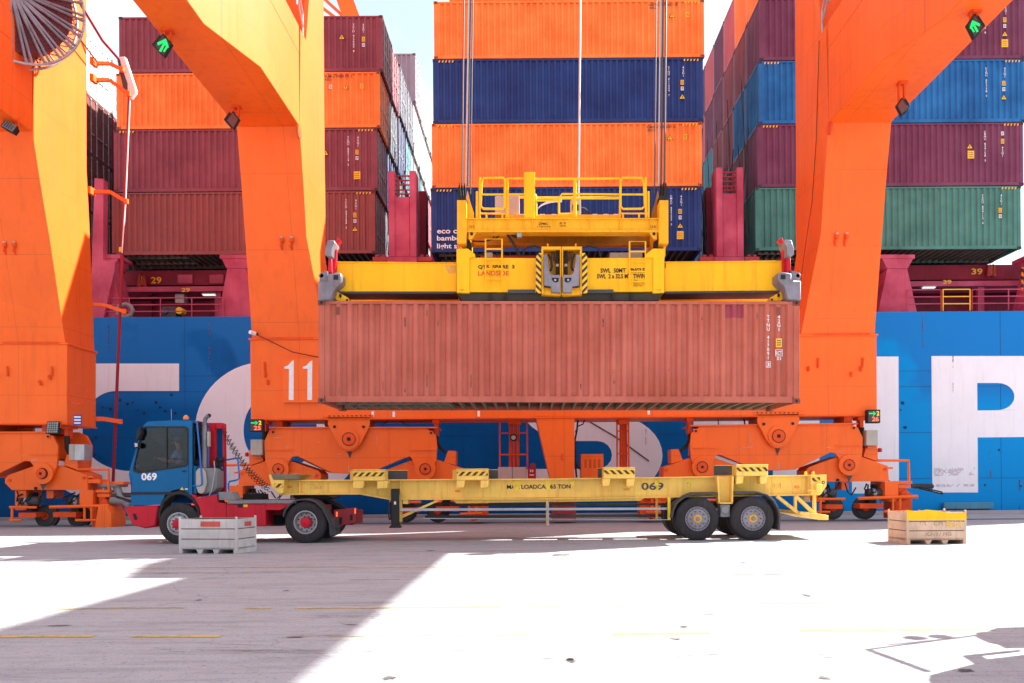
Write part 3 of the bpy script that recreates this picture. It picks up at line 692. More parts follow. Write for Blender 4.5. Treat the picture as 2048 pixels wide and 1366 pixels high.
# weld seams on the shell plating
mb = MB()
for z in (1.55, 3.6, 5.65, 6.35): mb.box(-60, 60, DH-.006, DH+.0, z, z+.018)
for x in (-27, -15.4, -3, 9.5, 21): mb.box(x, x+.018, DH-.0055, DH+.0, -2, zdeck-.02)
mb.build('plating_seam', paint('seam_paint', (.01, .07, .2), .5), ship)
def arc(cx, cy, rx, ry, a0, a1, n=12):
    return [(cx+rx*math.cos(R(a0+(a1-a0)*i/n)), cy-ry*math.sin(R(a0+(a1-a0)*i/n))) for i in range(n+1)]
def letter(polys):
    mb = MB()
    for p in polys: mb.pp(p, DH-.012, DH-.002)
    return mb.build('hull_letter', M['whitepaint'], ship)
C_ = [(358, 727)] + arc(195, 852, 125, 125, 90, 180) + arc(195, 873, 125, 125, 180, 270) + [(358, 998), (358, 942)] + arc(262, 872, 97, 70, 270, 180) + arc(232, 855, 67, 73, 180, 90) + [(358, 782)]
letter([C_])
O1 = arc(530, 861, 140, 137, 90, 180, 14)+arc(530, 861, 140, 137, 180, 270, 14); 
O2 = arc(560, 861, 73, 80, 270, 180, 12)+arc(560, 861, 73, 80, 180, 90, 12)
letter([O1+[(560, 998)]+O2+[(560, 724)], [(560, 724), (560, 781)]+arc(561, 861, 73, 80, 90, -90, 16)+[(560, 998)]+arc(590, 861, 140, 137, -90, 90, 20)])
S_ = [(1030, 995), (1210, 995)]+arc(1210, 911, 115, 84, -90, 90, 18)+[(1160, 827), (1140, 815), (1135, 804), (1140, 790), (1160, 782), (1310, 782), (1310, 727), (1150, 727)]+arc(1150, 804, 112, 78, 90, 270, 18)+[(1195, 882)]+arc(1195, 910, 29, 28, 90, -90, 8)+[(1030, 938)]
letter([S_])
letter([[(1387, 716), (1481, 716), (1481, 820), (1546, 820), (1546, 715), (1639, 715), (1639, 988), (1546, 988), (1546, 877), (1481, 877), (1481, 989), (1387, 989)]])
letter([[(1703, 713), (1797, 713), (1798, 987), (1704, 987)]])
letter([[(1863, 712), (2060, 712)]+arc(2060, 793, 80, 81, 90, -90, 14)+[(1955, 875), (1956, 985), (1865, 985)], ][:0] or
       [[(1863, 712), (1954, 712), (1956, 985), (1865, 985)], [(1954, 712), (2045, 712), (2045, 766), (1954, 766)], [(1955, 821), (2045, 820), (2045, 874), (1955, 875)], [(2045, 766)]+[(1996, 766)]+arc(1996, 793, 33, 27, 90, -90, 12)+[(2045, 820), (2045, 874)]+arc(2045, 793, 85, 81, -90, 90, 16)])
# scuffs and tug marks on the shell
def smudge(name, polys, mat):
    mb = MB()
    for p in polys: mb.pp(p, DH-.0165, DH-.0145)
    return mb.build(name, mat, ship)
random.seed(3)
dots = []
for (x, y) in [(190,811),(205,815),(220,818),(240,800),(255,808),(275,820),(312,805),(320,815),(343,790),(265,805),(288,826),(185,880),(192,875),(170,872),(178,895),(200,915),(190,910),(330,822),(350,826),(1805,806),(1801,820),(1810,855),(1998,900),(1970,970),(2042,972)]:
    r = random.uniform(2, 4); dots.append([(x+r*math.cos(k*.9)*random.uniform(.6, 1.2), y+r*math.sin(k*.9)*random.uniform(.6, 1.2)) for k in range(7)])
smudge('scuff_mark', dots, paint('scuff', (.004, .035, .11), .6))
M['scuffgrey'] = wornmat('grey_scuff', (.74, .71, .77), .55)
smudge('rub_mark', [[(1868, 936), (1950, 935), (1950, 950), (1868, 952)], [(1868, 968), (1950, 968), (1948, 973), (1868, 974)]], M['scuffgrey'])
mb = MB(); mb.pt([(1163, 834, DH-.02), (1230, 873, DH-.02), (1298, 922, DH-.02)], .03, 6); mb.build('mooring_line', M['darkgrey'], ship)
# deck, coamings and pedestals
mb = MB()
zb0 = W(350, 571, 40.0).z; zb1 = W(350, 541, 40.0).z
mb.box(-120, 130, 40.0, 40.3, zb0+.02, zb1)
mb.box(-120, 130, 40.9, 41.1, zdeck+.01, zb0+.01)
for i in range(-34, 40, 1):
    x = i*3.1; mb.box(x, x+.12, 40.78, 40.895, zdeck+.012, zb0)
mb.build('hatch_coaming', M['crimson_dark'], ship)
mb = MB(); zc0 = W(350, 584, 39.7).z; zc1 = W(350, 574, 39.7).z
mb.box(-120, 130, 39.6, 39.98, zc0, zc1); mb.build('passage_beam', M['crimson'], ship)
mb = MB()
for i in range(-20, 24): x = i*5.2+.6; mb.box(x, x+.3, 39.75, 39.95, zdeck+.01, zc0-.01)
mb.build('passage_post', M['crimson'], ship)
mb = MB(); mb.box(-120, 130, 41.2, 65, ZB-.55, ZB-.40); mb.box(-120, 130, 40.31, 41.19, ZB-1.6, ZB-1.5); mb.build('hatch_cover', M['crimson_dark'], ship)
mb = MB(); mb.box(-120, 130, 44, 44.2, zdeck, ZB-.6); mb.build('inner_bulkhead', M['crimson_dark'], ship)
def pedestal(x0, x1, neck=True):
    mb = MB(); D = 37.75; c = (x0+x1)/2
    mb.pp([(x0-8, 509), (x1+8, 509), (x1+8, 517), (x0-8, 517)], D, D+1.2)
    mb.pp([(x0-4, 517.2), (x1+4, 517.2), (x1-6, 537), (x0+6, 537)], D+.02, D+1.1)
    zt = W(c, 537.2, D).z; a = W(x0+7, 537, D).x; b = W(x1-7, 537, D).x
    mb.prism([(a, zt), (b, zt), (b+.45, zdeck+.005), (a-.45, zdeck+.005)], D+.02, D+1.1)
    for k in (-.4, 0, .4): X = W(c, 509, D).x+k; mb.box(X-.06, X+.06, D+.3, D+.5, W(c, 508.8, D).z, W(c, 505, D).z)
    return mb.build('stack_pedestal', M['crimson'], ship, bevel=.01)
for a, b in ((193, 232), (447, 499), (1768, 1822), (772, 776)[:2], (2062, 2100)): 
    if b-a > 10: pedestal(a, b)
# tall raked bracket left of the first pedestal
mb = MB(); mb.pp([(189, 356), (207, 358), (206, 520), (230, 523), (229, 540), (206, 640), (180, 640)], 37.5, 37.9); mb.build('lashing_bridge_post', M['crimson'], ship)
def tower(x0, x1, yt, side):
    t = MB(); D = 36.98+.35; w = 12.5
    t.pb(x0, yt, x0+w, 513, D, D+1.0); t.pb(x1-w, yt-.5, x1, 513, D, D+1.0)
    t.pb(x0+w+.3, yt+52, x1-w-.3, 513, D+.06, D+.9)
    t.pb(x0-2, 513.3, x1+2, 636, D+.02, D+1.0)
    t.build('lashing_bridge_tower', M['crimson'], ship, bevel=.008)
    t = MB(); D2 = D+.3
    for y in (yt+10, yt+19, yt+28, yt+38, yt+46): t.pt([(x0+w-1, y, D2), (x1-w+1, y, D2)], .035, 6)
    t.pt([(x0+w+9, yt+19, D2+.05), (x0+w+9, yt+50, D2+.05)], .03, 6); t.pt([(x1-w-9, yt+19, D2+.05), (x1-w-9, yt+50, D2+.05)], .03, 6)
    t.build('ladder', M['reddull'], ship)
    t = MB(); t.pb(x0-32, 513.5, x0-2.5, 522, D+.1, D+1.2); t.pb(x1+2.5, 513.5, x1+32, 522, D+.1, D+1.2)
    t.pb(x0-27, 509, x0-20, 513.2, D+.3, D+.6); t.pb(x0-14, 509, x0-7, 513.2, D+.3, D+.6); t.pb(x1+8, 509, x1+15, 513.2, D+.3, D+.6); t.pb(x1+20, 509, x1+26, 513.2, D+.3, D+.6)
    t.build('twistlock_platform', M['reddull'], ship, bevel=.006)
    t = MB()
    if side > 0: t.pb(x1+6, yt+40, x1+20, 512, 39.3, 40.2)
    else: t.pb(x0-20, yt+40, x0-4, 512, 39.3, 40.2)
    t.build('lashing_plate_and_backdrop', M['crimson_dark'], ship)
mb = MB(); mb.box(-9.5, 13.5, 62, 62.4, zdeck, 21.5); mb.build('lashing_plate_and_backdrop', M['crimson_dark'], ship)  # added dark backdrop closing the sky gaps beside the central stack
mb = MB(); mb.box(22, 42, 55, 55.4, zdeck, 14.5); mb.build('lashing_plate_and_backdrop', M['crimson_dark'], ship)  # another added dark backdrop, hides the sky under the right stack
tower(777, 832, 342, 1); tower(1433, 1487, 335, -1)
# lashing rods against the stack ends
mb = MB(); random.seed(11)
for (xe, sgn, D0) in ((762, 1, 38.5), (1410, -1, 0), (1516, -1, 38.2)):
    for r in range(6):
        D = (38.6+r*2.5)
        if xe == 762: X = W(xe, 400, 38.5).x+.28
        elif xe == 1516: X = W(xe, 400, 38.2).x-.28
        else: X = W(1407, 400, Dc).x+.3
        for (y0, y1, z0, z1) in ((.2, 2.2, ZB, ZB+5.8), (2.2, .2, ZB, ZB+5.8), (.2, 2.3, ZB, ZB+3.0), (.5, 1.4, ZB+1, ZB+8.8)):
            mb.tube([(X+random.uniform(-.1, .1), D+y0, z0), (X+random.uniform(-.1, .1), D+y1, z1)], .022, 5)
mb.build('lashing_rod', M['rope'], ship)
# rails
def railing(x0, x1, yt, yb, D, mat, name, n=3, rnd=True):
    mb = MB(); r = .027
    for k in range(n): y = yt+(yb-yt)*k/n; mb.pt([(x0, y, D), (x1, y-(x1-x0)*.007, D)], r, 6)
    m = max(2, int((x1-x0)/55)+1)
    for k in range(m): x = x0+(x1-x0)*k/(m-1); y = -(x-x0)*.007; mb.pt([(x, yt+y, D+.002), (x, yb+y, D+.002)], r, 6)
    return mb.build(name, mat, ship)
railing(196, 446, 597, 637, DH+.4, M['crimson'], 'deck_railing')
railing(1815, 1882, 580, 622, DH+.4, M['crimson'], 'deck_railing'); railing(1944, 2090, 579, 621, DH+.4, M['crimson'], 'deck_railing')
railing(1886, 1940, 579, 622, DH+.41, M['hazyellow'], 'rail_gate')
mb = MB()
textbox(mb, '29', 302, 554, 323, 567, 40.0, bold=.02); textbox(mb, '39', 1943, 537, 1965, 549, 40.0, bold=.02)
textbox(mb, '29', 363, 576, 380, 584, 39.6, bold=.02); textbox(mb, '39', 1886, 560, 1903, 568, 39.6, bold=.02)
mb.build('bay_number', M['hazyellow'], ship)
for (x, y) in ((417, 588.5), (1859, 574)):
    mb = MB(); mb.pb(x-14, y-2.5, x+14, y-.6, 39.3, 39.55); mb.build('lamp_housing', M['beige'], ship)
    mb = MB(); mb.pb(x-12, y-.4, x+12, y+1.8, 39.33, 39.5); mb.build('strip_lamp', M['lamp'], ship)
mb = MB(); mb.pb(350, 588, 368, 606, 39.9, 40.4); mb.pb(1809, 573, 1824, 592, 39.9, 40.4); mb.build('junction_box', M['beige'], ship, bevel=.01)
mb = MB(); mb.pb(324, 613, 352, 636, 38.3, 39.0); mb.disc(328, 621, 7, 38.2, 38.9); mb.build('deck_winch', M['darkgrey'], ship, bevel=.01)
mb = MB(); mb.disc(358, 621, 7, 38.25, 38.7); mb.build('winch_drum_cover', M['hazyellow'], ship)
mb = MB(); mb.tube([W(236, 628, 37.6), W(234, 618, 37.6), W(240, 611, 37.6), W(252, 608, 37.6), W(262, 612, 37.6), W(266, 621, 37.6), W(262, 630, 37.6), W(250, 634, 37.6)], .09, 8, closed=True)
mb.pb(236, 634, 270, 638.5, 37.3, 38.0); mb.build('fairlead', M['grey'], ship)
for (a, b, y0, y1) in ((355, 385, 549, 567), (419, 447, 549, 567)):
    mb = MB(); mb.pb(a, y0, b, y1, 39.93, 39.995); mb.build('access_cover', M['crimson'], ship, bevel=.01)
for x, yy in ((283, 560), (1984, 540)):
    mb = MB(); mb.pp([(x-9, yy+12), (x-7, yy-9), (x-3, yy-12), (x-1, yy+12)], 39.7, 39.85); mb.pp([(x+3, yy+12), (x+3, yy-12), (x+7, yy-9), (x+9, yy+12)], 39.7, 39.85); mb.build('cleat_bracket', M['reddull'], ship)
    mb = MB(); mb.pb(x-.5, yy-8, x+1, yy+9, 39.8, 39.9); mb.build('marker_strip', M['hazyellow'], ship)
mb = MB(); mb.pt([(225, 552, 38.4), (222, 638, 38.4)], .035, 6); mb.build('marked_pole', hazard('hazard_pole', .35, 1), ship)
mb = MB(); mb.pt([(2045, 535, 38.4), (2046, 621, 38.4)], .06, 6); mb.build('marked_pole', hazard('orange_pole', .35, 1, (.9, .3, .02)), ship)
# quay fender panel
mb = MB(); mb.pb(1889, 1005, 1988, 1018, QY+.02, QY+.25); a = single(mb, 'quay_fender', M['teal'], 'teal blue fender panel at the quay edge against the hull', 'fender', bevel=.02)
# tyre marks on the quay
M['tyremark'] = wornmat('tyre_mark', (.14, .135, .135), .58)
random.seed(31)
for (px0, px1, py, w, sl) in [(200, 1100, 1108, .22, 0), (1000, 2000, 1112, .22, .1), (0, 700, 1150, .25, .05), (900, 1700, 1180, .2, -.1), (1300, 2048, 1230, .16, .12), (300, 1200, 1300, .16, -.15), (1000, 1750, 1320, .14, .1), (1500, 2040, 1150, .22, 0), (600, 1500, 1235, .18, .12)]:
    a = G(px0, py); c = G(px1, py-(px1-px0)*.007); n = 14; mb = MB(); vs = []
    for i in range(n+1):
        t = i/n; x = a.x+(c.x-a.x)*t; y = a.y+sl*math.sin(t*3.0)*1.2; vs += [(x, y-w/2, .0075), (x, y+w/2, .0075)]
    mb.add(vs, [(2*i, 2*i+2, 2*i+3, 2*i+1) for i in range(n)]); struct(mb, 'tyre_mark', M['tyremark'])
M['ruststreak'] = wornmat('rust_streak', (.16, .08, .06), .55)
mb = MB()
for (x, y, w, h) in [(215, 640, 2, 60), (418, 640, 3, 120), (1845, 625, 2, 70), (1980, 900, 3, 90), (2038, 960, 3, 60), (1760, 990, 3, 30), (1905, 712, 2, 90), (940, 850, 2, 90), (1290, 830, 3, 60)]:
    mb.pp([(x, y), (x+w, y), (x+w*.7, y+h), (x+w*.3, y+h)], DH-.02, DH-.018)
mb.build('rub_mark', M['ruststreak'], ship)
# ================================================================ quay cranes
XC = 1.22
crane = thing('gantry_crane', 'orange gantry crane straddling the yellow trailer, number 11 on its left leg', 'crane', (XC, 31.0, 0), 'orange quay gantry cranes')
ZS0, ZS1 = 3.84, 6.74; ZP = 13.6
def loft(mb, secs):
    """secs: (z, x0, x1, y0, y1) from bottom to top"""
    for a, b in zip(secs[:-1], secs[1:]):
        z, x0, x1, y0, y1 = a; Z, X0, X1, Y0, Y1 = b
        mb.hexa([(x0,y0,z),(x1,y0,z),(x1,y1,z),(x0,y1,z),(X0,Y0,Z),(X1,Y0,Z),(X1,Y1,Z),(X0,Y1,Z)])
def loftshell(mb, secs):
    n = len(mb.v); 
    for z, x0, x1, y0, y1 in secs: mb.v += [(x0,y0,z),(x1,y0,z),(x1,y1,z),(x0,y1,z)]
    k = len(secs); f = [(n, n+3, n+2, n+1), (n+4*k-4, n+4*k-3, n+4*k-2, n+4*k-1)]
    for i in range(k-1):
        a = n+4*i
        for j in range(4): f.append((a+j, a+(j+1)%4, a+4+(j+1)%4, a+4+j))
    mb.f += f; mb.mi += [mb.m]*len(f)
mb = MB(); mb.box(XC-11.27, XC+11.27, 30.0, 32.0, ZS0, ZS1)
mb.box(XC-11.32, XC+11.32, 29.95, 32.05, ZS1-.05, ZS1+.02)
mb.box(XC-11.30, XC+11.30, 29.93, 32.07, ZS0-.035, ZS0+.0)
mb.build('sill_beam', M['crane'], crane, bevel=.015)
for s in (-1, 1):
    def xx(h): return XC+s*h
    mb = MB(); secs = []
    for z, ho, hi, y0, y1 in [(ZS1+.02, 11.2, 8.55, 30.0, 32.0), (10.14, 11.14, 9.0, 29.15, 31.85), (11.6, 11.1, 8.97, 28.75, 31.8), (ZP, 11.07, 8.95, 28.2, 31.65), (17.0, 11.05, 8.95, 28.4, 31.65)]:
        secs.append((z, min(xx(ho), xx(hi)), max(xx(ho), xx(hi)), y0, y1))
    loftshell(mb, secs); mb.build('leg', M['crane'], crane, smooth=10)
    # upper leg above the portal beam, with the triangular access opening beside it
    mb = MB(); a, b = sorted((xx(11.05), xx(8.95)))
    mb.box(a, b, 30.3, 31.65, 17.0, 27.5)
    o1, o2 = sorted((xx(11.05), xx(10.9))); mb.prism([(25.6, 17.0), (30.3, 17.0), (30.3, 21.5)], o1, o2, 'x')
    i1, i2 = sorted((xx(8.95), xx(9.1))); mb.prism([(29.1, 17.0), (30.3, 17.0), (30.3, 20.5), (30.0, 20.5)], i1, i2, 'x')
    mb.build('upper_leg', M['crane'], crane)
    mb = MB(); xr = xx(9.0)
    for z in (17.35, 17.8): mb.tube([(xr, 28.9, z), (xr, 26.0, z+2.6)], .035, 6)
    for k in range(4): mb.tube([(xr, 28.9-k*.75, 17.0+k*.7), (xr, 28.9-k*.75, 17.85+k*.7)], .03, 6)
    mb.build('handrail', M['galv'], crane)
    mb = MB()   # portal beam running landward over the truck lane, with its wide haunch at the leg
    def poly(pts, z0, z1):
        mb.prism([(xx(h), y) for h, y in pts], z0, z1, 'z')
    poly([(11.07, 28.2), (11.07, -7), (9.72, -7), (9.72, 21.9), (8.97, 24.2), (8.95, 28.2)], ZP, 16.1)
    mb.build('portal_beam', M['crane'], crane, bevel=.02)
    mb = MB(); poly([(11.07, 28.2), (11.07, 21.9), (9.72, 21.9), (8.97, 24.2), (8.95, 28.2)], 16.1, 17.0); mb.build('haunch_box', M['crane'], crane)
    mb = MB(); secs = [(0, *sorted((xx(11.2), xx(8.8))), -1.2, .8), (ZP, *sorted((xx(11.07), xx(8.95))), -1.0, .8)]
    if False: loftshell(mb, secs)
    c = (xx(8.93), 28.05, ZP-.25); mb = MB(); mb.lathe([(.22, -.03), (.22, .03)], c, 'x', 20); mb.lathe([(.09, -.035), (.09, .035)], c, 'x', 12)
    mb.build('lifting_eye', M['crane_dirty'], crane)
    mb = MB()
    mb.box(*sorted((xx(11.0), xx(9.0))), 29.93, 29.998, ZS1-.02, ZS1+.03)
    for h in (10.75, 9.15): mb.tube([(xx(h), 29.97, 5.55), (xx(h), 29.93, 5.9)], .035, 6)
    mb.disc(0, 0, 0, 1, 1.1) if False else None
    mb.build('weld_flange', M['crane_dirty'], crane)
    # spot lamps on the leg face
    for k in (-.17, .17):
        X = xx(9.7)+k; Z = 9.95; yf = 29.22-(Z-10.14)*.26
        mb = MB(); mb.tube([(X, yf, Z-.22), (X-.03, yf-.12, Z-.1), (X+.02, yf-.14, Z)], .04, 8); mb.lathe([(.05, 0), (.075, .03), (.07, .14)], (X+.02, yf-.14, Z), 'z', 10)
        mb.m = 1; mb.lathe([(.06, .141), (.055, .2), (.02, .22)], (X+.02, yf-.14, Z), 'z', 10)
        mb.build('spot_lamp', [M['crane_dirty'], M['beige']], crane)
# landward legs standing either side of the camera position
for s in (-1, 1):
    pass
def bset(dx, mir, outer):
    """one equaliser set: measured on the right-hand set, moved or mirrored for the others"""
    c0 = W(1558, 872, 30.2).x
    T = Matrix.Translation((dx, 0, 0))
    if mir: T = T @ Matrix.Translation((c0, 0, 0)) @ Matrix.Diagonal((-1, 1, 1, 1)) @ Matrix.Translation((-c0, 0, 0))
    def mk(): m = MB(); m.xf = T; return m
    eqr = thing('x', '', '', (0, 0, 0)); bpy.data.objects.remove(eqr)
    m = mk()
    q = [(1382, 866), (1400, 853), (1700, 848), (1716, 855), (1726, 875), (1725, 900), (1724, 915), (1712, 942), (1706, 949), (1699, 950), (1691, 947), (1684, 940), (1677, 915), (1670, 906), (1660, 905), (1600, 935), (1590, 939), (1560, 941), (1520, 940), (1500, 934), (1446, 912), (1436, 909), (1431, 913), (1422, 938), (1414, 949), (1405, 952), (1396, 948), (1391, 941), (1382, 917), (1380, 890)]
    m.pp(q, 30.2, 30.32); m.pp(q, 31.5, 31.62)
    inner = [(1390, 868), (1405, 858), (1700, 853), (1718, 875), (1717, 900), (1664, 902), (1590, 933), (1515, 934), (1440, 906), (1388, 910)]
    m.pp(inner, 30.33, 31.49)
    m.pp([(1380, 850), (1716, 845.5), (1716, 848.5), (1380, 853)], 30.1, 31.7)
    eq = m.build('equaliser_beam', M['crane'], crane, bevel=.01)
    m = mk()
    for (x, y, r) in ((1405, 934, 21), (1699, 930, 21)): m.disc(x, y, r, 30.13, 30.2, 28)
    m.pb(1384, 895, 1436, 896.5, 30.15, 30.2); m.pb(1671, 891, 1725, 892.5, 30.15, 30.2)
    m.build('boss_plate', M['crane'], eq)
    m = mk()
    for (x, y, r) in ((1405, 934, 10), (1699, 930, 10)): m.disc(x, y, r, 30.06, 30.13, 20)
    m.build('pin', M['crane_dirty'], eq)
    m = mk()
    for (x, y) in ((1392, 862), (1708, 856)): m.disc(x, y, 4.5, 30.17, 30.2, 12)
    m.m = 1
    for (x, y) in ((1392, 862), (1708, 856)): m.disc(x, y, 2.4, 30.15, 30.17, 10)
    for (x, y, r) in ((1405, 934, 11.5), (1699, 930, 11.5)): m.disc(x, y, r, 30.115, 30.135, 20)
    for (x, y, r) in ((1405, 934, 3), (1699, 930, 3)): m.disc(x, y, r, 30.05, 30.06, 8)
    m.build('lug_eye', [M['crane'], M['dark']], eq)
    m = mk(); m.pp([(1508, 824), (1608, 823), (1608, 828), (1508, 829)], 29.95, 31.9)
    h = [(1515, 829), (1598, 828), (1599, 842), (1581, 878), (1573, 890), (1562, 896), (1550, 896), (1541, 890), (1533, 880), (1515, 845)]
    m.pp(h, 30.0, 30.1); m.pp(h, 31.72, 31.85); m.pp([(1520, 829), (1594, 828), (1594, 845), (1520, 846)], 30.1, 31.71)
    hb = m.build('hanger_bracket', M['crane'], crane, bevel=.008)
    m = mk(); m.disc(1558, 872, 21, 29.95, 30.0, 30); m.build('boss_plate', M['crane'], hb)
    m = mk(); m.disc(1558, 872, 12, 29.87, 29.94, 20); m.build('pin', M['crane_dirty'], hb)
    m = mk(); m.disc(1558, 872, 13.4, 29.93, 29.955, 20); m.disc(1528, 848, 3, 29.96, 30.0, 8); m.disc(1586, 847, 3, 29.96, 30.0, 8); m.disc(1558, 872, 4, 29.86, 29.87, 8)
    for k in range(10): m.disc(1515+k*9, 825.5, 1.4, 29.9, 29.93, 6)
    m.build('bolt', M['dark'], hb)
    m = mk(); m.pp([(1551, 897), (1561, 897), (1557, 905), (1555, 911)], 30.17, 30.195); m.pp([(1693, 951), (1705, 951), (1700, 960), (1698, 966)], 30.17, 30.19) ; m.build('grease_stain', M['crane_dirty'] if False else M['darkgrey'], eq)
    m = mk(); random.seed(int(abs(dx)))
    for k in range(9):
        x = random.uniform(1400, 1700); y = random.uniform(866, 904); m.pp([(x, y), (x+random.uniform(4, 14), y-.3), (x+random.uniform(4, 14), y+.5), (x, y+.8)], 30.188, 30.196)
    m.pp([(1557, 925), (1558, 925), (1558, 939), (1557, 939)], 30.188, 30.196); m.pp([(1500, 866), (1500.6, 866), (1500.6, 884), (1500, 884)], 30.188, 30.196)
    m.build('chalk_mark', M['pinkgrey'], eq)
    # struts from the sill down to the beam
    m = mk()
    m.pp([(1690, 824), (1701, 824), (1705, 846), (1688, 846)], 30.3, 31.4); m.pb(1716, 822, 1735, 840, 30.5, 31.0); m.pb(1720, 840, 1727, 860, 30.55, 30.9)
    m.pb(1374, 828, 1388, 843, 30.4, 30.9); m.pb(1376, 843, 1384, 868, 30.45, 30.8)
    m.build('bracket', M['crane_dirty'], crane)
    m = mk(); m.pt([(1723, 855, 30.6), (1724, 880, 30.6), (1729, 890, 30.6), (1740, 897, 30.6)], .10, 8); m.pt([(1379, 866, 30.5), (1378, 880, 30.5), (1372, 892, 30.5), (1361, 902, 30.5)], .06, 8)
    m.build('cable_hose', M['black'], crane)
    m = mk(); m.pp([(1342, 899), (1357, 898), (1366, 921), (1343, 927)], 30.4, 31.2); m.pp([(1733, 892), (1755, 891), (1756, 923), (1727, 913)], 30.4, 31.2)
    m.build('cable_bracket', M['crane'], crane, bevel=.006)
    for cx in (1405, 1699):
        o = cx-1699; outr = (cx == 1699) and outer
        sx = -1 if cx == 1405 else 1
        def X(v): return 1699+sx*v+o
        def PPx(m, pts, a, b): m.pp([(X(x-1699), y-(o*.007)) for x, y in pts], a, b)
        def PBx(m, x0, y0, x1, y1, a, b): u, w = sorted((X(x0-1699), X(x1-1699))); m.pb(u, y0-o*.007, w, y1-o*.007, a, b)
        m = mk(); bp = [(1612, 941), (1618, 934), (1676, 913), (1725, 914), (1776, 932), (1778, 962), (1626, 964), (1612, 950)]
        PPx(m, bp, 30.36, 31.44); bal = m.build('balance_beam', M['crane'], crane, bevel=.01)
        m = mk()
        for ex, ey in ((1622, 944), (1771, 938)): m.disc(X(ex-1699), ey-o*.007, 3.5, 30.33, 30.36, 10)
        m.build('lug_eye', M['crane_dirty'], bal)
        m = mk()
        PBx(m, 1628, 964.3, 1650, 1004, 30.45, 31.4); PBx(m, 1683, 964.3, 1697, 980, 30.6, 31.3)
        if outr:
            PBx(m, 1770, 962.5, 1797, 993, 30.2, 31.5); PPx(m, [(1774, 993), (1797, 993), (1792, 1004), (1780, 1004)], 30.4, 31.3)
        else: PBx(m, 1765, 964.3, 1790, 1006, 30.3, 31.4)
        m.build('wheel_box', M['crane'], bal, bevel=.008)
        for wx in (1663, 1728):
            c = W(X(wx-1699), 1010, 31.04); 
            for dd in (0,):
                m = mk(); m.lathe([(.10, -.16), (.34, -.16), (.36, -.12), (.40, -.10), (.43, -.09), (.43, .09), (.40, .1), (.34, .14), (.1, .14)], (c.x, 31.04, .47), 'y', 28)
                wh = m.build('wheel', M['darkgrey'], bal)
                m = mk(); m.lathe([(.12, -.2), (.14, -.17), (.14, -.161)], (c.x, 31.04, .47), 'y', 14); m.build('hub', M['crane_dirty'], wh)
            ax = W(X(wx-1699+(-8 if wx < 1700 else 26)), 986, 30.5)
            m = mk(); m.lathe([(.05, -.40), (.15, -.38), (.165, -.30), (.165, -.05), (.175, -.04), (.175, .04), (.165, .05), (.165, .26), (.12, .33)], (ax.x, 30.55, ax.z), 'x', 16)
            mo = m.build('motor', M['darkgrey'], bal)
            m = mk(); m.lathe([(.172, -.16), (.172, .02)], (ax.x, 30.55, ax.z), 'x', 16); m.build('motor_band', M['galv'], mo)
            m = mk(); m.box(ax.x-.08, ax.x+.08, 30.62, 30.9, ax.z+.17, ax.z+.32); m.tube([(ax.x+.3, 30.6, ax.z+.1), (ax.x+.42, 30.6, ax.z+.28), (ax.x+.5, 30.6, ax.z+.45)], .03, 6); m.build('brake', M['dark'], mo)
        m = mk(); random.seed(int(cx+abs(dx)))
        for wx in (1650, 1745):
            for k in range(5):
                a0 = (X(wx-1699+random.uniform(-12, 12)), 968+random.uniform(0, 6), 30.5+random.uniform(0, .3)); m.pt([a0, (a0[0]+random.uniform(-6, 6), a0[1]+random.uniform(6, 14), 30.35), (a0[0]+random.uniform(-12, 12), a0[1]+random.uniform(14, 28), 30.4)], random.choice([.018, .03]), 6)
            m.pb(X(wx-1699)-7, 996, X(wx-1699)+8, 1006, 30.5, 31.0)
        m.build('drive_unit', M['dark'], bal)
        m = mk(); g = .045
        def TT(pts, r=g): m.pt([(X(x-1699), y-o*.007, D) for x, y, D in pts], r, 8)
        TT([(1636, 998, 30.1), (1690, 998, 30.1)]); TT([(1716, 997, 30.1), (1835 if outr else 1805, 993, 30.1)], .06)
        TT([(1641, 998, 30.1), (1641, 1026, 30.1)]); TT([(1660, 1024, 30.1), (1636, 1024, 30.1)])
        for xg in (1786, 1800): TT([(xg, 995, 30.1), (xg, 1022, 30.1)])
        TT([(1768, 1023, 30.1), (1812, 1022, 30.1)])
        m.build('guard_rail', M['crane'], bal)
        m = mk(); PBx(m, 1651, 1009, 1686, 1018, 30.15, 30.8); PBx(m, 1720, 1007, 1766, 1017, 30.15, 30.8); m.build('rail_sweep_plate', M['crane_dirty'], bal, bevel=.005)
        m = mk(); PBx(m, 1797.5, 968, 1812, 986, 30.4, 30.9); PBx(m, 1799, 986.3, 1824, 1034, 30.45, 31.2); PBx(m, 1790, 1004, 1798.8, 1038, 30.3, 31.3)
        c = W(X(110), 990, 30.4); m.lathe([(.05, -.08), (.16, -.06), (.2, .0), (.2, .1)], (c.x, 30.4, c.z), 'y', 14)
        c = W(X(98), 1008, 30.4); m.lathe([(.05, -.08), (.13, -.06), (.16, .0), (.16, .1)], (c.x, 30.45, c.z), 'y', 14)
        m.build('gear_box', M['crane_dirty'], bal, bevel=.008)
        m = mk(); m.pt([(X(1690-1699), 966, 30.3), (X(1696-1699), 985, 30.25), (X(1703-1699), 990, 30.3), (X(1712-1699), 975, 30.4)], .025, 6); m.pt([(X(1640-1699), 966, 30.3), (X(1645-1699), 975, 30.25), (X(1652-1699), 972, 30.3)], .03, 6)
        m.disc(X(1676-1699), 960-o*.007, 3, 30.3, 30.35, 8)
        m.build('cable', M['dark'], bal)
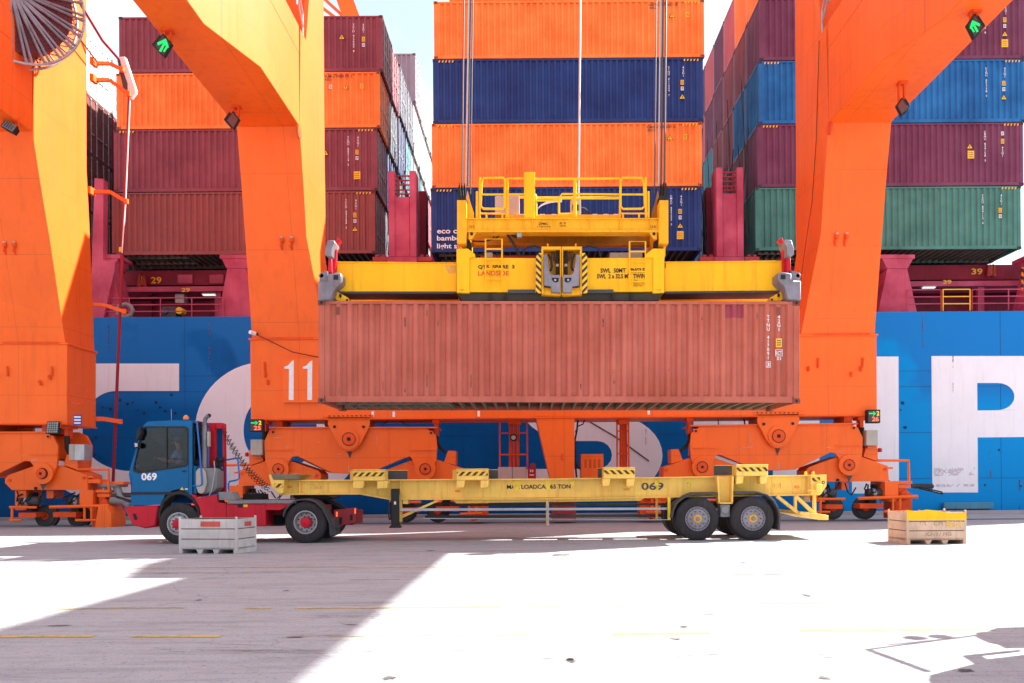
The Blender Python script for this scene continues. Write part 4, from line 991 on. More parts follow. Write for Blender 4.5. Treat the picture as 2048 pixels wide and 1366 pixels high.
        if outr:
            m = mk(); m.pt([(1822, 972, 30.5), (1866, 973, 30.5)], .075, 10); [m.pt([(1828+i*3.4, 972, 30.5), (1830+i*3.4, 972, 30.5)], .095, 10) for i in range(11)]
            m.build('buffer', M['darkgrey'], bal)
            m = mk(); m.pb(1797, 962, 1824, 967, 30.3, 30.8); m.pb(1797, 969, 1822, 976, 30.35, 30.7); m.pt([(1755, 921, 30.4), (1817, 921, 30.4), (1818, 966, 30.4)], .05, 8); m.pb(1775, 934, 1786, 938, 30.4, 30.7)
            m.build('buffer_frame', M['crane'], bal)
            m = mk(); m.pt([(1838, 977, 30.3), (1886, 988, 30.1), (1884, 984, 30.1), (1838, 974, 30.3)], .025, 6); m.build('sensor_arm', M['dark'], bal)
            m = mk(); m.pb(1760, 897, 1764, 904, 30.3, 30.5); m.tube([W(1759, 900, 30.4), W(1759, 896, 30.4)], .05, 8); m.build('siren', M['red'], bal)
dxL = W(696, 886, 30.2).x-W(1558, 872, 30.2).x
bset(0, False, True); bset(dxL, True, True)
m = MB(); m.pp([(1071, 832), (1149, 832), (1149, 958), (1150, 1004), (1109, 1005), (1100, 958)], 30.0, 31.4); m.build('stowage_leg', M['crane'], crane, bevel=.012)
m = MB(); m.pb(1104, 1006, 1152, 1040, 30.2, 31.2); m.pb(1112, 1016, 1142, 1028, 30.15, 30.19); m.build('stowage_socket', M['reddull'], crane, bevel=.01)
m = MB(); m.pt([(1125, 908, 29.99), (1125, 920, 29.95)], .04, 6); m.build('lug', M['crane_dirty'], crane)
def frame(x0, x1, bars, pipes, py0, name='cable_ladder'):
    m = MB(); D = 31.2
    m.pb(x0, 838, x0+3, 936, D, D+.12); m.pb(x1-3, 838, x1, 936, D, D+.12)
    for y in bars: m.pb(x0+3.1, y-1.3, x1-3.1, y+1.3, D+.01, D+.1)
    for x in pipes: m.pt([(x, 846, D+.2), (x, 935, D+.2)], .06, 8)
    m.pb(pipes[0]-5, 837, pipes[-1]+6, 848, D-.1, D+.3)
    return m.build(name, M['crane_dirty'], crane)
frame(998, 1056, (866, 909), (1021, 1028, 1036), 838); frame(1233, 1259, (862, 907), (1242, 1247, 1251), 836)
m = MB(); m.disc(1027, 875, 7, 30.9, 31.15); m.m = 1; m.disc(1027, 875, 4.5, 30.88, 30.9); m.build('horn', [M['dark'], M['galv']], crane)
m = MB(); m.pb(990, 958.3, 1075, 962, 30.9, 31.8); m.pb(1158, 955.5, 1262, 959, 30.9, 31.8); m.pb(1232, 936, 1260, 955.3, 31.0, 31.5); m.build('service_platform', M['crane_dirty'], crane)
m = MB(); m.pb(996, 934, 1024, 958, 30.95, 31.7); m.pb(1025, 934, 1053, 958, 30.96, 31.7); m.build('cabinet', M['pinkgrey'], crane, bevel=.01)
m = MB(); m.pb(1162, 908, 1207, 955, 30.95, 31.6)
m.m = 1
for k in range(4):
    for j in range(8): x = 1169+k*9; m.pb(x, 919+j*2.2, x+5, 920+j*2.2, 30.935, 30.95)
m.build('electrical_cabinet', [M['crane'], M['dark']], crane, bevel=.004)
m = MB(); m.pb(1055, 936, 1072, 957, 30.95, 31.4); fb = m.build('fire_extinguisher_box', M['red'], crane, bevel=.006)
m = MB(); textbox(m, '\u2668', 1060, 939, 1067, 945, 30.94) if False else m.pb(1060, 939, 1062.5, 944, 30.93, 30.945); m.pb(1064, 939, 1066.5, 944, 30.93, 30.945); m.pb(1059, 949, 1068, 951, 30.93, 30.945); m.build('pictogram', M['white'], fb)
m = MB(); c = W(1066, 932, 31.0); m.lathe([(.05, -.1), (.11, -.1), (.11, .1), (.05, .1)], (c.x, 31.0, c.z), 'y', 16); m.build('hose_reel', M['reddull'], crane)
m = MB(); m.pt([(1156, 838, 31), (1154, 860, 31), (1150, 880, 31), (1151, 930, 31), (1153, 955, 31)], .035, 6); m.pt([(1170, 838, 31), (1166, 848, 31), (1155, 853, 31), (1151, 865, 31)], .025, 6); m.pt([(1151, 925, 31), (1155, 934, 31), (1162, 938, 31)], .04, 6)
m.pt([(1438, 828, 31), (1436, 840, 31), (1437, 850, 31)], .02, 6); m.pt([(1480, 832, 31), (1488, 838, 31), (1490, 850, 31)], .03, 6); m.pt([(765, 858, 31), (766, 848, 31), (778, 842, 31), (800, 842, 31), (815, 850, 31), (820, 860, 31)], .015, 6)
m.build('hanging_cable', M['black'], crane)
m = MB()
for (x, y) in ((745, 828), (787, 828), (957, 827), (1297, 823)): m.pb(x-2, y-5, x+3, y+6, 29.985, 29.998)
m.build('white_tag', M['white'], crane)
for (x, y) in ((530, 750), (535, 765), (1617, 738), (1722, 738), (1703, 749)):
    m = MB(); m.pt([(x, y-5, 29.9), (x, y+4, 29.97)], .045, 6); m.build('lug', M['crane_dirty'], crane)
# number plate
m = MB(); m.pb(565, 716, 638, 805, 29.85, 29.99); plate = m.build('number_plate', M['crane'], crane, bevel=.006)
m = MB()
for x0 in (568, 605):
    m.pp([(x0+9.5, 800), (x0+10, 740), (x0+9.5, 737.5), (x0+1, 737), (x0+.5, 734), (x0+8, 731), (x0+14, 724), (x0+18, 721), (x0+19.5, 721), (x0+19, 800)], 29.84, 29.848)
m.build('number', M['white'], plate)
# thin cables on the legs
m = MB(); m.pt([(510, 668, 29.9), (540, 682, 29.95), (585, 704, 29.9), (640, 715, 29.95)], .014, 5); 
m.build('camera_cable', M['dark'], crane)
m = MB(); m.tube([(XC+8.93, 29.0, 16.8), (XC+8.94, 29.4, 13.5), (XC+8.95, 29.9, 11.5), (XC+8.8, 30.2, 10.0), (XC+8.72, 30.4, 9.0), (XC+8.6, 30.6, 7.6)], .010, 5); m.build('leg_cable', M['dark'], crane)
# ---- second crane, one bay to the left
DX2 = -29.2
crane2 = dup(crane, (DX2, 0, 0), None, skip=('number_plate', 'camera_cable', 'leg_cable', 'white_tag', 'cabinet', 'fire_extinguisher_box', 'hose_reel', 'hanging_cable'))
crane2['label'] = 'orange gantry crane cut off by the left picture edge, carrying a cable reel'
crane2.rotation_euler = (0, .010, 0)
bpy.context.view_layer.update()
# left crane: guide pipe and arms at its right leg
m = MB()
def arm(pts, D=30.6, w=.13):
    D = 32.0
    P = [W(x, y, D+i*.25) for i, (x, y) in enumerate(pts)]
    for a, b in zip(P[:-1], P[1:]): m.bar(a, b, w, w*.8)
    m.box(P[0].x-.06, P[0].x+.08, P[0].y-.25, P[0].y+.1, P[0].z-.13, P[0].z+.13)
    m.lathe([(.09, -.09), (.09, .09)], P[-1], 'z', 12)
arm([(180, 121), (210, 121), (235, 133)], 30.2); arm([(180, 154), (210, 154), (249, 182)], 30.2)
arm([(177, 378), (214, 378), (246, 397)], 30.4); arm([(172, 603), (205, 604), (244, 617)], 30.4); arm([(168, 832), (205, 832), (238, 837)], 30.4, .16)
m.build('guide_arm', M['crane'], crane2)
m = MB(); m.pp([(229, 108), (240, 107), (262, 172), (262, 178), (253, 190), (247, 186)], 32.75, 32.95); m.build('sheave_guard', M['white'], crane2, bevel=.01)
m = MB(); m.pp([(225, 113), (228, 113), (245, 160), (245, 176), (238, 172), (231, 140)], 32.7, 32.9); m.build('sheave', M['darkgrey'], crane2)
m = MB(); m.pt([(250, 190, 32.9), (243, 400, 32.9), (235, 640, 32.9), (229, 840, 32.9), (225, 966, 32.9)], .06, 8); m.build('feed_cable', M['redrod'], crane2)
m = MB(); m.pt([(251.6, 190, 32.85), (244.6, 400, 32.85), (238.5, 500, 32.85)], .025, 6); m.build('guide_wire', M['white'], crane2)
m = MB(); m.pt([(149, 0, 30.6), (195, 75, 31.8), (228, 112, 32.7)], .05, 6); m.pt([(127, 42, 29.9), (185, 118, 31.9)], .03, 6); m.build('feed_cable', M['redrod'], crane2)
m = MB(); m.pb(232, 488, 237, 497, 32.8, 32.85); m.build('cable_clamp', M['hazyellow'], crane2)
m = MB(); c = W(226, 962, 30.9); m.lathe([(.42, -.10), (.5, -.08), (.5, .0), (.38, .04)], c, 'z', 24); m.pt([(212, 966, 30.7), (216, 975, 30.6), (208, 990, 30.6), (201, 992, 30.5)], .13, 8); m.pt([(232, 966, 30.7), (237, 978, 30.6), (245, 995, 30.4), (262, 1003, 30.3)], .15, 8); m.pt([(222, 994, 30.4), (264, 995, 30.3)], .14, 12)
m.build('cable_anchor', M['grey'], crane2)
m = MB(); m.pb(170, 952, 200, 960, 30.4, 31); m.pb(196, 956, 246, 962, 30.5, 31.1); m.build('anchor_arm', M['crane'], crane2, bevel=.01)
m = MB(); m.pp([(196, 1002), (211, 1004), (222, 1020), (222, 1050), (190, 1050), (190, 1040)], 29.9, 31.0); m.build('buffer_box', M['crane'], crane2, bevel=.02)
m = MB(); m.pb(144, 823, 161, 844, 29.97, 29.985); o = m.build('information_sign', M['signblue'], crane2)
m = MB()
for k in range(3): m.pb(146, 826+k*6, 159, 829+k*6, 29.96, 29.968)
m.build('sign_text', M['white'], o)
m = MB(); m.pb(147, 882, 167, 914, 30.0, 30.5); m.build('junction_box', M['galv'], crane2, bevel=.01)
m = MB(); m.pb(136, 882, 146.8, 914, 30.3, 30.8); m.build('junction_box', M['beige'], crane2, bevel=.01)
m = MB(); c = W(152, 781, 29.97); m.tube([(c.x+.36*math.cos(k*math.pi/16), 29.985, c.z+.36*math.sin(k*math.pi/16)) for k in range(32)], .012, 5, True); m.build('inspection_cover', M['crane_dirty'], crane2)
# cable reel
rc = W(2, -20, 27.3); reel = MB(); RR = 2.28
TR = Matrix.Translation(rc) @ Matrix.Rotation(R(48), 4, 'Z')
reel.xf = TR
for off, r in ((-.3, 1.0), (.3, .99)): reel.tube([(RR*r*math.cos(2*math.pi*k/64), off, RR*r*math.sin(2*math.pi*k/64)) for k in range(64)], .045, 8, True)
reel.tube([(RR*.84*math.cos(2*math.pi*k/64), .3, RR*.84*math.sin(2*math.pi*k/64)) for k in range(64)], .02, 6, True)
rl = reel.build('cable_reel_rim', M['galv'], crane2)
reel = MB(); reel.xf = TR
for k in range(24):
    a = 2*math.pi*k/24
    for da in (-.04, .04):
        reel.tube([(.3*math.cos(a+da), -.36, .3*math.sin(a+da)), (RR*math.cos(a+da), -.3, RR*math.sin(a+da))], .05, 8)
    reel.tube([(RR*.98*math.cos(a), -.3, RR*.98*math.sin(a)), (RR*.84*math.cos(a), .3, RR*.84*math.sin(a))], .02, 5)
    reel.tube([(.3*math.cos(a), .36, .3*math.sin(a)), (RR*math.cos(a), .3, RR*math.sin(a))], .03, 6)
reel.build('cable_reel_spoke', M['steel'], crane2)
reel = MB(); reel.xf = TR
pr = [(.4, -.26)]
for k in range(26): r = .42+k*.058; pr += [(r, -.26), (r+.031, -.29), (r+.06, -.26)]
pr += [(1.94, .26), (.4, .26)]
reel.lathe(pr, (0, 0, 0), 'y', 48); reel.build('wound_cable', M['reelcable'], crane2)
reel = MB(); reel.xf = TR; reel.lathe([(.1, -.42), (.32, -.40), (.36, -.2), (.36, .5), (.1, .6)], (0, 0, 0), 'y', 24); reel.tube([(0, .5, 0), (0, 2.2, 0)], .16, 12); reel.build('reel_hub', M['galv'], crane2)
m = MB(); m.pt([(118, 50, 28.8), (123, 52, 28.8), (123, 75, 28.8), (112, 66, 28.8)], .03, 6); m.pt([(106, 88, 28.8), (110, 40, 28.8)], .04, 6); m.build('handrail', M['galv'], crane2)
# ---------------------------------------------------------------- lamps and signs on the cranes (things of their own)
def lane_signal(cx, cy, hw, hh, D, lit, mirror, label, top):
    c = W(cx, cy, D); k = D/F
    t = thing('lane_signal', label, 'signal light', (c.x, D, c.z-hh*k), 'diamond lane signals under the crane beams')
    m = MB(); s = mirror
    ring = [(cx-hw*s*.95, cy+hh*.05), (cx+hw*.05*s, cy-hh), (cx+hw*s, cy-hh*.12), (cx+hw*.12*s, cy+hh)]
    m.pp(ring, D, D+.12); bk = [(cx+(x-cx)*.85-s*7, cy+(y-cy)*.8-2) for x, y in ring]; m.pp(bk, D+.121, D+.3)
    m.build('housing', M['dark'], t, bevel=.012)
    m = MB(); inn = [(cx+(x-cx)*.8, cy+(y-cy)*.8) for x, y in ring]; m.pp(inn, D-.006, D-.001); m.build('screen', M['darkgrey'] if lit else M['deadled'], t)
    if lit:
        m = MB(); r = hw*.62; sl = -.25*s
        def tp(pts): return [(cx+s*x*r/10+1*s, cy+y*r/10) for x, y in pts]
        m.pp(tp([(-10, -4), (5, -11), (10, 4), (6, 6), (2.5, -4.5), (-8.5, .5)]), D-.014, D-.008)
        m.pp(tp([(1, -4), (4.5, -3), (-3, 12), (-7, 10)]), D-.016, D-.0145); m.pp(tp([(5.5, 2), (8, 4), (3, 12), (0, 10.5)]), D-.019, D-.0165)
        m.build('arrow', M['brightgreen'], t)
    m = MB(); a = W(top[0], top[1], D); zt = ZP-.005
    for dx in (-.02, .14): m.box(c.x+dx-.02, c.x+dx+.02, D+.15, D+.25, c.z+hh*k*.6, zt)
    m.box(c.x-.05, c.x+.2, D+.05, D+.3, zt-.05, zt); m.build('bracket', M['crane_dirty'], t)
    return t
lane_signal(325, 90, 19, 24, 22.0, True, 1, 'lit green arrow signal under the left orange beam', (320, 50))
lane_signal(1951, 52, 17, 26, 21.4, True, -1, 'lit green arrow signal at the top right under the beam', (1952, 10))
lane_signal(465, 240, 14, 19, 26.5, False, 1, 'unlit red diamond signal beside the top of the left leg', (468, 215))
lane_signal(1805, 213, 12, 19, 25.2, False, -1, 'unlit red diamond signal beside the top of the right leg', (1812, 190))
def floodlight(cx, cy, w, h, D, label, tilt, ztop):
    c = W(cx, cy, D); k = D/F
    t = thing('floodlight', label, 'floodlight', (c.x, D, c.z-h*k/2))
    m = MB(); m.xf = Matrix.Translation(c) @ Matrix.Rotation(tilt, 4, 'Y') @ Matrix.Rotation(R(-12), 4, 'X') @ Matrix.Translation(-c)
    a = w*k/2; b = h*k/2
    m.hexa([(c.x-a, D, c.z-b), (c.x+a, D, c.z-b), (c.x+a*.7, D+.3, c.z-b*.7), (c.x-a*.7, D+.3, c.z-b*.7), (c.x-a, D, c.z+b), (c.x+a, D, c.z+b), (c.x+a*.7, D+.3, c.z+b*.7), (c.x-a*.7, D+.3, c.z+b*.7)])
    m.build('housing', M['dark'], t, bevel=.012)
    n = MB(); n.xf = m.xf; n.box(c.x-a*.82, c.x+a*.82, D-.012, D-.002, c.z-b*.82, c.z+b*.82); n.build('lens', M['lens'], t)
    n = MB(); n.xf = m.xf
    for i in range(1, 5): x = c.x-a*.82+a*1.64*i/5; n.box(x-.006, x+.006, D-.02, D-.013, c.z-b*.82, c.z+b*.82); z = c.z-b*.82+b*1.64*i/5; n.box(c.x-a*.82, c.x+a*.82, D-.0305, D-.0205, z-.006, z+.006)
    n.build('grille', M['dark'], t)
    n = MB(); n.bar((c.x, D+.2, c.z+b*.6), (c.x, D+.3, ztop), .06); n.bar((c.x-a, D+.1, c.z), (c.x-a, D+.15, ztop), .035); n.bar((c.x+a, D+.1, c.z), (c.x+a, D+.15, ztop), .035); n.build('bracket', M['crane_dirty'], t)
floodlight(105, 855, 26, 26, 29.6, 'square floodlight with grille hung at the corner of the left crane', 0, ZS0-.04)
floodlight(18, 252, 30, 17, 27.2, 'black floodlight tilted under the beam at the left picture edge', R(28), ZP-.01)
def led(cx, cy, w, h, D, digits, label):
    c = W(cx, cy, D); k = D/F
    t = thing('led_display', label, 'display', (c.x, D, c.z-h*k/2), 'lane number displays on the crane')
    m = MB(); m.pb(cx-w/2, cy-h/2, cx+w/2, cy+h/2, D, D+.25); m.build('housing', M['dark'], t, bevel=.02)
    m = MB(); m.pb(cx-w*.43, cy-h*.4, cx+w*.43, cy+h*.42, D-.006, D-.001); m.build('screen', M['darkgrey'], t)
    m = MB(); m.pb(cx-w*.38, cy-h*.25, cx+w*.02, cy-h*.16, D-.014, D-.008); m.pp([(cx-w*.08, cy-h*.36), (cx-w*.02, cy-h*.36), (cx+w*.14, cy-h*.205), (cx-w*.02, cy-h*.05), (cx-w*.08, cy-h*.05), (cx+w*.05, cy-h*.205)], D-.014, D-.008); m.build('arrow', M['brightgreen'], t)
    m = MB(); textbox(m, '2', cx+w*.2, cy-h*.38, cx+w*.4, cy-h*.06, D-.006, bold=.02); m.build('digit', M['orangeled'], t)
    m = MB(); textbox(m, digits, cx-w*.16, cy+h*.03, cx+w*.36, cy+h*.37, D-.006, bold=.02); m.build('digit', M['redled'], t)
    m = MB(); m.bar((c.x+.05, D+.15, c.z+h*k/2-.01), (c.x+.05, D+.2, ZS0-.04), .05); m.build('bracket', M['dark'], t)
led(512, 851, 27, 25, 29.6, '25', 'small display reading 25 at the left end of the middle crane')
led(1748, 832.5, 26, 27, 29.6, '26', 'small display reading 26 at the right end of the middle crane')
def cbox(x0, y0, x1, y1, D, label):
    label = label
    m = MB(); m.pb(x0, y0, x1, y1, D, D+.35); m.m = 1; m.pb(x0+3, y1+.3, x1-3, y1+5, D+.1, D+.25)
    return single(m, 'junction_box', [M['beige'], M['crane_dirty']], label, 'junction box', bevel=.012)
cbox(501, 879, 524, 910, 30.1, 'beige junction box at the left end of the middle crane')
cbox(1733, 860, 1756, 891, 30.1, 'beige junction box at the right end of the middle crane')
m = MB(); a = W(500, 664, 29.6); b = W(510, 667, 29.8); m.tube([a, b], .07, 10); m.m = 1; m.tube([b, b+Vector((.1, .05, -.02))], .04, 8)
single(m, 'security_camera', [M['white'], M['dark']], 'small white security camera on the edge of the left crane leg', 'camera')
# distant orange crane boom above the left stack
m = MB(); m.bar(W(668, -60, 60), W(716, 70, 60), 1.15, 1.4); m.bar(W(640, -10, 60), W(700, 45, 60), .18, .18); m.bar(W(640, 12, 60), W(690, 50, 60), .18, .18)
single(m, 'crane_boom', M['crane'], 'orange boom seen against the sky behind the left container stack', 'crane boom')
# ================================================================ the load
DF = 21.08
c0 = W(637, 603, DF); c1 = W(1601, 604.5, DF); b0 = W(631, 806, DF); b1 = W(1600, 806, DF)
hx = (c0.x+c1.x+b0.x+b1.x)/4; zb = (b0.z+b1.z)/2
held = container('salmon', ST, (hx, DF+CW/2, zb), 'dd', 'faded salmon red container hanging from the yellow spreader', None)
if 'group' in held: del held['group']
held.rotation_euler = (0, .008, 0)
mark(held, [('vtext', 'TTNU 417091', .80, .36, 1.12, .075), ('vtext', '3', .80, 1.56, .10, .07), ('vtext', '42G1', .53, .36, .40, .085), ('ysq', .53, .95)], ST)
m = MB(); y = -CW/2+.018; X = 12.192/2-.80
for (a, b, c_, d) in ((X-.06, X+.06, ST-1.545, ST-1.535), (X-.06, X+.06, ST-1.685, ST-1.675), (X-.06, X-.05, ST-1.675, ST-1.545), (X+.05, X+.06, ST-1.675, ST-1.545)): m.box(a, b, y-.002, y, c_, d)
X = 12.192/2-.53
for (a, b, c_, d) in ((X-.09, X+.09, ST-1.24, ST-1.23), (X-.09, X+.09, ST-1.40, ST-1.39), (X-.09, X-.08, ST-1.39, ST-1.24), (X+.08, X+.09, ST-1.39, ST-1.24)): m.box(a, b, y-.002, y, c_, d)
textw(m, 'RCT', X-.07, X+.07, ST-1.37, ST-1.27, y-.002); textw(m, '01', X-.05, X+.05, ST-1.5, ST-1.42, y-.002)
o = bpy.data.objects.new('marking', m.mesh('marking', mats=[M['white']])); COL.objects.link(o); o.parent = held
M['patch'] = paint('repair_patch', (.36, .06, .085), .5)
m = MB()
hxl = 12.192/2; per = .2785; nn = int((12.192-.36)//per); x00 = -nn*per/2
i = nn-6
pr = []
for k in (i, i+1): a = x00+k*per; pr += [(a+.030, 0), (a+.080, .064), (a+.170, .064), (a+.22, 0)]
vs = []
for (x, d) in pr: vs += [(x, -CW/2+.0255+d, ST-.42), (x, -CW/2+.0255+d, ST-.09)]
m.add(vs, [(2*k, 2*k+2, 2*k+3, 2*k+1) for k in range(len(pr)-1)]); o = bpy.data.objects.new('repair_patch', m.mesh('repair_patch', mats=[M['patch']], smooth=20)); COL.objects.link(o); o.parent = held
M['scratch'] = wornmat('dark_scratch', (.10, .05, .045), .5)
m = MB(); random.seed(5)
for (x, z, w, h) in [(.29, .3, .03, .3), (.45, .08, .012, .25), (.80, .35, .02, .25), (.82, .5, .05, .12)]: pass
for q in range(16):
    X = random.uniform(-5.8, 5.7); z = random.choice([random.uniform(.2, .6), random.uniform(1.9, 2.3)]); k = round((X-x00-.0)/per)*per+x00
    w = random.uniform(.008, .02); h = random.uniform(.08, .35); m.add([(k-w, -CW/2+.0265, z), (k+w, -CW/2+.0265, z), (k+w, -CW/2+.0265, z+h), (k-w, -CW/2+.0265, z+h)], [(0, 1, 2, 3)])
o = bpy.data.objects.new('scratch', m.mesh('scratch', mats=[M['scratch']])); COL.objects.link(o); o.parent = held
m = MB()
for X in (-5.6, 5.55):
    m.box(X-.05, X+.05, -CW/2+.012, -CW/2+.026, ST-.36, ST-.16)
o = bpy.data.objects.new('vent', m.mesh('vent', mats=[PC['salmon'][1]], bevel=.01)); COL.objects.link(o); o.parent = held
# ---------------------------------------------------------------- spreader
spc = W(1118, 600, 22.3)
sp = thing('container_spreader', 'yellow telescopic spreader clamped on top of the salmon container', 'spreader', (spc.x, 22.3, spc.z))
D = 21.45
m = MB(); m.pp([(672, 524), (912.5, 526), (912.5, 583), (672, 583)], D, D+.7); m.pp([(668, 523), (1000, 525), (1000, 526.5), (668, 524.5)], D-.04, D+.74)
m.pp([(1329.5, 525), (1570, 523), (1573, 581), (1329.5, 583)], D, D+.7); m.pp([(1329.5, 523), (1570, 521), (1570, 522.8), (1329.5, 524.8)], D-.04, D+.74)
m.build('telescopic_beam', M['spread'], sp, bevel=.008)
m = MB(); m.pp([(680, 583.3), (912, 583.3), (912, 587), (680, 587)], D-.02, D+.72); m.pp([(1330, 583.3), (1572, 581.3), (1572, 585), (1330, 587)], D-.02, D+.72)
m.build('slide_rail', M['darkgrey'], sp)
m = MB(); m.pp([(690, 575), (1548, 575), (1548, 603), (690, 603)], D+1.35, D+1.75); m.build('far_beam', M['spread'], sp)
m = MB(); Dm = 21.2
m.pp([(939, 515), (1083, 516), (1083, 584), (939, 584)], Dm, Dm+2.0); m.pp([(1164, 516), (1306, 515), (1306, 583), (1164, 584)], Dm, Dm+2.0)
m.pp([(913, 497), (936, 497), (950, 508), (950, 514.6), (939, 514.8), (939, 586), (913, 585)], Dm-.06, Dm+2.06); m.pp([(1329, 497), (1306, 497), (1292, 508), (1292, 514.6), (1306, 514.8), (1306, 586), (1329, 585)], Dm-.06, Dm+2.06)
m.pb(1083.3, 560, 1163.8, 584, Dm+.5, Dm+2.0)
m.build('main_frame', M['spread'], sp, bevel=.01)
m = MB(); m.pp([(914, 586.5), (1328, 586.5), (1315, 601), (925, 601)], Dm+.05, Dm+1.9); m.build('under_frame', M['under'], sp)  # dark material stands in for the shadow below the main frame
m = MB(); m.pb(1016, 579, 1070, 586, Dm-.05, Dm-.002); m.pb(1173, 579, 1227, 586, Dm-.05, Dm-.002); m.build('wear_pad', M['darkgrey'], sp, bevel=.004)
m = MB()
for x in (980, 1010, 1225, 1262): m.pb(x-2, 587, x+2, 600, Dm-.01, Dm+.04)
m.build('guide_bracket', M['dark'], sp)
m = MB()
textbox(m, 'QTS  SPARE  3', 956, 530, 1029, 538.5, Dm, bold=.03, proud=.008)
textbox(m, 'SWL  50MT  SINGLE', 1201, 536.5, 1290, 545.5, Dm, bold=.03, proud=.008); textbox(m, 'SWL  2 x 32.5 MT  TWIN', 1194, 548, 1290, 557, Dm, bold=.03, proud=.008)
for k, s in enumerate(('TARE', 'NO. 3  1300', 'SPREADER TYPE', 'MADE 2008')): textbox(m, s, 1267, 560+k*3.6, 1267+[8, 22, 22, 18][k], 562+k*3.6, Dm, proud=.008)
textbox(m, 'F-12345', 918, 579, 928, 581, Dm-.06, proud=.008); textbox(m, 'F-12345', 1312, 579, 1322, 581, Dm-.06, proud=.008)
m.build('lettering', M['dark'], sp)
m = MB(); textbox(m, 'LANDSIDE', 956, 542, 1018, 551.5, Dm, bold=.02, proud=.008); m.build('lettering', flat('red_lettering', (.75, .08, .01), .5), sp)
m = MB(); q = [(888, 529), (911, 531), (912, 547), (897, 547)]; m.pp(q, D-.006, D-.001); m.build('warning_sticker', paint('faded_sticker', (.75, .42, .08), .5, scale=8), sp)
m = MB(); m.pb(1565, 525, 1569, 536, D-.01, D-.001); m.pb(1329.7, 524, 1331.5, 536, D-.01, D-.001); m.build('gauge_mark', M['dark'], sp)
# centre twin-lift unit
m = MB(); Dk = 20.98
m.pp([(1083, 493), (1122.5, 493), (1122.5, 499), (1083, 499)], Dk, Dk+.5); m.pp([(1124, 493), (1164, 493), (1164, 499), (1124, 499)], Dk, Dk+.5)
m.pb(1083, 499, 1087, 588, Dk, Dk+.4); m.pb(1160, 499, 1164, 588, Dk, Dk+.4); m.pb(1120.5, 499, 1122.6, 589, Dk, Dk+.4); m.pb(1124, 499, 1126, 589, Dk, Dk+.4)
m.pp([(1083, 572), (1122, 572), (1120, 591), (1085, 589)], Dk+.05, Dk+.5); m.pp([(1124, 572), (1164, 572), (1160, 589), (1126, 591)], Dk+.05, Dk+.5)
m.pb(1087, 499, 1160, 572, Dk+.33, Dk+.4); m.pb(1094, 487, 1097, 493, Dk+.1, Dk+.2); m.pb(1150, 487, 1153, 493, Dk+.1, Dk+.2)
m.build('centre_unit', M['headb'], sp, bevel=.004)
for s in (-1, 1):
    def q(pts): return [(1123.3+s*x, y) for x, y in pts]
    m = MB(); m.pp(q([(36.5, 509), (29, 509), (24.5, 543), (22, 548), (16, 550), (5, 549), (2.5, 552), (2.5, 585), (20.5, 585), (21.5, 573), (35, 571)]), Dk-.12, Dk-.02)
    m.build('gather_plate', M['steel'], sp, bevel=.01)
    m = MB(); m.pp(q([(19.5, 555.5), (6, 555.5), (6, 562), (9, 564.5), (15, 564), (19, 560)]), Dk-.135, Dk-.121); m.pp(q([(35, 571.5), (21.8, 573), (21.5, 575), (35, 574)]), Dk-.1, Dk-.03); m.build('slot', M['dark'], sp)
    m = MB(); a = W(1123.3+s*13, 560, Dk-.15); m.sphere(a, .03, 8); m.build('bolt', M['galv'], sp)
    m = MB(); m.pt([(1123.3+s*8.5, 500, Dk+.15), (1123.3+s*8.5, 549, Dk+.1)], .045, 10); cy = m.build('hydraulic_cylinder', M['dark'], sp)
    m = MB(); m.pt([(1123.3+s*8.5, 529, Dk+.12), (1123.3+s*8.5, 534, Dk+.115)], .05, 10); m.build('rod_gland', M['galv'], cy)
    m = MB(); m.pt([(1123.3+s*26, 509, Dk+.1), (1123.3+s*21, 520, Dk), (1123.3+s*19.5, 534, Dk), (1123.3+s*23, 542, Dk+.05)], .03, 6)
    for k in (16, 19, 22): m.pt([(1123.3+s*k, 500, Dk+.2), (1123.3+s*(k-2), 512, Dk+.1), (1123.3+s*(k-3), 522, Dk+.15)], .012, 5)
    m.pt([(1123.3+s*40, 496, Dk+.3), (1123.3+s*55, 492, Dk+.4), (1123.3+s*68, 494, Dk+.4), (1123.3+s*75, 500, Dk+.4), (1123.3+s*77, 512, Dk+.4)], .025, 6)
    m.build('hydraulic_hose', M['black'], sp)
    m = MB(); m.pp(q([(41, 506), (47, 506), (51.5, 515), (51.5, 578), (52, 586), (41, 586)]), Dk-.02, Dk+.03); m.build('hazard_plate', M['haz_l'] if s < 0 else M['haz_r'], sp)
# bits on top of the spreader
m = MB(); m.pb(972, 505, 985, 515, D+.3, D+.6); m.pb(1220, 505, 1285, 515.5, D+.5, D+1.2); m.build('valve_box', M['beige'], sp, bevel=.006)
m = MB(); m.pb(1080, 511, 960, 515.5, D+.9, D+1.2); m.build('hose_tray', M['reddull'], sp)
for (a, b, yb) in ((971, 1004, 515), (1259, 1291, 515)):
    y1 = 478 if a < 1000 else 483
    m = MB(); r = .022
    m.pt([(a, yb+65, 21.1), (a, y1, 21.15), (b, y1, 21.15), (b, yb+65, 21.1)], r, 6)
    for k in range(1, 5): y = y1+k*20; m.pt([(a, y, 21.12), (b, y, 21.12)], r, 6)
    m.build('ladder', M['spread'], sp)
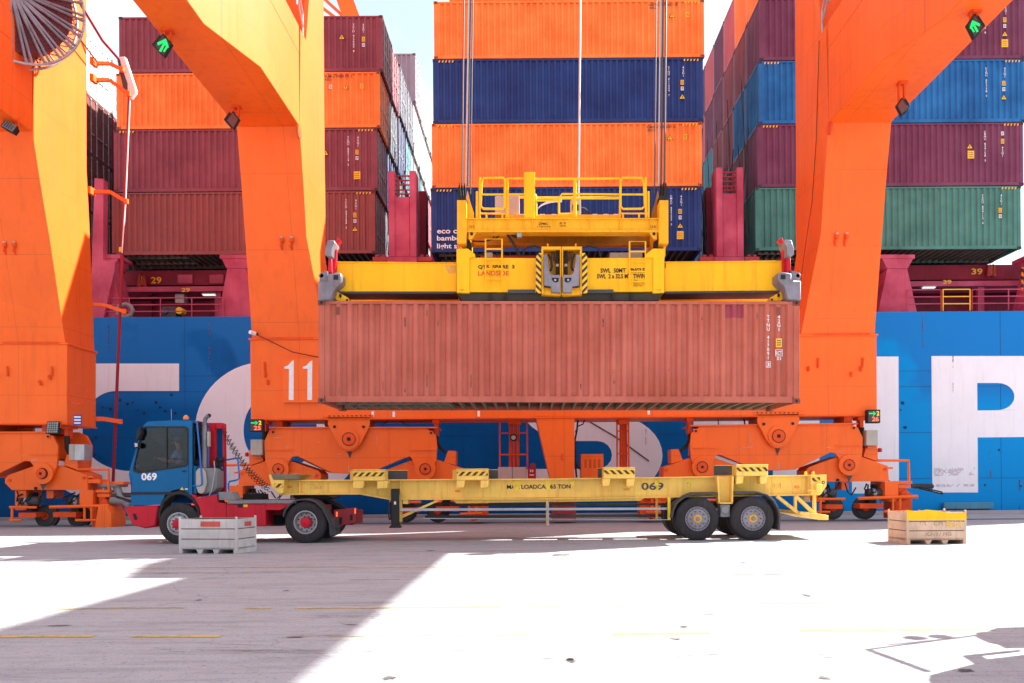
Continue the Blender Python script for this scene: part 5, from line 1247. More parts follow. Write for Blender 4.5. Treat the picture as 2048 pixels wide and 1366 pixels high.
# flippers and corner gear at both ends
for s in (-1, 1):
    cx = 1119.0+s*0
    def q(pts): return [((x) if s < 0 else 2238-x, y-(0 if s < 0 else 1)) for x, y in pts]
    m = MB(); m.pp(q([(636, 601), (636, 563), (655, 562), (655, 548), (672, 545), (682, 546), (682, 560), (678, 566), (669, 574), (662, 599)]), 20.95, 21.6)
    e = m.build('corner_guide', M['steel'], sp, bevel=.015)
    m = MB(); c = W(q([(648, 556)])[0][0], 556, 21.3); m.lathe([(.05, -.25), (.08, -.23), (.08, .2)], c, 'y', 16); m.pp(q([(638, 563), (639, 552), (645, 544), (655, 542), (655, 562)]), 21.05, 21.5); m.build('flipper_motor', M['steel'], e)
    m = MB(); m.pp(q([(667, 550), (676, 550), (676, 559), (667, 559)]), 20.93, 20.948); m.build('slot', M['dark'], e)
    m = MB(); m.pp(q([(656, 545), (657, 514), (663, 514), (664, 545)]), 21.15, 21.4); m.pp(q([(664.5, 545), (664.5, 498), (674, 475), (682, 482), (673, 491), (671, 545)]), 21.3, 21.45); fl_ = m.build('flipper_arm', M['red'], sp, bevel=.006)
    m = MB(); m.pp(q([(650, 510), (650, 498), (655, 481), (668, 480), (670, 486), (664, 496), (663, 512), (658, 514)]), 21.0, 21.5); m.build('gather_shoe', M['steel'], fl_, bevel=.01)
    m = MB(); m.pp(q([(667, 584), (676, 584), (697, 596), (697, 603), (676, 603), (668, 596), (661, 603), (659, 600)]), 21.3, 21.6); m.build('corner_box', M['spread'], sp, bevel=.008)
    m = MB(); m.pp(q([(679, 587), (683, 588), (683, 594), (680, 596), (678, 592)]), 21.285, 21.299); m.pp(q([(692, 598), (696, 598), (696, 602), (692, 602)]), 21.285, 21.299); m.build('twistlock_hole', M['dark'], sp)
# ---------------------------------------------------------------- head block
hbt = thing('head_block', 'grimy yellow head block with railed platform hanging on the ropes above the spreader', 'head block', (spc.x, 22.2, W(1120, 487, 22.2).z))
D = 21.2
m = MB(); m.pp([(934, 437), (1317, 437), (1317, 462), (934, 462)], D, D+.25); m.pp([(914, 436), (1337, 436), (1337, 438), (914, 438)], D-.06, D+.33); m.pp([(930, 460), (1320, 460), (1320, 464), (930, 464)], D-.05, D+.32)
for x in (948, 1014, 1047, 1065, 1180, 1240, 1300): m.pb(x-.7, 438.3, x+.7, 459.7, D-.05, D-.002)
m.build('main_beam', M['headb'], hbt, bevel=.004)
m = MB(); m.pp([(936, 464), (1314, 464), (1312, 490), (940, 490)], D+1.5, D+1.75); m.pp([(950, 486), (1300, 486), (1300, 490.5), (950, 490.5)], D+1.35, D+1.49); m.build('rear_beam', M['rearbeam'], hbt)
for s in (-1, 1):
    def q(pts): return [((x) if s < 0 else 2251-x, y) for x, y in pts]
    m = MB(); m.pp(q([(914, 400), (932, 400), (932.5, 436), (934, 438), (934, 460), (932, 487), (914, 487), (914, 462)]), D-.1, D+2.0); m.build('end_beam', M['headb'], hbt, bevel=.01)
    m = MB(); m.pp(q([(937, 464), (953, 464), (944, 478), (937, 479)]), D-.02, D+.1); m.build('lifting_lug', M['headb'], hbt, bevel=.006)
    m = MB(); m.pp(q([(915, 391), (932, 391), (932, 399), (930, 400), (917, 400)]), D-.08, D+1.9)
    for x in (918, 923, 928): m.pp(q([(x-3, 391), (x-2, 378), (x, 368), (x+1, 364), (x+3, 378), (x+4, 391)]), D+.3+(x-918)*.04, D+.5+(x-918)*.04)
    m.build('rope_socket', M['dark'], hbt)
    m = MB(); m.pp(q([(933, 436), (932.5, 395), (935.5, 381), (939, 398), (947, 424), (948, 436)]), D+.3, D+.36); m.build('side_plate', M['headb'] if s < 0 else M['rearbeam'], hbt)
    m = MB(); a = q([(943, 468)])[0]; m.disc(a[0], 467.5, 3, D-.04, D-.021, 14); m.build('lug_hole', M['dark'], hbt)
    m = MB(); m.pp(q([(920, 487.3), (924, 487.3), (924, 512), (920, 512)]), D+.2, D+.4); m.build('twistlock_pin', M['spread'], hbt)
    m = MB(); m.pp(q([(935, 478), (940, 478), (941, 494), (935, 496)]), D+.1, D+.5); m.build('latch', M['dark'], hbt)
    m = MB(); r = .03
    Dp = D+.05
    L_ = [tuple(list(p)+[Dp]) for p in q([(965, 436), (963, 368), (967, 356), (1006, 355.5), (1010, 361), (1010, 412), (1005, 418), (967, 417.5), (961, 412)])]
    m.pt(L_[1:] + [L_[1]], r, 8)
    m.pt([tuple(list(p)+[Dp]) for p in q([(959, 436), (960, 355)])], r, 8); m.pt([tuple(list(p)+[Dp]) for p in q([(954, 436), (954, 383)])], r, 8); m.pt([tuple(list(p)+[Dp]) for p in q([(961, 389), (1010, 389)])], r*.8, 8)
    m.pt([tuple(list(p)+[Dp]) for p in q([(973, 454), (973, 427)])], r*.8, 6); m.pt([tuple(list(p)+[Dp]) for p in q([(1005, 458), (1005, 427)])], r*.8, 6)
    m.pt([tuple(list(p)+[Dp]) for p in q([(955, 427), (1010, 427)])], r*.7, 6)
    m.build('platform_gate', M['spread'], hbt)
m = MB(); Dp = D+.1; r = .028
m.pt([(1015, 436, Dp), (1015, 357, Dp), (1048, 357, Dp)], r*1.3, 8); m.pt([(1070, 358, Dp), (1240, 357, Dp), (1240, 436, Dp)], r*1.2, 8)
m.pt([(1010, 389, Dp), (1048, 389, Dp)], r, 6); m.pt([(1010, 395, Dp+1.6), (1240, 395, Dp+1.6)], r, 6)
m.pt([(1070, 389, Dp), (1072, 392, Dp), (1073, 432, Dp)], r, 6); m.pt([(1118, 432, Dp), (1118, 396, Dp), (1124, 388, Dp), (1240, 389, Dp)], r, 6); m.pt([(1070, 401, Dp), (1118, 401, Dp)], r*.8, 6); m.pt([(1118, 428, Dp), (1150, 427, Dp)], r*.8, 6)
m.pt([(1150, 436, Dp), (1150, 357, Dp)], r*1.6, 8); m.pt([(1240, 397, Dp), (1070, 397, Dp+.02)], r*.8, 6)
m.build('platform_railing', M['spread'], hbt)
m = MB(); m.pp([(1010, 429, ), (1240, 429), (1240, 436), (1010, 436)], D+.3, D+1.9); m.build('platform_floor', M['headb'], hbt)
m = MB(); m.pp([(1048, 344), (1070, 344), (1070, 436), (1048, 436)], D-.02, D+.35); m.build('cable_post', M['spread'], hbt, bevel=.008)
m = MB(); m.pb(990, 392, 1039, 429, D+.5, D+1.1); m.build('electrical_box', M['mauvegrey'], hbt, bevel=.01)
m = MB(); m.pb(1142, 394, 1162, 430, D+.35, D+.8); m.build('electrical_box', M['beige'], hbt, bevel=.01)
m = MB(); m.pb(1145, 409, 1157, 421, D+.335, D+.348); m.build('panel_window', M['dark'], hbt)
m = MB(); m.pt([(1162, 416, D+.5), (1170, 418, D+.5), (1176, 424, D+.5), (1179, 431, D+.5)], .03, 6); m.pt([(1015, 464, D+.2), (1026, 472, D+.2), (1034, 474, D+.2)], .03, 6); m.pt([(1012, 464, D+.2), (1026, 486, D+.2), (1041, 512, D+.2)], .035, 6); m.pt([(950, 470, D+.5), (965, 470, D+.5), (985, 462, D+.5)], .02, 6); m.pt([(990, 478, D+.3), (1000, 470, D+.3), (1003, 462, D+.3)], .02, 6)
m.pt([(945, 482, D+.6), (970, 483, D+.6), (985, 478, D+.6), (992, 468, D+.6)], .02, 6); m.build('hanging_cable', M['black'], hbt)
m = MB(); m.pb(1034, 461, 1043, 474, D-.02, D+.1); m.build('plug_socket', M['galv'], hbt, bevel=.01)
m = MB()
textbox(m, 'ZPMC', 1077, 445.5, 1096, 450, D, bold=.01, proud=.01); textbox(m, '\u632f  \u534e', 1119, 444.5, 1132, 449, D, proud=.01); textbox(m, 'SHANGHAI', 1119, 450.5, 1132, 453.5, D, proud=.01)
textbox(m, '\u4e0a \u6d77 \u632f \u534e \u6e2f \u673a', 1073, 452, 1101, 455, D, proud=.01)
textbox(m, '12.5t', 939, 451, 950, 455.5, D, proud=.01); textbox(m, '12.5t', 1301, 451, 1312, 455.5, D, proud=.01); m.build('lettering', M['dark'], hbt)
m = MB(); m.pb(1047.5, 437, 1048.2, 460, D-.055, D-.051)
# hoist ropes
def rope(x0, x1, y1, D0, mat, r, label):
    a = W(x1, y1, D0); b = W(x0, 0, D0); d = (b-a); b = a+d*(2.6)
    m = MB(); m.tube([a, b], r, 6)
    return single(m, 'hoist_rope', mat, label, 'rope', 'hoist ropes of the head block')
Dr_ = 21.75
for x0, x1, y1, mat, r, l in [(928, 924, 372, 'rope', .022, 'leftmost of the hoist ropes above the head block'), (938, 932, 370, 'ropelight', .026, 'bright steel rope second from the left of the head block'), (941, 935.5, 372, 'rope', .02, 'dark rope beside the bright one at the left of the head block'), (946, 941, 388, 'rope', .016, 'thin rope right of the left rope group'),
    (1313, 1309, 388, 'rope', .016, 'thin rope left of the right rope group'), (1321, 1317, 372, 'ropelight', .02, 'bright rope second in the right rope group'), (1326, 1322, 370, 'rope', .024, 'dark rope third in the right rope group'), (1332, 1329, 370, 'rope', .024, 'rightmost of the hoist ropes above the head block')]:
    rope(x0, x1, y1, Dr_, M[mat], r, l)
a = W(1157, 395, 21.9); b = W(1161, 0, 21.9); m = MB(); m.tube([a, a+(b-a)*2.6], .028, 6); single(m, 'power_cable', M['ropelight'], 'pale power cable coming down to the middle of the head block', 'cable')
# ================================================================ terminal tractor
DT = 21.1; DTF = 23.55
p = W(450, 1088, DT)
truck = thing('terminal_tractor', 'blue and red terminal tractor with number 069 pulling the yellow trailer', 'truck', (p.x, 22.3, 0))
def wheel(parent, cx, D0, dr, r, style, w=.30):
    """one tyre with rim; dr=+1: outer face looks at the camera side"""
    c = (cx, D0, r); m = MB(); 
    pr = [(r*.56, w*.6), (r*.56, .03), (r*.60, .005), (r*.72, -.004), (r*.90, .004), (r*.965, .03), (r, .055)]
    n = 5
    for k in range(n):
        a = .055+(w-.11)*k/n; bq = .055+(w-.11)*(k+1)/n; pr += [(r, a+.006), (r, bq-.012), (r-.012, bq-.009), (r-.012, bq)]
    pr += [(r*.965, w-.03), (r*.9, w-.004), (r*.56, w), (r*.56, w*.6)]
    m.lathe(pr, c, 'y', 48, dr, (0, 0)); m.lathe([(r*.70, .0), (r*.715, -.008), (r*.73, .0)], c, 'y', 48, dr, (0, 0))
    ty = m.build('tyre', M['tyre'], parent)
    m = MB(); R0 = r*.565
    if style == 'steer': pr = [(R0, .02), (R0, -.012), (R0*.93, -.014), (R0*.84, .03), (R0*.78, .04), (R0*.70, .0), (R0*.66, -.04), (R0*.3, -.045)]
    elif style == 'deep': pr = [(R0, .02), (R0, -.012), (R0*.93, -.014), (R0*.82, .05), (R0*.78, .12), (R0*.60, .13), (R0*.3, .13)]
    else: pr = [(R0, .02), (R0, -.012), (R0*.95, -.014), (R0*.92, .012), (R0*.86, .018), (R0*.80, -.002), (R0*.5, -.02), (R0*.3, -.02)]
    m.lathe(pr, c, 'y', 40, dr, (0, 1))
    m.m = 1; nh = 10 if style != 'trailer' else 20
    rh, yh = {'steer': (.80, .040), 'deep': (.72, .128), 'trailer': (.885, .014)}[style]
    for k in range(nh):
        a = 2*math.pi*(k+.5)/nh; q = (cx+R0*rh*math.cos(a), D0+dr*(yh-.012), r+R0*rh*math.sin(a)); m.lathe([(R0*(.065 if nh == 10 else .035), 0), (R0*(.06 if nh == 10 else .03), .01)], q, 'y', 8, dr)
    m.m = 2
    for k in range(10):
        a = 2*math.pi*k/10; rr = .50 if style != 'trailer' else .62; yy = {'steer': -.045, 'deep': .125, 'trailer': -.022}[style]
        q = (cx+R0*rr*math.cos(a), D0+dr*yy, r+R0*rr*math.sin(a)); m.lathe([(.016, .0), (.016, -.03), (.01, -.035)], q, 'y', 6, dr)
    m.build('rim', [M['galv'] if style != 'trailer' else M['steel'], M['dark'], M['darkgrey']], parent)
    m = MB()
    if style == 'trailer':
        m.lathe([(.115, .0), (.11, -.05), (.06, -.06)], c, 'y', 20, dr); m.m = 1; m.lathe([(.062, -.055), (.055, -.12), (.02, -.13)], c, 'y', 16, dr)
        for k in range(10): a = 2*math.pi*(k+.5)/10; m.lathe([(.014, -.04), (.014, -.075)], (cx+.1*math.cos(a), D0, r+.1*math.sin(a)), 'y', 6, dr)
        m.build('hub', [M['hazyellow'], M['grey']], parent)
    else:
        m.lathe([(.135, .12), (.135, -.0), (.125, -.03 if style == 'deep' else -.09), (.02, -.05 if style == 'deep' else -.11)], c, 'y', 24, dr); m.build('hub', M['red'], parent)
    return ty
def wheelset(root, px, style, dual, r, far=True, near=True):
    cx = W(px, 1048, DT).x
    for D0, dr, ok in ((DT, 1, near), (DTF, -1, far)):
        if not ok: continue
        wg = MB(); wg.lathe([(.12, .2), (.12, .32)], (cx, D0, r), 'y', 12, dr); wp = wg.build('wheel', M['dark'], root)
        wheel(wp, cx, D0, dr, r, style)
        if dual: m = MB(); m.lathe([(r*.5, .34), (r*.9, .335), (r, .37), (r, .60), (r*.9, .63), (r*.5, .63)], (cx, D0, r), 'y', 40, dr); m.build('inner_tyre', M['tyre'], wp)
    m = MB(); m.tube([(cx, DT+.35, r), (cx, DTF-.35, r)], .09, 10); m.box(cx-.15, cx+.15, 22.1, 22.6, r-.18, r+.18); m.build('axle', M['dark'], root)
wheelset(truck, 357, 'steer', False, .515); wheelset(truck, 611, 'deep', True, .53)
DC = DT+.06; DCF = DTF-.06
# cab shell: side skins with a window opening, roof, back, front screen frame
cab = [(247, 1010), (262, 1008), (262, 975), (257.5, 948), (262, 930), (284, 858), (288, 849), (296, 843), (345, 840.5), (384, 841), (384, 992), (377, 992), (371, 982), (358, 978), (344, 981), (330, 990), (320, 1010)]
win = [(268.5, 929), (286, 859), (291, 855.5), (369, 855.5), (374, 860), (374, 926), (369, 930), (279, 944), (269, 938)]
def ringface(mb, outer, inner, D0, D1):
    """plate with an opening: strips between the outer and inner outlines"""
    import bisect
    bm = bmesh.new()
    vo = [bm.verts.new(W(x, y, D0)) for x, y in outer]; vi = [bm.verts.new(W(x, y, D0)) for x, y in inner]
    eo = [bm.edges.new((vo[i], vo[(i+1) % len(vo)])) for i in range(len(vo))]; ei = [bm.edges.new((vi[i], vi[(i+1) % len(vi)])) for i in range(len(vi))]
    r = bmesh.ops.triangle_fill(bm, edges=eo+ei, use_beauty=True, use_dissolve=False)
    ex = bmesh.ops.extrude_face_region(bm, geom=list(bm.faces))
    for v in ex['geom']:
        if isinstance(v, bmesh.types.BMVert): v.co.y += D1-D0
    bm.verts.index_update(); vs = [tuple(v.co) for v in bm.verts]; fs = [tuple(v.index for v in f.verts) for f in bm.faces]; bm.free()
    mb.add(vs, fs)
m = MB()
ringface(m, cab, win, DC, DC+.06)
q = [W(x, y, DC) for x, y in cab]; qw = [W(x, y, DC) for x, y in win]
s0 = MB(); ringface(s0, cab, [(289, 880), (292, 859), (340, 859), (342, 900), (290, 900)], DC, DC+.06); m.add([(v[0], v[1]+(DCF-DC-.06), v[2]) for v in s0.v], s0.f)
P_ = lambda x, y: (W(x, y, DC).x, W(x, y, DC).z)
def panel(mb, a, b, t=.05, y0=DC+.06, y1=DCF-.06):
    a = Vector(a); b = Vector(b); d = (b-a).normalized(); n = Vector((-d.y, d.x))*t
    mb.prism([tuple(a), tuple(b), tuple(b+n), tuple(a+n)], y0, y1)
panel(m, P_(296, 843), P_(345, 840.5), -.05); panel(m, P_(345, 840.5), P_(384, 841), -.05); panel(m, P_(284, 858), P_(296, 843), -.05)
panel(m, P_(257.5, 948), P_(262, 975), .05); panel(m, P_(262, 975), P_(262, 1008), .05); panel(m, P_(257.5, 948), P_(262, 935), -.05)
m.box(P_(378, 0)[0], P_(384, 0)[0], DC+.061, DCF-.061, P_(0, 990)[1]-.0, P_(0, 935)[1])
m.box(P_(320, 0)[0], P_(378, 0)[0], DC+.061, DCF-.061, P_(0, 978)[1], P_(0, 975)[1])
m.build('cab', M['bluecab'], truck, smooth=25)
m = MB(); ringface(m, [(265, 940), (284, 856), (290, 852.5), (371, 852.5), (377, 858), (377, 928), (371, 933.5), (279, 947), (268, 944)], win, DC-.012, DC-.001); wf = m.build('window_frame', M['black'], truck)
m = MB(); m.pp(win, DC+.02, DC+.026); m.build('window_pane', M['glass'], wf)
m = MB(); m.pb(332, 856, 334, 938, DC-.008, DC+.018); m.pb(334.2, 917.3, 373, 919, DC-.008, DC+.018); m.build('window_post', M['black'], wf)
m = MB(); a = Vector(P_(262, 930)); b = Vector(P_(284, 858)); m.hexa([(a.x-.01, DC+.1, a.y), (a.x+.02, DC+.1, a.y), (a.x+.02, DCF-.1, a.y), (a.x-.01, DCF-.1, a.y), (b.x-.01, DC+.1, b.y), (b.x+.02, DC+.1, b.y), (b.x+.02, DCF-.1, b.y), (b.x-.01, DCF-.1, b.y)])
m.build('windscreen', M['glass'], truck)
m = MB(); m.pb(384.3, 842, 396, 992, DC+.55, DCF-.9); m.build('cab_rear_bay', M['bluecab'], truck)
m = MB(); m.pb(384.2, 842, 397, 929, DC+.3, DC+.54); m.build('rear_window', M['dark'], truck, bevel=.02)
m = MB(); m.pb(388, 863, 402, 919, DC+.28, DC+.295); m.build('window_reflection_pane', M['glass'], truck)
m = MB(); m.pb(262.5, 984, 376, 989, DC-.012, DC-.0015); m.build('door_trim', M['black'], truck)
m = MB(); m.pb(376.2, 856, 376.8, 983, DC-.006, DC-.001); m.pp([(262, 983.2), (263, 950), (263.6, 950), (262.6, 983.2)], DC-.006, DC-.001); m.pb(364, 941, 371, 943.5, DC-.03, DC-.001); m.build('door_seam', M['black'], truck)
m = MB(); textbox(m, '069', 283, 945.5, 314, 961, DC, bold=.035, proud=.008); m.pp([(370, 977), (376, 977), (376, 979), (370, 979)], DC-.008, DC-.004); m.build('lettering', M['white'], truck)
m = MB(); m.pp([(360, 980), (368, 980), (364, 974)], DC-.008, DC-.002); m.build('warning_sticker', M['hazyellow'], truck)
# interior: seat, dashboard, wheel
m = MB(); m.pb(366, 872, 377, 942, DC+.5, DC+1.05); m.pb(345, 936, 372, 945, DC+.5, DC+1.05); m.build('seat', M['interior'], truck, bevel=.03)
m = MB(); m.pp([(270, 936), (290, 922), (300, 924), (312, 945), (275, 960)], DC+.15, DCF-.2); m.build('dashboard', M['interior'], truck, bevel=.02)
m = MB(); c = W(318, 921, DC+.75); T = Matrix.Translation(c) @ Matrix.Rotation(R(-62), 4, 'Y'); m.xf = T
m.tube([(.22*math.cos(2*math.pi*k/24), .22*math.sin(2*math.pi*k/24), 0) for k in range(24)], .016, 6, True); m.tube([(-.2, 0, 0), (.2, 0, 0)], .012, 6); m.tube([(0, 0, 0), (0, 0, -.35)], .02, 6); m.build('steering_wheel', M['black'], truck)
m = MB(); m.pb(290, 857, 374, 905, DCF-.10, DCF-.08); m.build('cab_darkening_panel', M['interior'], truck)  # dark panel added inside the far window to darken the cab
# bumper and wheel arch
m = MB(); m.pp([(246.5, 1013.6), (316, 1012), (311, 1052), (290, 1057), (264, 1050)], DC-.02, DCF+.02); bmp = m.build('bumper', M['red'], truck, bevel=.03)
m = MB(); m.pp([(265, 1028), (271, 1027), (275, 1039), (269, 1040)], DC-.03, DC-.021); m.build('fog_lamp', M['dark'], bmp)
m = MB(); pts = [(316, 1040), (317, 1020), (325, 1000), (340, 986), (358, 981), (374, 985), (388, 996), (397, 1015), (400, 1035)]
inn = [(x+(358-x)*.10, y+(1048-y)*.10) for x, y in pts]
m.pp(pts+inn[::-1], DC-.01, DC+.45); m.build('mudguard', M['black'], truck)
m = MB(); m.pp([(378, 989), (389, 989), (393, 996), (433, 989), (435.5, 1005), (452, 1007), (452, 1036), (402, 1036), (398, 1014), (388, 996)], DC, DC+.5); m.build('step_fender', M['red'], truck, bevel=.012)
m = MB(); m.pb(316, 1010, 660, 1030, 22.0, 22.2); m.pb(316, 1010, 660, 1030, 22.6, 22.8); m.build('chassis_rail', M['reddull'], truck)
m = MB(); m.pb(452.3, 1008, 531, 1053, DC+.01, DC+.7); side = m.build('side_tank', M['red'], truck, bevel=.015)
m = MB(); m.pb(475, 1007.5, 485, 1015, DC, DC+.008); m.build('recess', M['dark'], side)
m = MB(); m.pb(487, 1009, 495, 1014, DC, DC+.008); m.build('sticker', M['hazyellow'], side)
m = MB(); m.pb(455, 1000.5, 592, 1007, DC-.005, DCF); m.build('deck_plate', M['grey'], truck, bevel=.005)
m = MB(); m.pp([(531.3, 1007.3), (583, 1007.3), (560, 1020), (531.3, 1020)], DC+.03, DC+.08); m.build('deck_gusset', M['red'], truck)
m = MB(); m.pb(533, 1022, 566, 1052, DC+.9, DC+2.0); m.build('transmission', M['dark'], truck, bevel=.03)
m = MB(); m.pp([(437, 984), (463, 984), (472, 1000), (470, 1000.3), (437, 1000.3)], DC+.05, DC+.5); m.build('step_box', M['grey'], truck, bevel=.01)
# air cleaner, exhaust
m = MB(); c = W(412, 962, DC+.2); sh = []
for k in range(17):
    a = R(90+180*k/16)
m.pp([(391, 944), (396, 936), (404, 936), (410, 944), (413, 965), (408, 984), (402, 989), (395, 985), (391, 970)], DC+.02, DC+.1); ac = m.build('air_cleaner_cap', M['beige'], truck, bevel=.02)
m = MB(); m.pp([(396, 936), (428, 936), (433, 944), (433, 975), (424, 986), (402, 989)], DC+.11, DC+.65); m.build('air_cleaner', M['grey'], truck, bevel=.04)
m = MB(); m.pt([(409, 936, DC+.35), (409, 852, DC+.35)], .064, 14); m.pt([(409, 852, DC+.35), (409, 846, DC+.35), (410.5, 838, DC+.33), (414, 833, DC+.3), (418.5, 831, DC+.26)], .056, 12); m.pt([(409, 893, DC+.35), (409, 891, DC+.35)], .072, 14)
ex = m.build('exhaust_stack', M['steel'], truck)
m = MB(); e = W(418.5, 831, DC+.26); d = Vector((.6, -.8, .1)).normalized(); m.tube([e, e+d*.012], .047, 12); m.build('exhaust_mouth', M['dark'], ex)
m = MB(); m.pb(413.5, 863, 418, 893, DC+.3, DC+.42); m.build('heat_shield', M['beige'], ex, bevel=.01)
# blue grab rails
m = MB(); m.pt([(391, 841, DC+.1), (394, 846, DC+.02), (399, 900, DC), (404, 960, DC), (404, 968, DC), (400, 972, DC+.03), (377, 971.5, DC+.05)], .022, 8); m.build('grab_rail', M['pipeblue'], truck)
m = MB(); m.pt([(448, 921, DC+.9), (474, 916, DC+.5), (476, 922, DC+.4), (479, 956, DC+.4), (474, 960, DC+.4), (459, 963, DC+.5), (457, 967, DC+.5), (457, 980, DC+.5)], .022, 8); m.build('grab_rail', M['pipeblue'], truck)
m = MB(); m.pt([(428, 922, DC+.1), (430, 940, DC+.08), (424, 980, DC+.08), (417, 994, DC+.1), (394, 995, DC+.1)], .014, 6); m.build('grab_rail', M['galv'], truck)
# red tower behind the cab
m = MB(); m.pb(418, 845.5, 430, 985, DC+.7, DC+.84); m.pb(445, 847, 449.5, 985, DC+.7, DC+.84); m.pb(430.2, 845.5, 444.8, 857, DC+.7, DC+.84); m.pb(430.2, 961, 444.8, 985, DC+.72, DC+.84); m.build('service_tower', M['red'], truck, bevel=.008)
m = MB(); random.seed(9)
for k in range(10): a = (random.uniform(430, 447), random.uniform(915, 932), DC+.6); m.pt([a, (random.uniform(432, 447), random.uniform(925, 950), DC+.55), (random.uniform(436, 444), random.uniform(950, 980), DC+.6)], .02, 6)
for k in range(7): c = W(random.uniform(431, 445), random.uniform(916, 940), DC+.55); m.sphere(c, .06, 8)
m.build('hose_bundle', M['black'], truck)
m = MB(); m.pb(452, 988, 458, 995, DC+.5, DC+.8)
for k in range(3):
    pts = []; a = W(445, 853+k*1.5, DC+.65); b = W(540, 972+k*2, DC+.5); n = 150
    u = (b-a).normalized().orthogonal().normalized(); w = (b-a).normalized().cross(u)
    for i in range(n+1):
        t = i/n; c = a+(b-a)*t+Vector((0, 0, -.22*math.sin(math.pi*t)-.05*k)); an = 2*math.pi*t*(22 if k < 2 else 18)+k*2; rr = .045*min(1, 8*t+.1, 8*(1-t)+.1)
        pts.append(c+u*rr*math.cos(an)+w*rr*math.sin(an))
    m.tube(pts, .0085, 5)
m.build('coiled_hose', M['black'], truck)
m = MB(); m.pt([(450, 995, DC+.9), (520, 998, DC+.9), (528, 988, DC+.9), (520, 980, DC+.9)], .018, 6); m.pt([(520, 988, DC+.8), (530, 985, DC+.8), (538, 1000, DC+.8), (548, 1000, DC+.8)], .016, 6); m.pt([(556, 1000, DC+.8), (566, 988, DC+.8), (580, 986, DC+.8)], .014, 6); m.pb(486, 988, 525, 1000, DC+1.0, DC+1.5); m.build('air_line', M['dark'], truck)
m = MB(); c = W(372, 839, DC+.9); m.lathe([(.075, 0), (.07, .06), (.045, .10), (.01, .12)], c, 'z', 14); m.build('beacon', M['beacon'], truck)
m = MB(); m.pt([(343, 842, DC+.5), (342.5, 818, DC+.5)], .006, 5); m.build('antenna', M['galv'], truck)
m = MB(); m.pp([(272, 868), (277, 856), (281, 853), (282, 866), (276, 880), (271, 878)], DC-.15, DC+.02); m.pp([(268, 884), (276, 886), (276, 894), (270, 896), (267, 891)], DC-.2, DC-.02); mr_ = m.build('mirror', M['dark'], truck, bevel=.01)
m = MB(); m.pp([(269, 886), (275, 887), (275, 893), (270, 894)], DC-.215, DC-.202); m.build('mirror_glass', M['galv'], mr_)
# rear mudguards, tail
for D0 in (DT-.03, DTF-.58):
    pts = [(565, 1033), (568, 1020), (578, 1008), (592, 999), (611, 997), (630, 1002), (645, 1015), (654, 1032), (660, 1046), (674, 1056)]
    inn = [(x+(612-x)*.055, y+(1048-y)*.055) for x, y in pts]
    m = MB(); m.pp(pts+inn[::-1], D0, D0+.61); m.build('mudguard', M['darkgrey'], truck)
    m = MB(); m.pp([(656, 1036), (668, 1040), (673, 1070), (660, 1072)], D0+.05, D0+.56); m.build('mud_flap', M['darkgrey'], truck)
m = MB(); m.pp([(667, 1020), (713, 1015), (713, 1045), (667, 1055)], 21.9, 22.0); m.box(W(670, 1030, 22).x, W(706, 1030, 22).x, 22.01, 23.3, W(690, 1050, 22).z, W(690, 1022, 22).z); tail = m.build('tail_beam', M['reddull'], truck, bevel=.01)
m = MB(); m.pp([(678, 1035), (684, 1034), (684, 1047), (678, 1049)], 21.89, 21.898); m.pp([(700, 1030), (705, 1029), (705, 1040), (700, 1041)], 21.89, 21.898); m.build('slot', M['dark'], tail)
m = MB(); m.pp([(672, 1024), (675, 1023.7), (675, 1033), (672, 1033.4)], 21.885, 21.898); m.pp([(709, 1017), (711.5, 1016.7), (711.5, 1027), (709, 1027)], 21.885, 21.898); m.build('tail_lamp', M['redled'], tail)
m = MB(); m.pp([(585, 990), (655, 990), (665, 996), (640, 1001), (590, 998)], 21.9, 22.9); m.pp([(640, 996), (650, 994), (700, 1020), (694, 1024)], 22.0, 22.1); m.build('fifth_wheel', M['dark'], truck, bevel=.01)
# ---------------------------------------------------------------- the driver
def skinbody(name, V, E, mat, parent, sub=2):
    me = bpy.data.meshes.new(name); me.from_pydata([v[:3] for v in V], E, []); ob = bpy.data.objects.new(name, me); COL.objects.link(ob)
    md = ob.modifiers.new('skin', 'SKIN'); md.use_smooth_shade = True
    sk = me.skin_vertices[0].data
    for i, v in enumerate(V): sk[i].radius = (v[3], v[4] if len(v) > 4 else v[3])
    sk[0].use_root = True
    ob.modifiers.new('sub', 'SUBSURF').levels = sub
    dg = bpy.context.evaluated_depsgraph_get(); nm = bpy.data.meshes.new_from_object(ob.evaluated_get(dg)); bpy.data.objects.remove(ob)
    nm.materials.clear(); nm.materials.append(mat)
    for p_ in nm.polygons: p_.use_smooth = True
    o = bpy.data.objects.new(name, nm); COL.objects.link(o); o.parent = parent; return o
hip = W(360, 938, DC+.75)
drv = thing('person', 'driver in a light blue shirt and dark blue cap sitting behind the steering wheel', 'person', tuple(hip))
sw = W(318, 921, DC+.75)-hip
V = [(0, 0, .03, .15, .12), (.0, 0, .2, .14, .11), (.0, 0, .38, .16, .11), (-.02, 0, .50, .06), (-.03, 0, .58, .055), (-.05, 0, .68, .085, .10), (-.055, 0, .76, .08, .09)]
E = [(0, 1), (1, 2), (2, 3), (3, 4), (4, 5), (5, 6)]
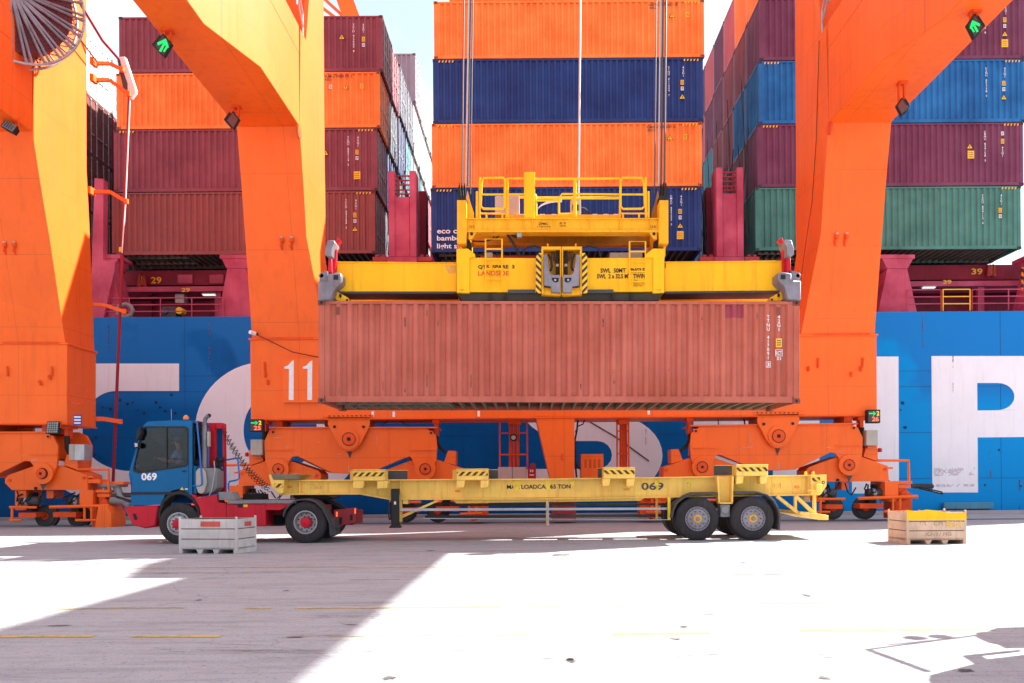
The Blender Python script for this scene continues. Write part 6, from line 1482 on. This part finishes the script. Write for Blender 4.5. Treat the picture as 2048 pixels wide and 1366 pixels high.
for s in (-1, 1):
    n = len(V); hy = sw.y+s*.17
    V += [(0, s*.19, .43, .06), (-.14, s*.25, .20, .045), (-.36, hy*.9, .22, .036), (sw.x+.09, hy, sw.z+.05, .028), (sw.x+.02, hy, sw.z+.06, .036, .02)]
    E += [(2, n), (n, n+1), (n+1, n+2), (n+2, n+3), (n+3, n+4)]
    f0 = len(V)
    for j, (dy, l) in enumerate(((-.032, .055), (-.011, .065), (.011, .06), (.032, .05))):
        V += [(sw.x-.01, hy+dy, sw.z+.07, .010), (sw.x-.035, hy+dy, sw.z+.06-.01*j*0, .009), (sw.x-.045, hy+dy, sw.z+.06-l*.6, .008)]
        k = f0+3*j; E += [(n+4, k), (k, k+1), (k+1, k+2)]
    k = len(V); V += [(sw.x+.03, hy-s*.04, sw.z+.04, .011), (sw.x+.01, hy-s*.055, sw.z+.02, .009)]; E += [(n+4, k), (k, k+1)]
    n = len(V); V += [(-.04, s*.10, .02, .095), (-.42, s*.13, .06, .065), (-.50, s*.13, -.34, .05), (-.62, s*.13, -.36, .04)]; E += [(0, n), (n, n+1), (n+1, n+2), (n+2, n+3)]
body = skinbody('body', V, E, M['skin'], drv)
V = [(0, 0, .02, .165, .13), (.0, 0, .2, .155, .125), (.0, 0, .38, .175, .125), (-.015, 0, .47, .09)]; E = [(0, 1), (1, 2), (2, 3)]
for s in (-1, 1): n = len(V); V += [(0, s*.19, .43, .075), (-.10, s*.235, .27, .062)]; E += [(2, n), (n, n+1)]
skinbody('shirt', V, E, M['shirt'], drv)
V = [(0, 0, .0, .15, .13)]; E = []
for s in (-1, 1): n = len(V); V += [(-.05, s*.10, .02, .11), (-.42, s*.13, .06, .08), (-.50, s*.13, -.28, .065)]; E += [(0, n), (n, n+1), (n+1, n+2)]
skinbody('trousers', V, E, M['trouser'], drv)
m = MB(); c = hip+Vector((-.05, 0, .74)); m.sphere(c+Vector((.012, 0, .04)), .105, 14, .95); m.box(c.x-.19, c.x-.07, c.y-.07, c.y+.07, c.z+.045, c.z+.06); m.build('cap', M['cap'], drv, bevel=.006)
m = MB(); m.sphere(c+Vector((.03, 0, -.0)), .10, 12); m.build('hair', M['hair'], drv)
m = MB(); m.add([c+Vector(v) for v in ((-.13, -.02, -.03), (-.13, .02, -.03), (-.165, 0, -.06), (-.125, 0, .01), (-.12, 0, -.07))], [(0, 2, 3), (1, 3, 2), (0, 4, 2), (1, 2, 4)]); m.build('nose', M['skin'], drv)
m = MB()
for s in (-1, 1): m.sphere(c+Vector((-.13, s*.035, 0)), .012, 6)
m.build('eye', M['hair'], drv)
# ================================================================ yellow trailer
tr0 = W(1100, 1083, DT)
trl = thing('container_trailer', 'long pale yellow terminal trailer with hazard striped guides under the hanging container', 'trailer', (tr0.x, 22.3, 0))
DW = 21.62
wheelset(trl, 1395, 'trailer', True, .55); wheelset(trl, 1506, 'trailer', True, .55)
for k, D0 in enumerate((DW, 22.95)):
    m = MB()
    m.pp([(567, 962), (781, 962), (781, 996), (721, 986), (567, 987)], D0, D0+.02)
    m.pp([(781, 962), (1205, 957.5), (1650, 951), (1650, 972), (1639, 988), (1205, 994.5), (800, 998), (781, 997)], D0, D0+.02)
    m.pp([(560, 960), (1100, 957), (1652, 949.5), (1652, 951.5), (1100, 959.5), (560, 962.5)], D0-.14, D0+.14)
    m.pp([(560, 987), (721, 986), (783, 997), (1100, 996.5), (1440, 991), (1640, 988), (1640, 990.5), (1440, 993.5), (1100, 999), (781, 1000), (720, 989), (560, 990)], D0-.14, D0+.14)
    m.pp([(906, 1000.5), (1292, 994.5), (1280, 1001.5), (912, 1006.5)], D0+.0, D0+.03)
    for x in (598, 800, 1435, 1467, 1620): m.pb(x, 963-(x-600)*.008, x+2, 986-(x-1100)*.004, D0-.12, D0-.002)
    m.build('main_beam', M['trailer'], trl, bevel=.003)
m = MB()
for x in range(600, 1640, 90): m.pb(x, 966, x+8, 980, DW+.14, 22.94)
m.build('crossmember', M['trailer'], trl)
m = MB(); m.pp([(537, 950), (545, 947.5), (590, 948), (568, 961), (567, 987), (557, 988), (543, 973)], DW-.35, 23.3); m.build('nose_frame', M['trailer'], trl, bevel=.012)
m = MB(); m.pp([(541, 947), (594, 948.5), (598, 957), (597, 959.7), (546, 959.5)], DW-.37, DW-.02)
m.build('nose_pad', paint('worn_nose_pad', (.20, .16, .10), .7, dirt=.6, rust=.5, scale=4), trl, bevel=.02)
m = MB(); m.pb(549, 967, 565, 975, DW-.372, DW-.352); m.build('hazard_plate', M['haz_r'], trl)
m = MB(); m.pp([(1625, 955.5), (1640, 954.5), (1640, 963), (1625, 963)], DW-.30, DW-.285); m.build('hazard_plate', M['haz_l'], trl)
def guide(x0, x1, yt, px0, px1, fx, stripes, lip):
    """striped container guide: box on two feet plus dark rubbing plate"""
    sl = -.007*(x1-x0)
    m = MB(); m.pp([(x0, yt), (x1, yt+sl), (x1, yt+22+sl), (x0, yt+22)], DT+.02, DT+.5); m.pp([(x0-1, yt-1), (x1+1, yt-1+sl), (x1+1, yt+1.2+sl), (x0-1, yt+1.2)], DT-.01, DT+.52)
    g = m.build('container_guide', M['trailer'], trl, bevel=.012)
    m = MB(); m.pp([(x0+.5, yt+5), (x1-.5, yt+5+sl), (x1-.5, yt+13+sl), (x0+.5, yt+13)], DT+.006, DT+.018); m.build('hazard_plate', stripes, g)
    m = MB()
    for a, b in fx: m.pp([(a, yt+22.3), (b, yt+22.3+sl), (b-2, yt+37+sl), (a, yt+38)], DT+.03, DT+.35)
    m.build('guide_foot', M['trailer'], g, bevel=.012)
    m = MB(); m.pb(px0, yt+1.5, px1, yt+20, DT+.62, DT+.7); m.m = 1; m.pb(px0-(0 if px0 < x0 else -0), yt+.5, px1+1, yt+1.4, DT+.6, DT+.72); m.build('rubbing_plate', [M['darkgrey'], M['trailer']], g)
guide(706, 770, 940, 770.5, 814, ((706, 728), (754, 776)), M['haz_r'], 0)
guide(913, 976, 938.5, 976.5, 996, ((913, 930), (961, 978)), M['haz_r'], 0)
guide(1207, 1270, 935.5, 1196, 1206.5, ((1205, 1221), (1253, 1270)), M['haz_l'], 0)
guide(1473, 1536, 930, 1429, 1472.5, ((1473, 1488), (1520, 1535)), M['haz_l'], 0)
for (x0, x1, yt) in ((700, 770, 941), (905, 976, 939.5), (1200, 1270, 936.5), (1465, 1536, 931)):
    m = MB(); m.pp([(x0, yt), (x1, yt-.5), (x1, yt+22), (x0, yt+22)], 23.1, 23.5); m.build('container_guide', M['trailer'], trl, bevel=.012)
m = MB()
textbox(m, 'MAX LOADCAP 65 TON', 1014, 969, 1141, 977.5, DW, bold=.02, proud=.012); m.build('lettering', M['dark'], trl)
m = MB(); textbox(m, '069', 1283, 965, 1327, 980, DW, bold=.02, proud=.012); m.build('lettering', M['darkgrey'], trl)
M['runmark'] = wornmat('yellow_paint_run', (.86, .60, .06), .40)
m = MB()
for (x, y0, w, h) in ((1033, 960, 15, 26), (1096, 959.5, 12, 24), (1145, 959, 10, 14), (1314, 956.5, 10, 22), (1378, 956, 9, 26), (768, 963, 14, 20), (1480, 960, 26, 18)):
    m.pp([(x-w/2, y0), (x+w/2, y0), (x+w*.3, y0+h*.7), (x+w*.1, y0+h), (x-w*.2, y0+h*.85), (x-w*.45, y0+h*.5)], DW-.018, DW-.014)
m.build('paint_run', M['runmark'], trl)
m = MB()
for (x, y) in ((579, 974), (915, 982), (1254, 979), (1594, 974)): m.pb(x-4.5, y-2, x+4.5, y+2, DW-.03, DW-.003)
m.build('reflector', M['orangemark'], trl)
for (x, y) in ((632, 974), (1557, 971)):
    m = MB(); m.pb(x-7, y-4, x-5, y+4, DW-.06, DW-.003); m.pb(x+5, y-4, x+7, y+4, DW-.06, DW-.003); m.pb(x-5, y-.8, x+5, y+.8, DW-.055, DW-.03); m.build('cleat', M['trailer'], trl)
for D0 in (DT+.25, 23.15):
    m = MB(); m.pb(782, 977.5, 797, 1049, D0, D0+.18); m.pp([(777, 1056), (801, 1056), (797, 1049), (782, 1049)], D0-.05, D0+.25); m.pb(780, 1003, 782, 1040, D0+.02, D0+.1); m.build('landing_leg', M['black'], trl, bevel=.01)
m = MB(); m.pb(788, 1003, 792, 1009, DT+.24, DT+.248); m.build('sticker', M['white'], trl)
m = MB(); m.pt([(779, 1005, DT+.2), (777, 1025, DT+.2), (779, 1040, DT+.2)], .02, 6); m.build('crank_handle', M['black'], trl)
m = MB(); m.pb(797.5, 1000, 804, 1043, DT+.4, DT+.48); m.pp([(804, 1030), (871, 1001), (880, 1001), (805, 1036)], DT+.4, DT+.46); m.pb(806, 1000, 816, 1008, DT+.4, DT+.7); m.build('leg_brace', M['trailer'], trl)
m = MB(); m.pb(884, 1000, 900, 1012, DT+.8, DT+1.0); m.build('air_valve', M['dark'], trl, bevel=.02)
m = MB()
m.pp([(800, 1017), (1340, 1015), (1340, 1019.5), (800, 1022)], DT+.3, DT+.33); m.pb(1094, 1006, 1098, 1051, DT+.34, DT+.4)
m.pp([(845, 1036), (1340, 1039), (1340, 1040), (845, 1037.5)], DT+.3, DT+.32); m.build('side_rail', M['galv'], trl)
m = MB(); m.pp([(830, 1008), (1330, 1006), (1330, 1010.5), (830, 1013)], 23.3, 23.33); m.pp([(850, 1031), (1330, 1028), (1330, 1034), (850, 1037)], 23.3, 23.33); m.build('side_rail', M['darkgrey'], trl)
m = MB(); m.pb(1092, 1002, 1097, 1050, DT+.42, DT+.5); m.build('rail_post', M['trailer'], trl)
m = MB(); m.pb(1312, 996, 1316, 1038, 22.6, 22.68); m.build('rail_post', M['trailer'], trl)
m = MB(); m.pb(1336, 995, 1341, 1040, DT+.2, DT+.28); m.build('rail_post', M['brightyellow'], trl)
m = MB(); m.pp([(1434, 953), (1468, 952.5), (1466, 1007), (1437, 1007)], DT+.35, DT+.42); m.pp([(1434, 952), (1438, 952), (1440, 1007), (1437, 1007)], DT+.1, DT+.349); m.pp([(1464, 952), (1468, 952), (1466, 1007), (1463, 1007)], DT+.1, DT+.349); m.pp([(1437, 1005), (1466, 1005), (1466, 1007.5), (1437, 1007.5)], DT+.1, DT+.349); m.build('suspension_hanger', M['trailer'], trl, bevel=.005)
m = MB(); m.pb(1441, 1009, 1460, 1034, DT+.15, DT+.5); m.disc(1450.5, 1020, 8, DT+.1, DT+.149, 16); m.pp([(1400, 1018), (1500, 1018), (1500, 1024), (1400, 1024)], DT+.62, DT+.72); m.build('equaliser_hub', M['grey'], trl, bevel=.01)
for D0 in (DT-.02, DTF-.62):
    for pts, cc in (([(1342, 1036), (1345, 1020), (1352, 1005), (1366, 994), (1387, 985), (1437, 984)], (1395, 1037)), ([(1468, 983), (1518, 983), (1535, 988), (1549, 1000), (1558, 1016), (1562, 1032), (1560, 1060)], (1506, 1036))):
        inn = [(x+(cc[0]-x)*.07, y+(cc[1]-y)*.07 if y < 1030 else y) for x, y in pts]
        m = MB(); m.pp(pts+inn[::-1], D0, D0+.63); m.build('mudguard', M['darkgrey'], trl, bevel=.008)
m = MB(); m.pp([(1621, 951), (1653, 949), (1653, 972), (1642, 989), (1621, 990)], DW-.28, DW-.02); m.pp([(1621, 951), (1653, 949), (1653, 972), (1642, 989), (1621, 990)], 22.9, 23.3); m.pb(1645, 952, 1652, 970, DW-.02, 22.9); m.build('rear_plate', M['trailer'], trl, bevel=.01)
m = MB(); m.disc(1647, 965, 3, DW-.30, DW-.283, 14); m.m = 1; m.disc(1647, 965, 1.6, DW-.31, DW-.302, 10); m.build('towing_eye', [M['dark'], M['trailer']], trl)
m = MB(); m.pb(1633, 968, 1643, 983, DW-.45, DW-.3); m.pt([(1615, 981, DW-.4), (1632, 980, DW-.4)], .02, 6); m.build('twistlock_lever', M['trailer'], trl, bevel=.01)
m = MB(); m.pb(1607, 992, 1620, 1004, DT+.6, DT+.8); m.build('lamp_cluster', M['grey'], trl, bevel=.01)
m = MB()
for x in (1610, 1625): m.pp([(x, 951), (x+1, 944), (x+4, 943), (x+5, 951)], DT+.6, DT+.7)
m.build('twistlock', M['trailer'], trl)
m = MB()
for D0 in (DT+.35, 23.2):
    m.pb(1627, 990, 1632.5, 1027, D0, D0+.09); m.pb(1589, 992, 1594, 1023, D0, D0+.09)
    for a, b in (((1553, 992), (1602, 1031)), ((1591, 992), (1640, 1038))): m.bar(W(*a, D0+.04), W(*b, D0+.04), .085)
m.pp([(1600, 1023), (1648, 1029), (1657, 1031), (1657, 1040), (1643, 1040), (1600, 1029)], DT+.2, 23.4); m.build('underrun_guard', M['trailer'], trl, bevel=.006)
# ================================================================ metal crates
def crate(A, B, C_, h, label, matf, name='metal_crate', torn=False):
    """A: corner nearest the camera, B: along the long face, C_: along the short side (ground points)"""
    A = Vector(A); B = Vector(B); C_ = Vector(C_); D_ = B+C_-A
    cen = (A+D_)/2; t = thing(name, label, 'crate', (cen.x, cen.y, 0))
    z0 = .09; up = Vector((0, 0, 1))
    def wall(p, q, nm):
        m = MB(); d = (q-p); n = Vector((d.y, -d.x, 0)).normalized()
        if n.dot((p+q)/2-cen) < 0: n = -n
        L_ = d.length; e = d/L_; k = 3
        for i in range(k):
            a = z0+(h-z0)*i/k+.011; b = z0+(h-z0)*(i+1)/k-.011
            m.hexa([p+up*a, q+up*a, q+up*a-n*.03, p+up*a-n*.03, p+up*b, q+up*b, q+up*b-n*.03, p+up*b-n*.03])
        m.m = 1
        m.hexa([p+up*z0-n*.01, q+up*z0-n*.01, q+up*z0-n*.035, p+up*z0-n*.035, p+up*(h-.01)-n*.01, q+up*(h-.01)-n*.01, q+up*(h-.01)-n*.035, p+up*(h-.01)-n*.035])
        o = m.build(nm, [matf, M['scrap']], t, bevel=.004); return e, n, L_
    e1 = wall(A, B, 'wall'); e2 = wall(A, C_, 'wall'); wall(B, D_, 'wall'); wall(C_, D_, 'wall')
    m = MB()
    ea = (B-A).normalized(); eb = (C_-A).normalized()
    for P in (A, B, C_, D_):
        sa = ea if P in (A, C_) else -ea; sb = eb if P in (A, B) else -eb
        o_ = -sa*.004-sb*.004
        m.hexa([P+o_+up*.0, P+o_+sa*.07, P+o_+sa*.07+sb*.07, P+o_+sb*.07, P+o_+up*(h+.035), P+o_+sa*.04+up*(h+.035), P+o_+sa*.04+sb*.04+up*(h+.05), P+o_+sb*.04+up*(h+.035)])
    m.build('corner_post', matf, t, bevel=.006)
    m = MB()
    Lb = (B-A).length
    for f in (.0, .36, .64, 1.0):
        P = A+ea*(f*Lb-(.08 if f == 1 else (0 if f == 0 else .04))); w = .08
        m.hexa([P+eb*.0, P+ea*w, P+ea*w+eb*(C_-A).length, P+eb*(C_-A).length, P+up*z0-ea*(.04 if 0 < f < 1 else 0), P+ea*(w+(.04 if 0 < f < 1 else 0))+up*z0, P+ea*(w+.04)+eb*(C_-A).length+up*z0, P+eb*(C_-A).length+up*z0-ea*.0])
    m.build('foot', matf, t)
    m = MB(); q = [A, B, D_, C_]; m.add([p_+up*(z0+.01) for p_ in q]+[p_+up*(z0+.04) for p_ in q], [(0, 3, 2, 1), (4, 5, 6, 7), (0, 1, 5, 4), (1, 2, 6, 5), (2, 3, 7, 6), (3, 0, 4, 7)]); m.build('floor', matf, t)
    return t, A, ea, eb, e1, e2
A = G(474, 1107.5); B = G(358, 1107); Cc = G(513, 1101)
t, A_, ea, eb, e1, e2 = crate(A, B, Cc, .76, 'pale weathered crate with a red panel in front of the tractor', M['cratewhite'])
up = Vector((0, 0, 1))
def plate(parent, P, e, n, a, b, z0, z1, off, mat, name):
    m = MB(); p = P+e*a; q = P+e*b; o_ = n*off
    m.hexa([p+o_+up*z0, q+o_+up*z0, q+o_*.2+up*z0, p+o_*.2+up*z0, p+o_+up*z1, q+o_+up*z1, q+o_*.2+up*z1, p+o_*.2+up*z1]); return m.build(name, mat, parent)
plate(t, A_, e1[0], e1[1], .38, .83, .585, .70, .008, M['cratered'], 'red_panel'); plate(t, A_, e2[0], e2[1], .33, .62, .58, .68, .008, M['cratered'], 'red_panel')
# loose twistlocks and cones piled in the crate: a thing of its own each
random.seed(21)
for k in range(16):
    u_, v_ = random.uniform(.12, e1[2]-.12), random.uniform(.12, e2[2]-.12)
    P = A_+ea*u_+eb*v_+up*(.60+random.uniform(-.04, .06)); m = MB(); rot = Matrix.Translation(P) @ Matrix.Rotation(random.uniform(0, 6.28), 4, Vector((random.uniform(-1, 1), random.uniform(-1, 1), random.uniform(-1, 1))).normalized()); m.xf = rot
    m.box(-.07, .07, -.05, .05, -.03, .03); m.lathe([(.05, .03), (.045, .06), (.02, .11)], (0, 0, 0), 'z', 10); m.lathe([(.02, -.11), (.045, -.06), (.05, -.03)], (0, 0, 0), 'z', 10); m.bar((0, 0, 0), (.17, .02, 0), .018)
    single(m, 'twistlock', M['scrap'], 'rusty twistlock lying loose in the pale crate', 'twistlock', 'rusty twistlocks heaped in the pale crate')
m = MB()
for z in (.3, ): pass
P0 = A_+ea*.06+eb*.06; P1 = A_+ea*(e1[2]-.06)+eb*.06; P2 = P1+eb*(e2[2]-.12); P3 = P0+eb*(e2[2]-.12)
m.hexa([P0+up*.14, P1+up*.14, P2+up*.14, P3+up*.14, P0+up*.56, P1+up*.56, P2+up*.56, P3+up*.56])
single(m, 'twistlock_layer', M['scrap'], 'packed lower layer of rusty lashing gear inside the pale crate', 'lashing gear', bevel=.05)
A = G(1814, 1088.5); B = G(1933, 1087.5); Cc = G(1776, 1082.5)
t, A_, ea, eb, e1, e2 = crate(A, B, Cc, .75, 'tan weathered crate with a yellow painted rim at the right', M['cratetan'], torn=True)
m = MB(); n = e1[1]; P = A_+n*.006
def pt_(a, z): return P+e1[0]*a+up*z
L1 = e1[2]
top = [(0.0, .80), (.25, .765), (.5, .80), (.75, .775), (1.0, .72), (1.2, .715), (1.4, .735), (L1, .735)]
for a, b in zip(top[:-1], top[1:]): m.hexa([pt_(a[0], .56), pt_(b[0], .56), pt_(b[0], .56)-n*.02, pt_(a[0], .56)-n*.02, pt_(*a), pt_(*b), pt_(*b)-n*.02, pt_(*a)-n*.02])
m.build('yellow_band', M['spread'], t)
m = MB()
for a0, s_, z0, z1, w in ((.28, '\u98ce', .43, .52, .18), (.62, 'CPI', .43, .52, .22)):
    vs, fs = textmesh(s_, .02); ax, bx = min(v[0] for v in vs), max(v[0] for v in vs); ay, by = min(v[1] for v in vs), max(v[1] for v in vs)
    m.add([A_+n*.011+e1[0]*(a0+(v[0]-ax)/(bx-ax)*w)+up*(z0+(v[1]-ay)/(by-ay)*(z1-z0)) for v in vs], fs)
vs, fs = textmesh('XINYANG', .02); ax, bx = min(v[0] for v in vs), max(v[0] for v in vs); ay, by = min(v[1] for v in vs), max(v[1] for v in vs)
m.add([A_+n*.011+e1[0]*(.42+(v[0]-ax)/(bx-ax)*.62)+up*(.19+(v[1]-ay)/(by-ay)*.09) for v in vs], fs)
m.build('faded_lettering', wornmat('faded_grey_letters', (.42, .28, .2), .47), t)
m = MB(); vs, fs = textmesh('\u9633\u5ddd', .02); ax, bx = min(v[0] for v in vs), max(v[0] for v in vs); ay, by = min(v[1] for v in vs), max(v[1] for v in vs)
m.add([A_+n*.011+e1[0]*(.93+(v[0]-ax)/(bx-ax)*.34)+up*(.38+(v[1]-ay)/(by-ay)*.15) for v in vs], fs); m.build('lettering', wornmat('worn_yellow_letters', (.85, .5, .05), .45), t)
m = MB()
for k in range(7):
    P = A_+ea*random.uniform(.2, L1-.2)+eb*random.uniform(.5, e2[2]-.03)+up*(.66+random.uniform(0, .06)); m.bar(P, P+Vector((random.uniform(-.3, .3), random.uniform(-.1, .1), random.uniform(-.04, .06))), .05, .03)
m.build('bent_rim', M['cratetan'], t)
# ================================================================ unseen platform added outside the right frame edge, shaped from the shadow it casts
sx, sy = 1.03, .5
def fromshadow(px, py, z): g = G(px, py); return Vector((g.x+sx*z, g.y+sy*z, z))
cb = fromshadow(2000, 1310, 2.4)
ct = thing('shadow_platform', 'unseen railed platform added outside the right edge of the picture for its shadow', 'platform', (cb.x+1, cb.y, 0))
zf = 2.2
m = MB(); r = .03
a = fromshadow(1735, 1299, zf+1.1); b = fromshadow(1958, 1270, zf+1.1); c = fromshadow(1855, 1343, zf+.2)
m.tube([a, b], r, 8); m.tube([a, c], .03, 8); m.tube([fromshadow(1738, 1293, zf+1.1), fromshadow(1850, 1282, zf+1.2), fromshadow(1985, 1268, zf+1.2)], .02, 6); m.tube([a+Vector((0, 0, -.0)), a+Vector((.0, 0, -.15))], .03, 6)
m.build('railing', M['galv'], ct)
m = MB()
for px, py in ((1830, 1276), (1880, 1273)): q_ = fromshadow(px, py, zf+1.15); m.sphere(q_, .11, 12, .5)
m.build('lamp', M['dark'], ct)  # round bodies added for two spots in the platform's shadow
q1 = fromshadow(1935, 1308, zf)
m = MB()
def slab(pts, z, t=.06): m.prism([(fromshadow(x, y, z).x, fromshadow(x, y, z).y) for x, y in pts], z, z+t, 'z')  # slab outlines projected back from the shadow they throw
slab([(1960, 1264), (1985, 1262), (2000, 1255), (2200, 1250), (2200, 1290), (2020, 1296), (2005, 1288), (1985, 1284), (1962, 1274)], zf+.02)
slab([(1933, 1310), (2040, 1299), (2044, 1303), (1965, 1312), (1975, 1318), (2044, 1310), (2200, 1290), (2200, 1420), (1905, 1420), (1868, 1358), (1872, 1348), (1958, 1326)], zf-.1)
m.build('platform_floor', M['crane_dirty'], ct)
m = MB()
for dx in (.8, 2.3):
    for dy in (-1.2, .3): m.box(q1.x+dx, q1.x+dx+.12, q1.y+dy, q1.y+dy+.12, 0, zf-.101)
m.build('support_leg', M['crane_dirty'], ct)
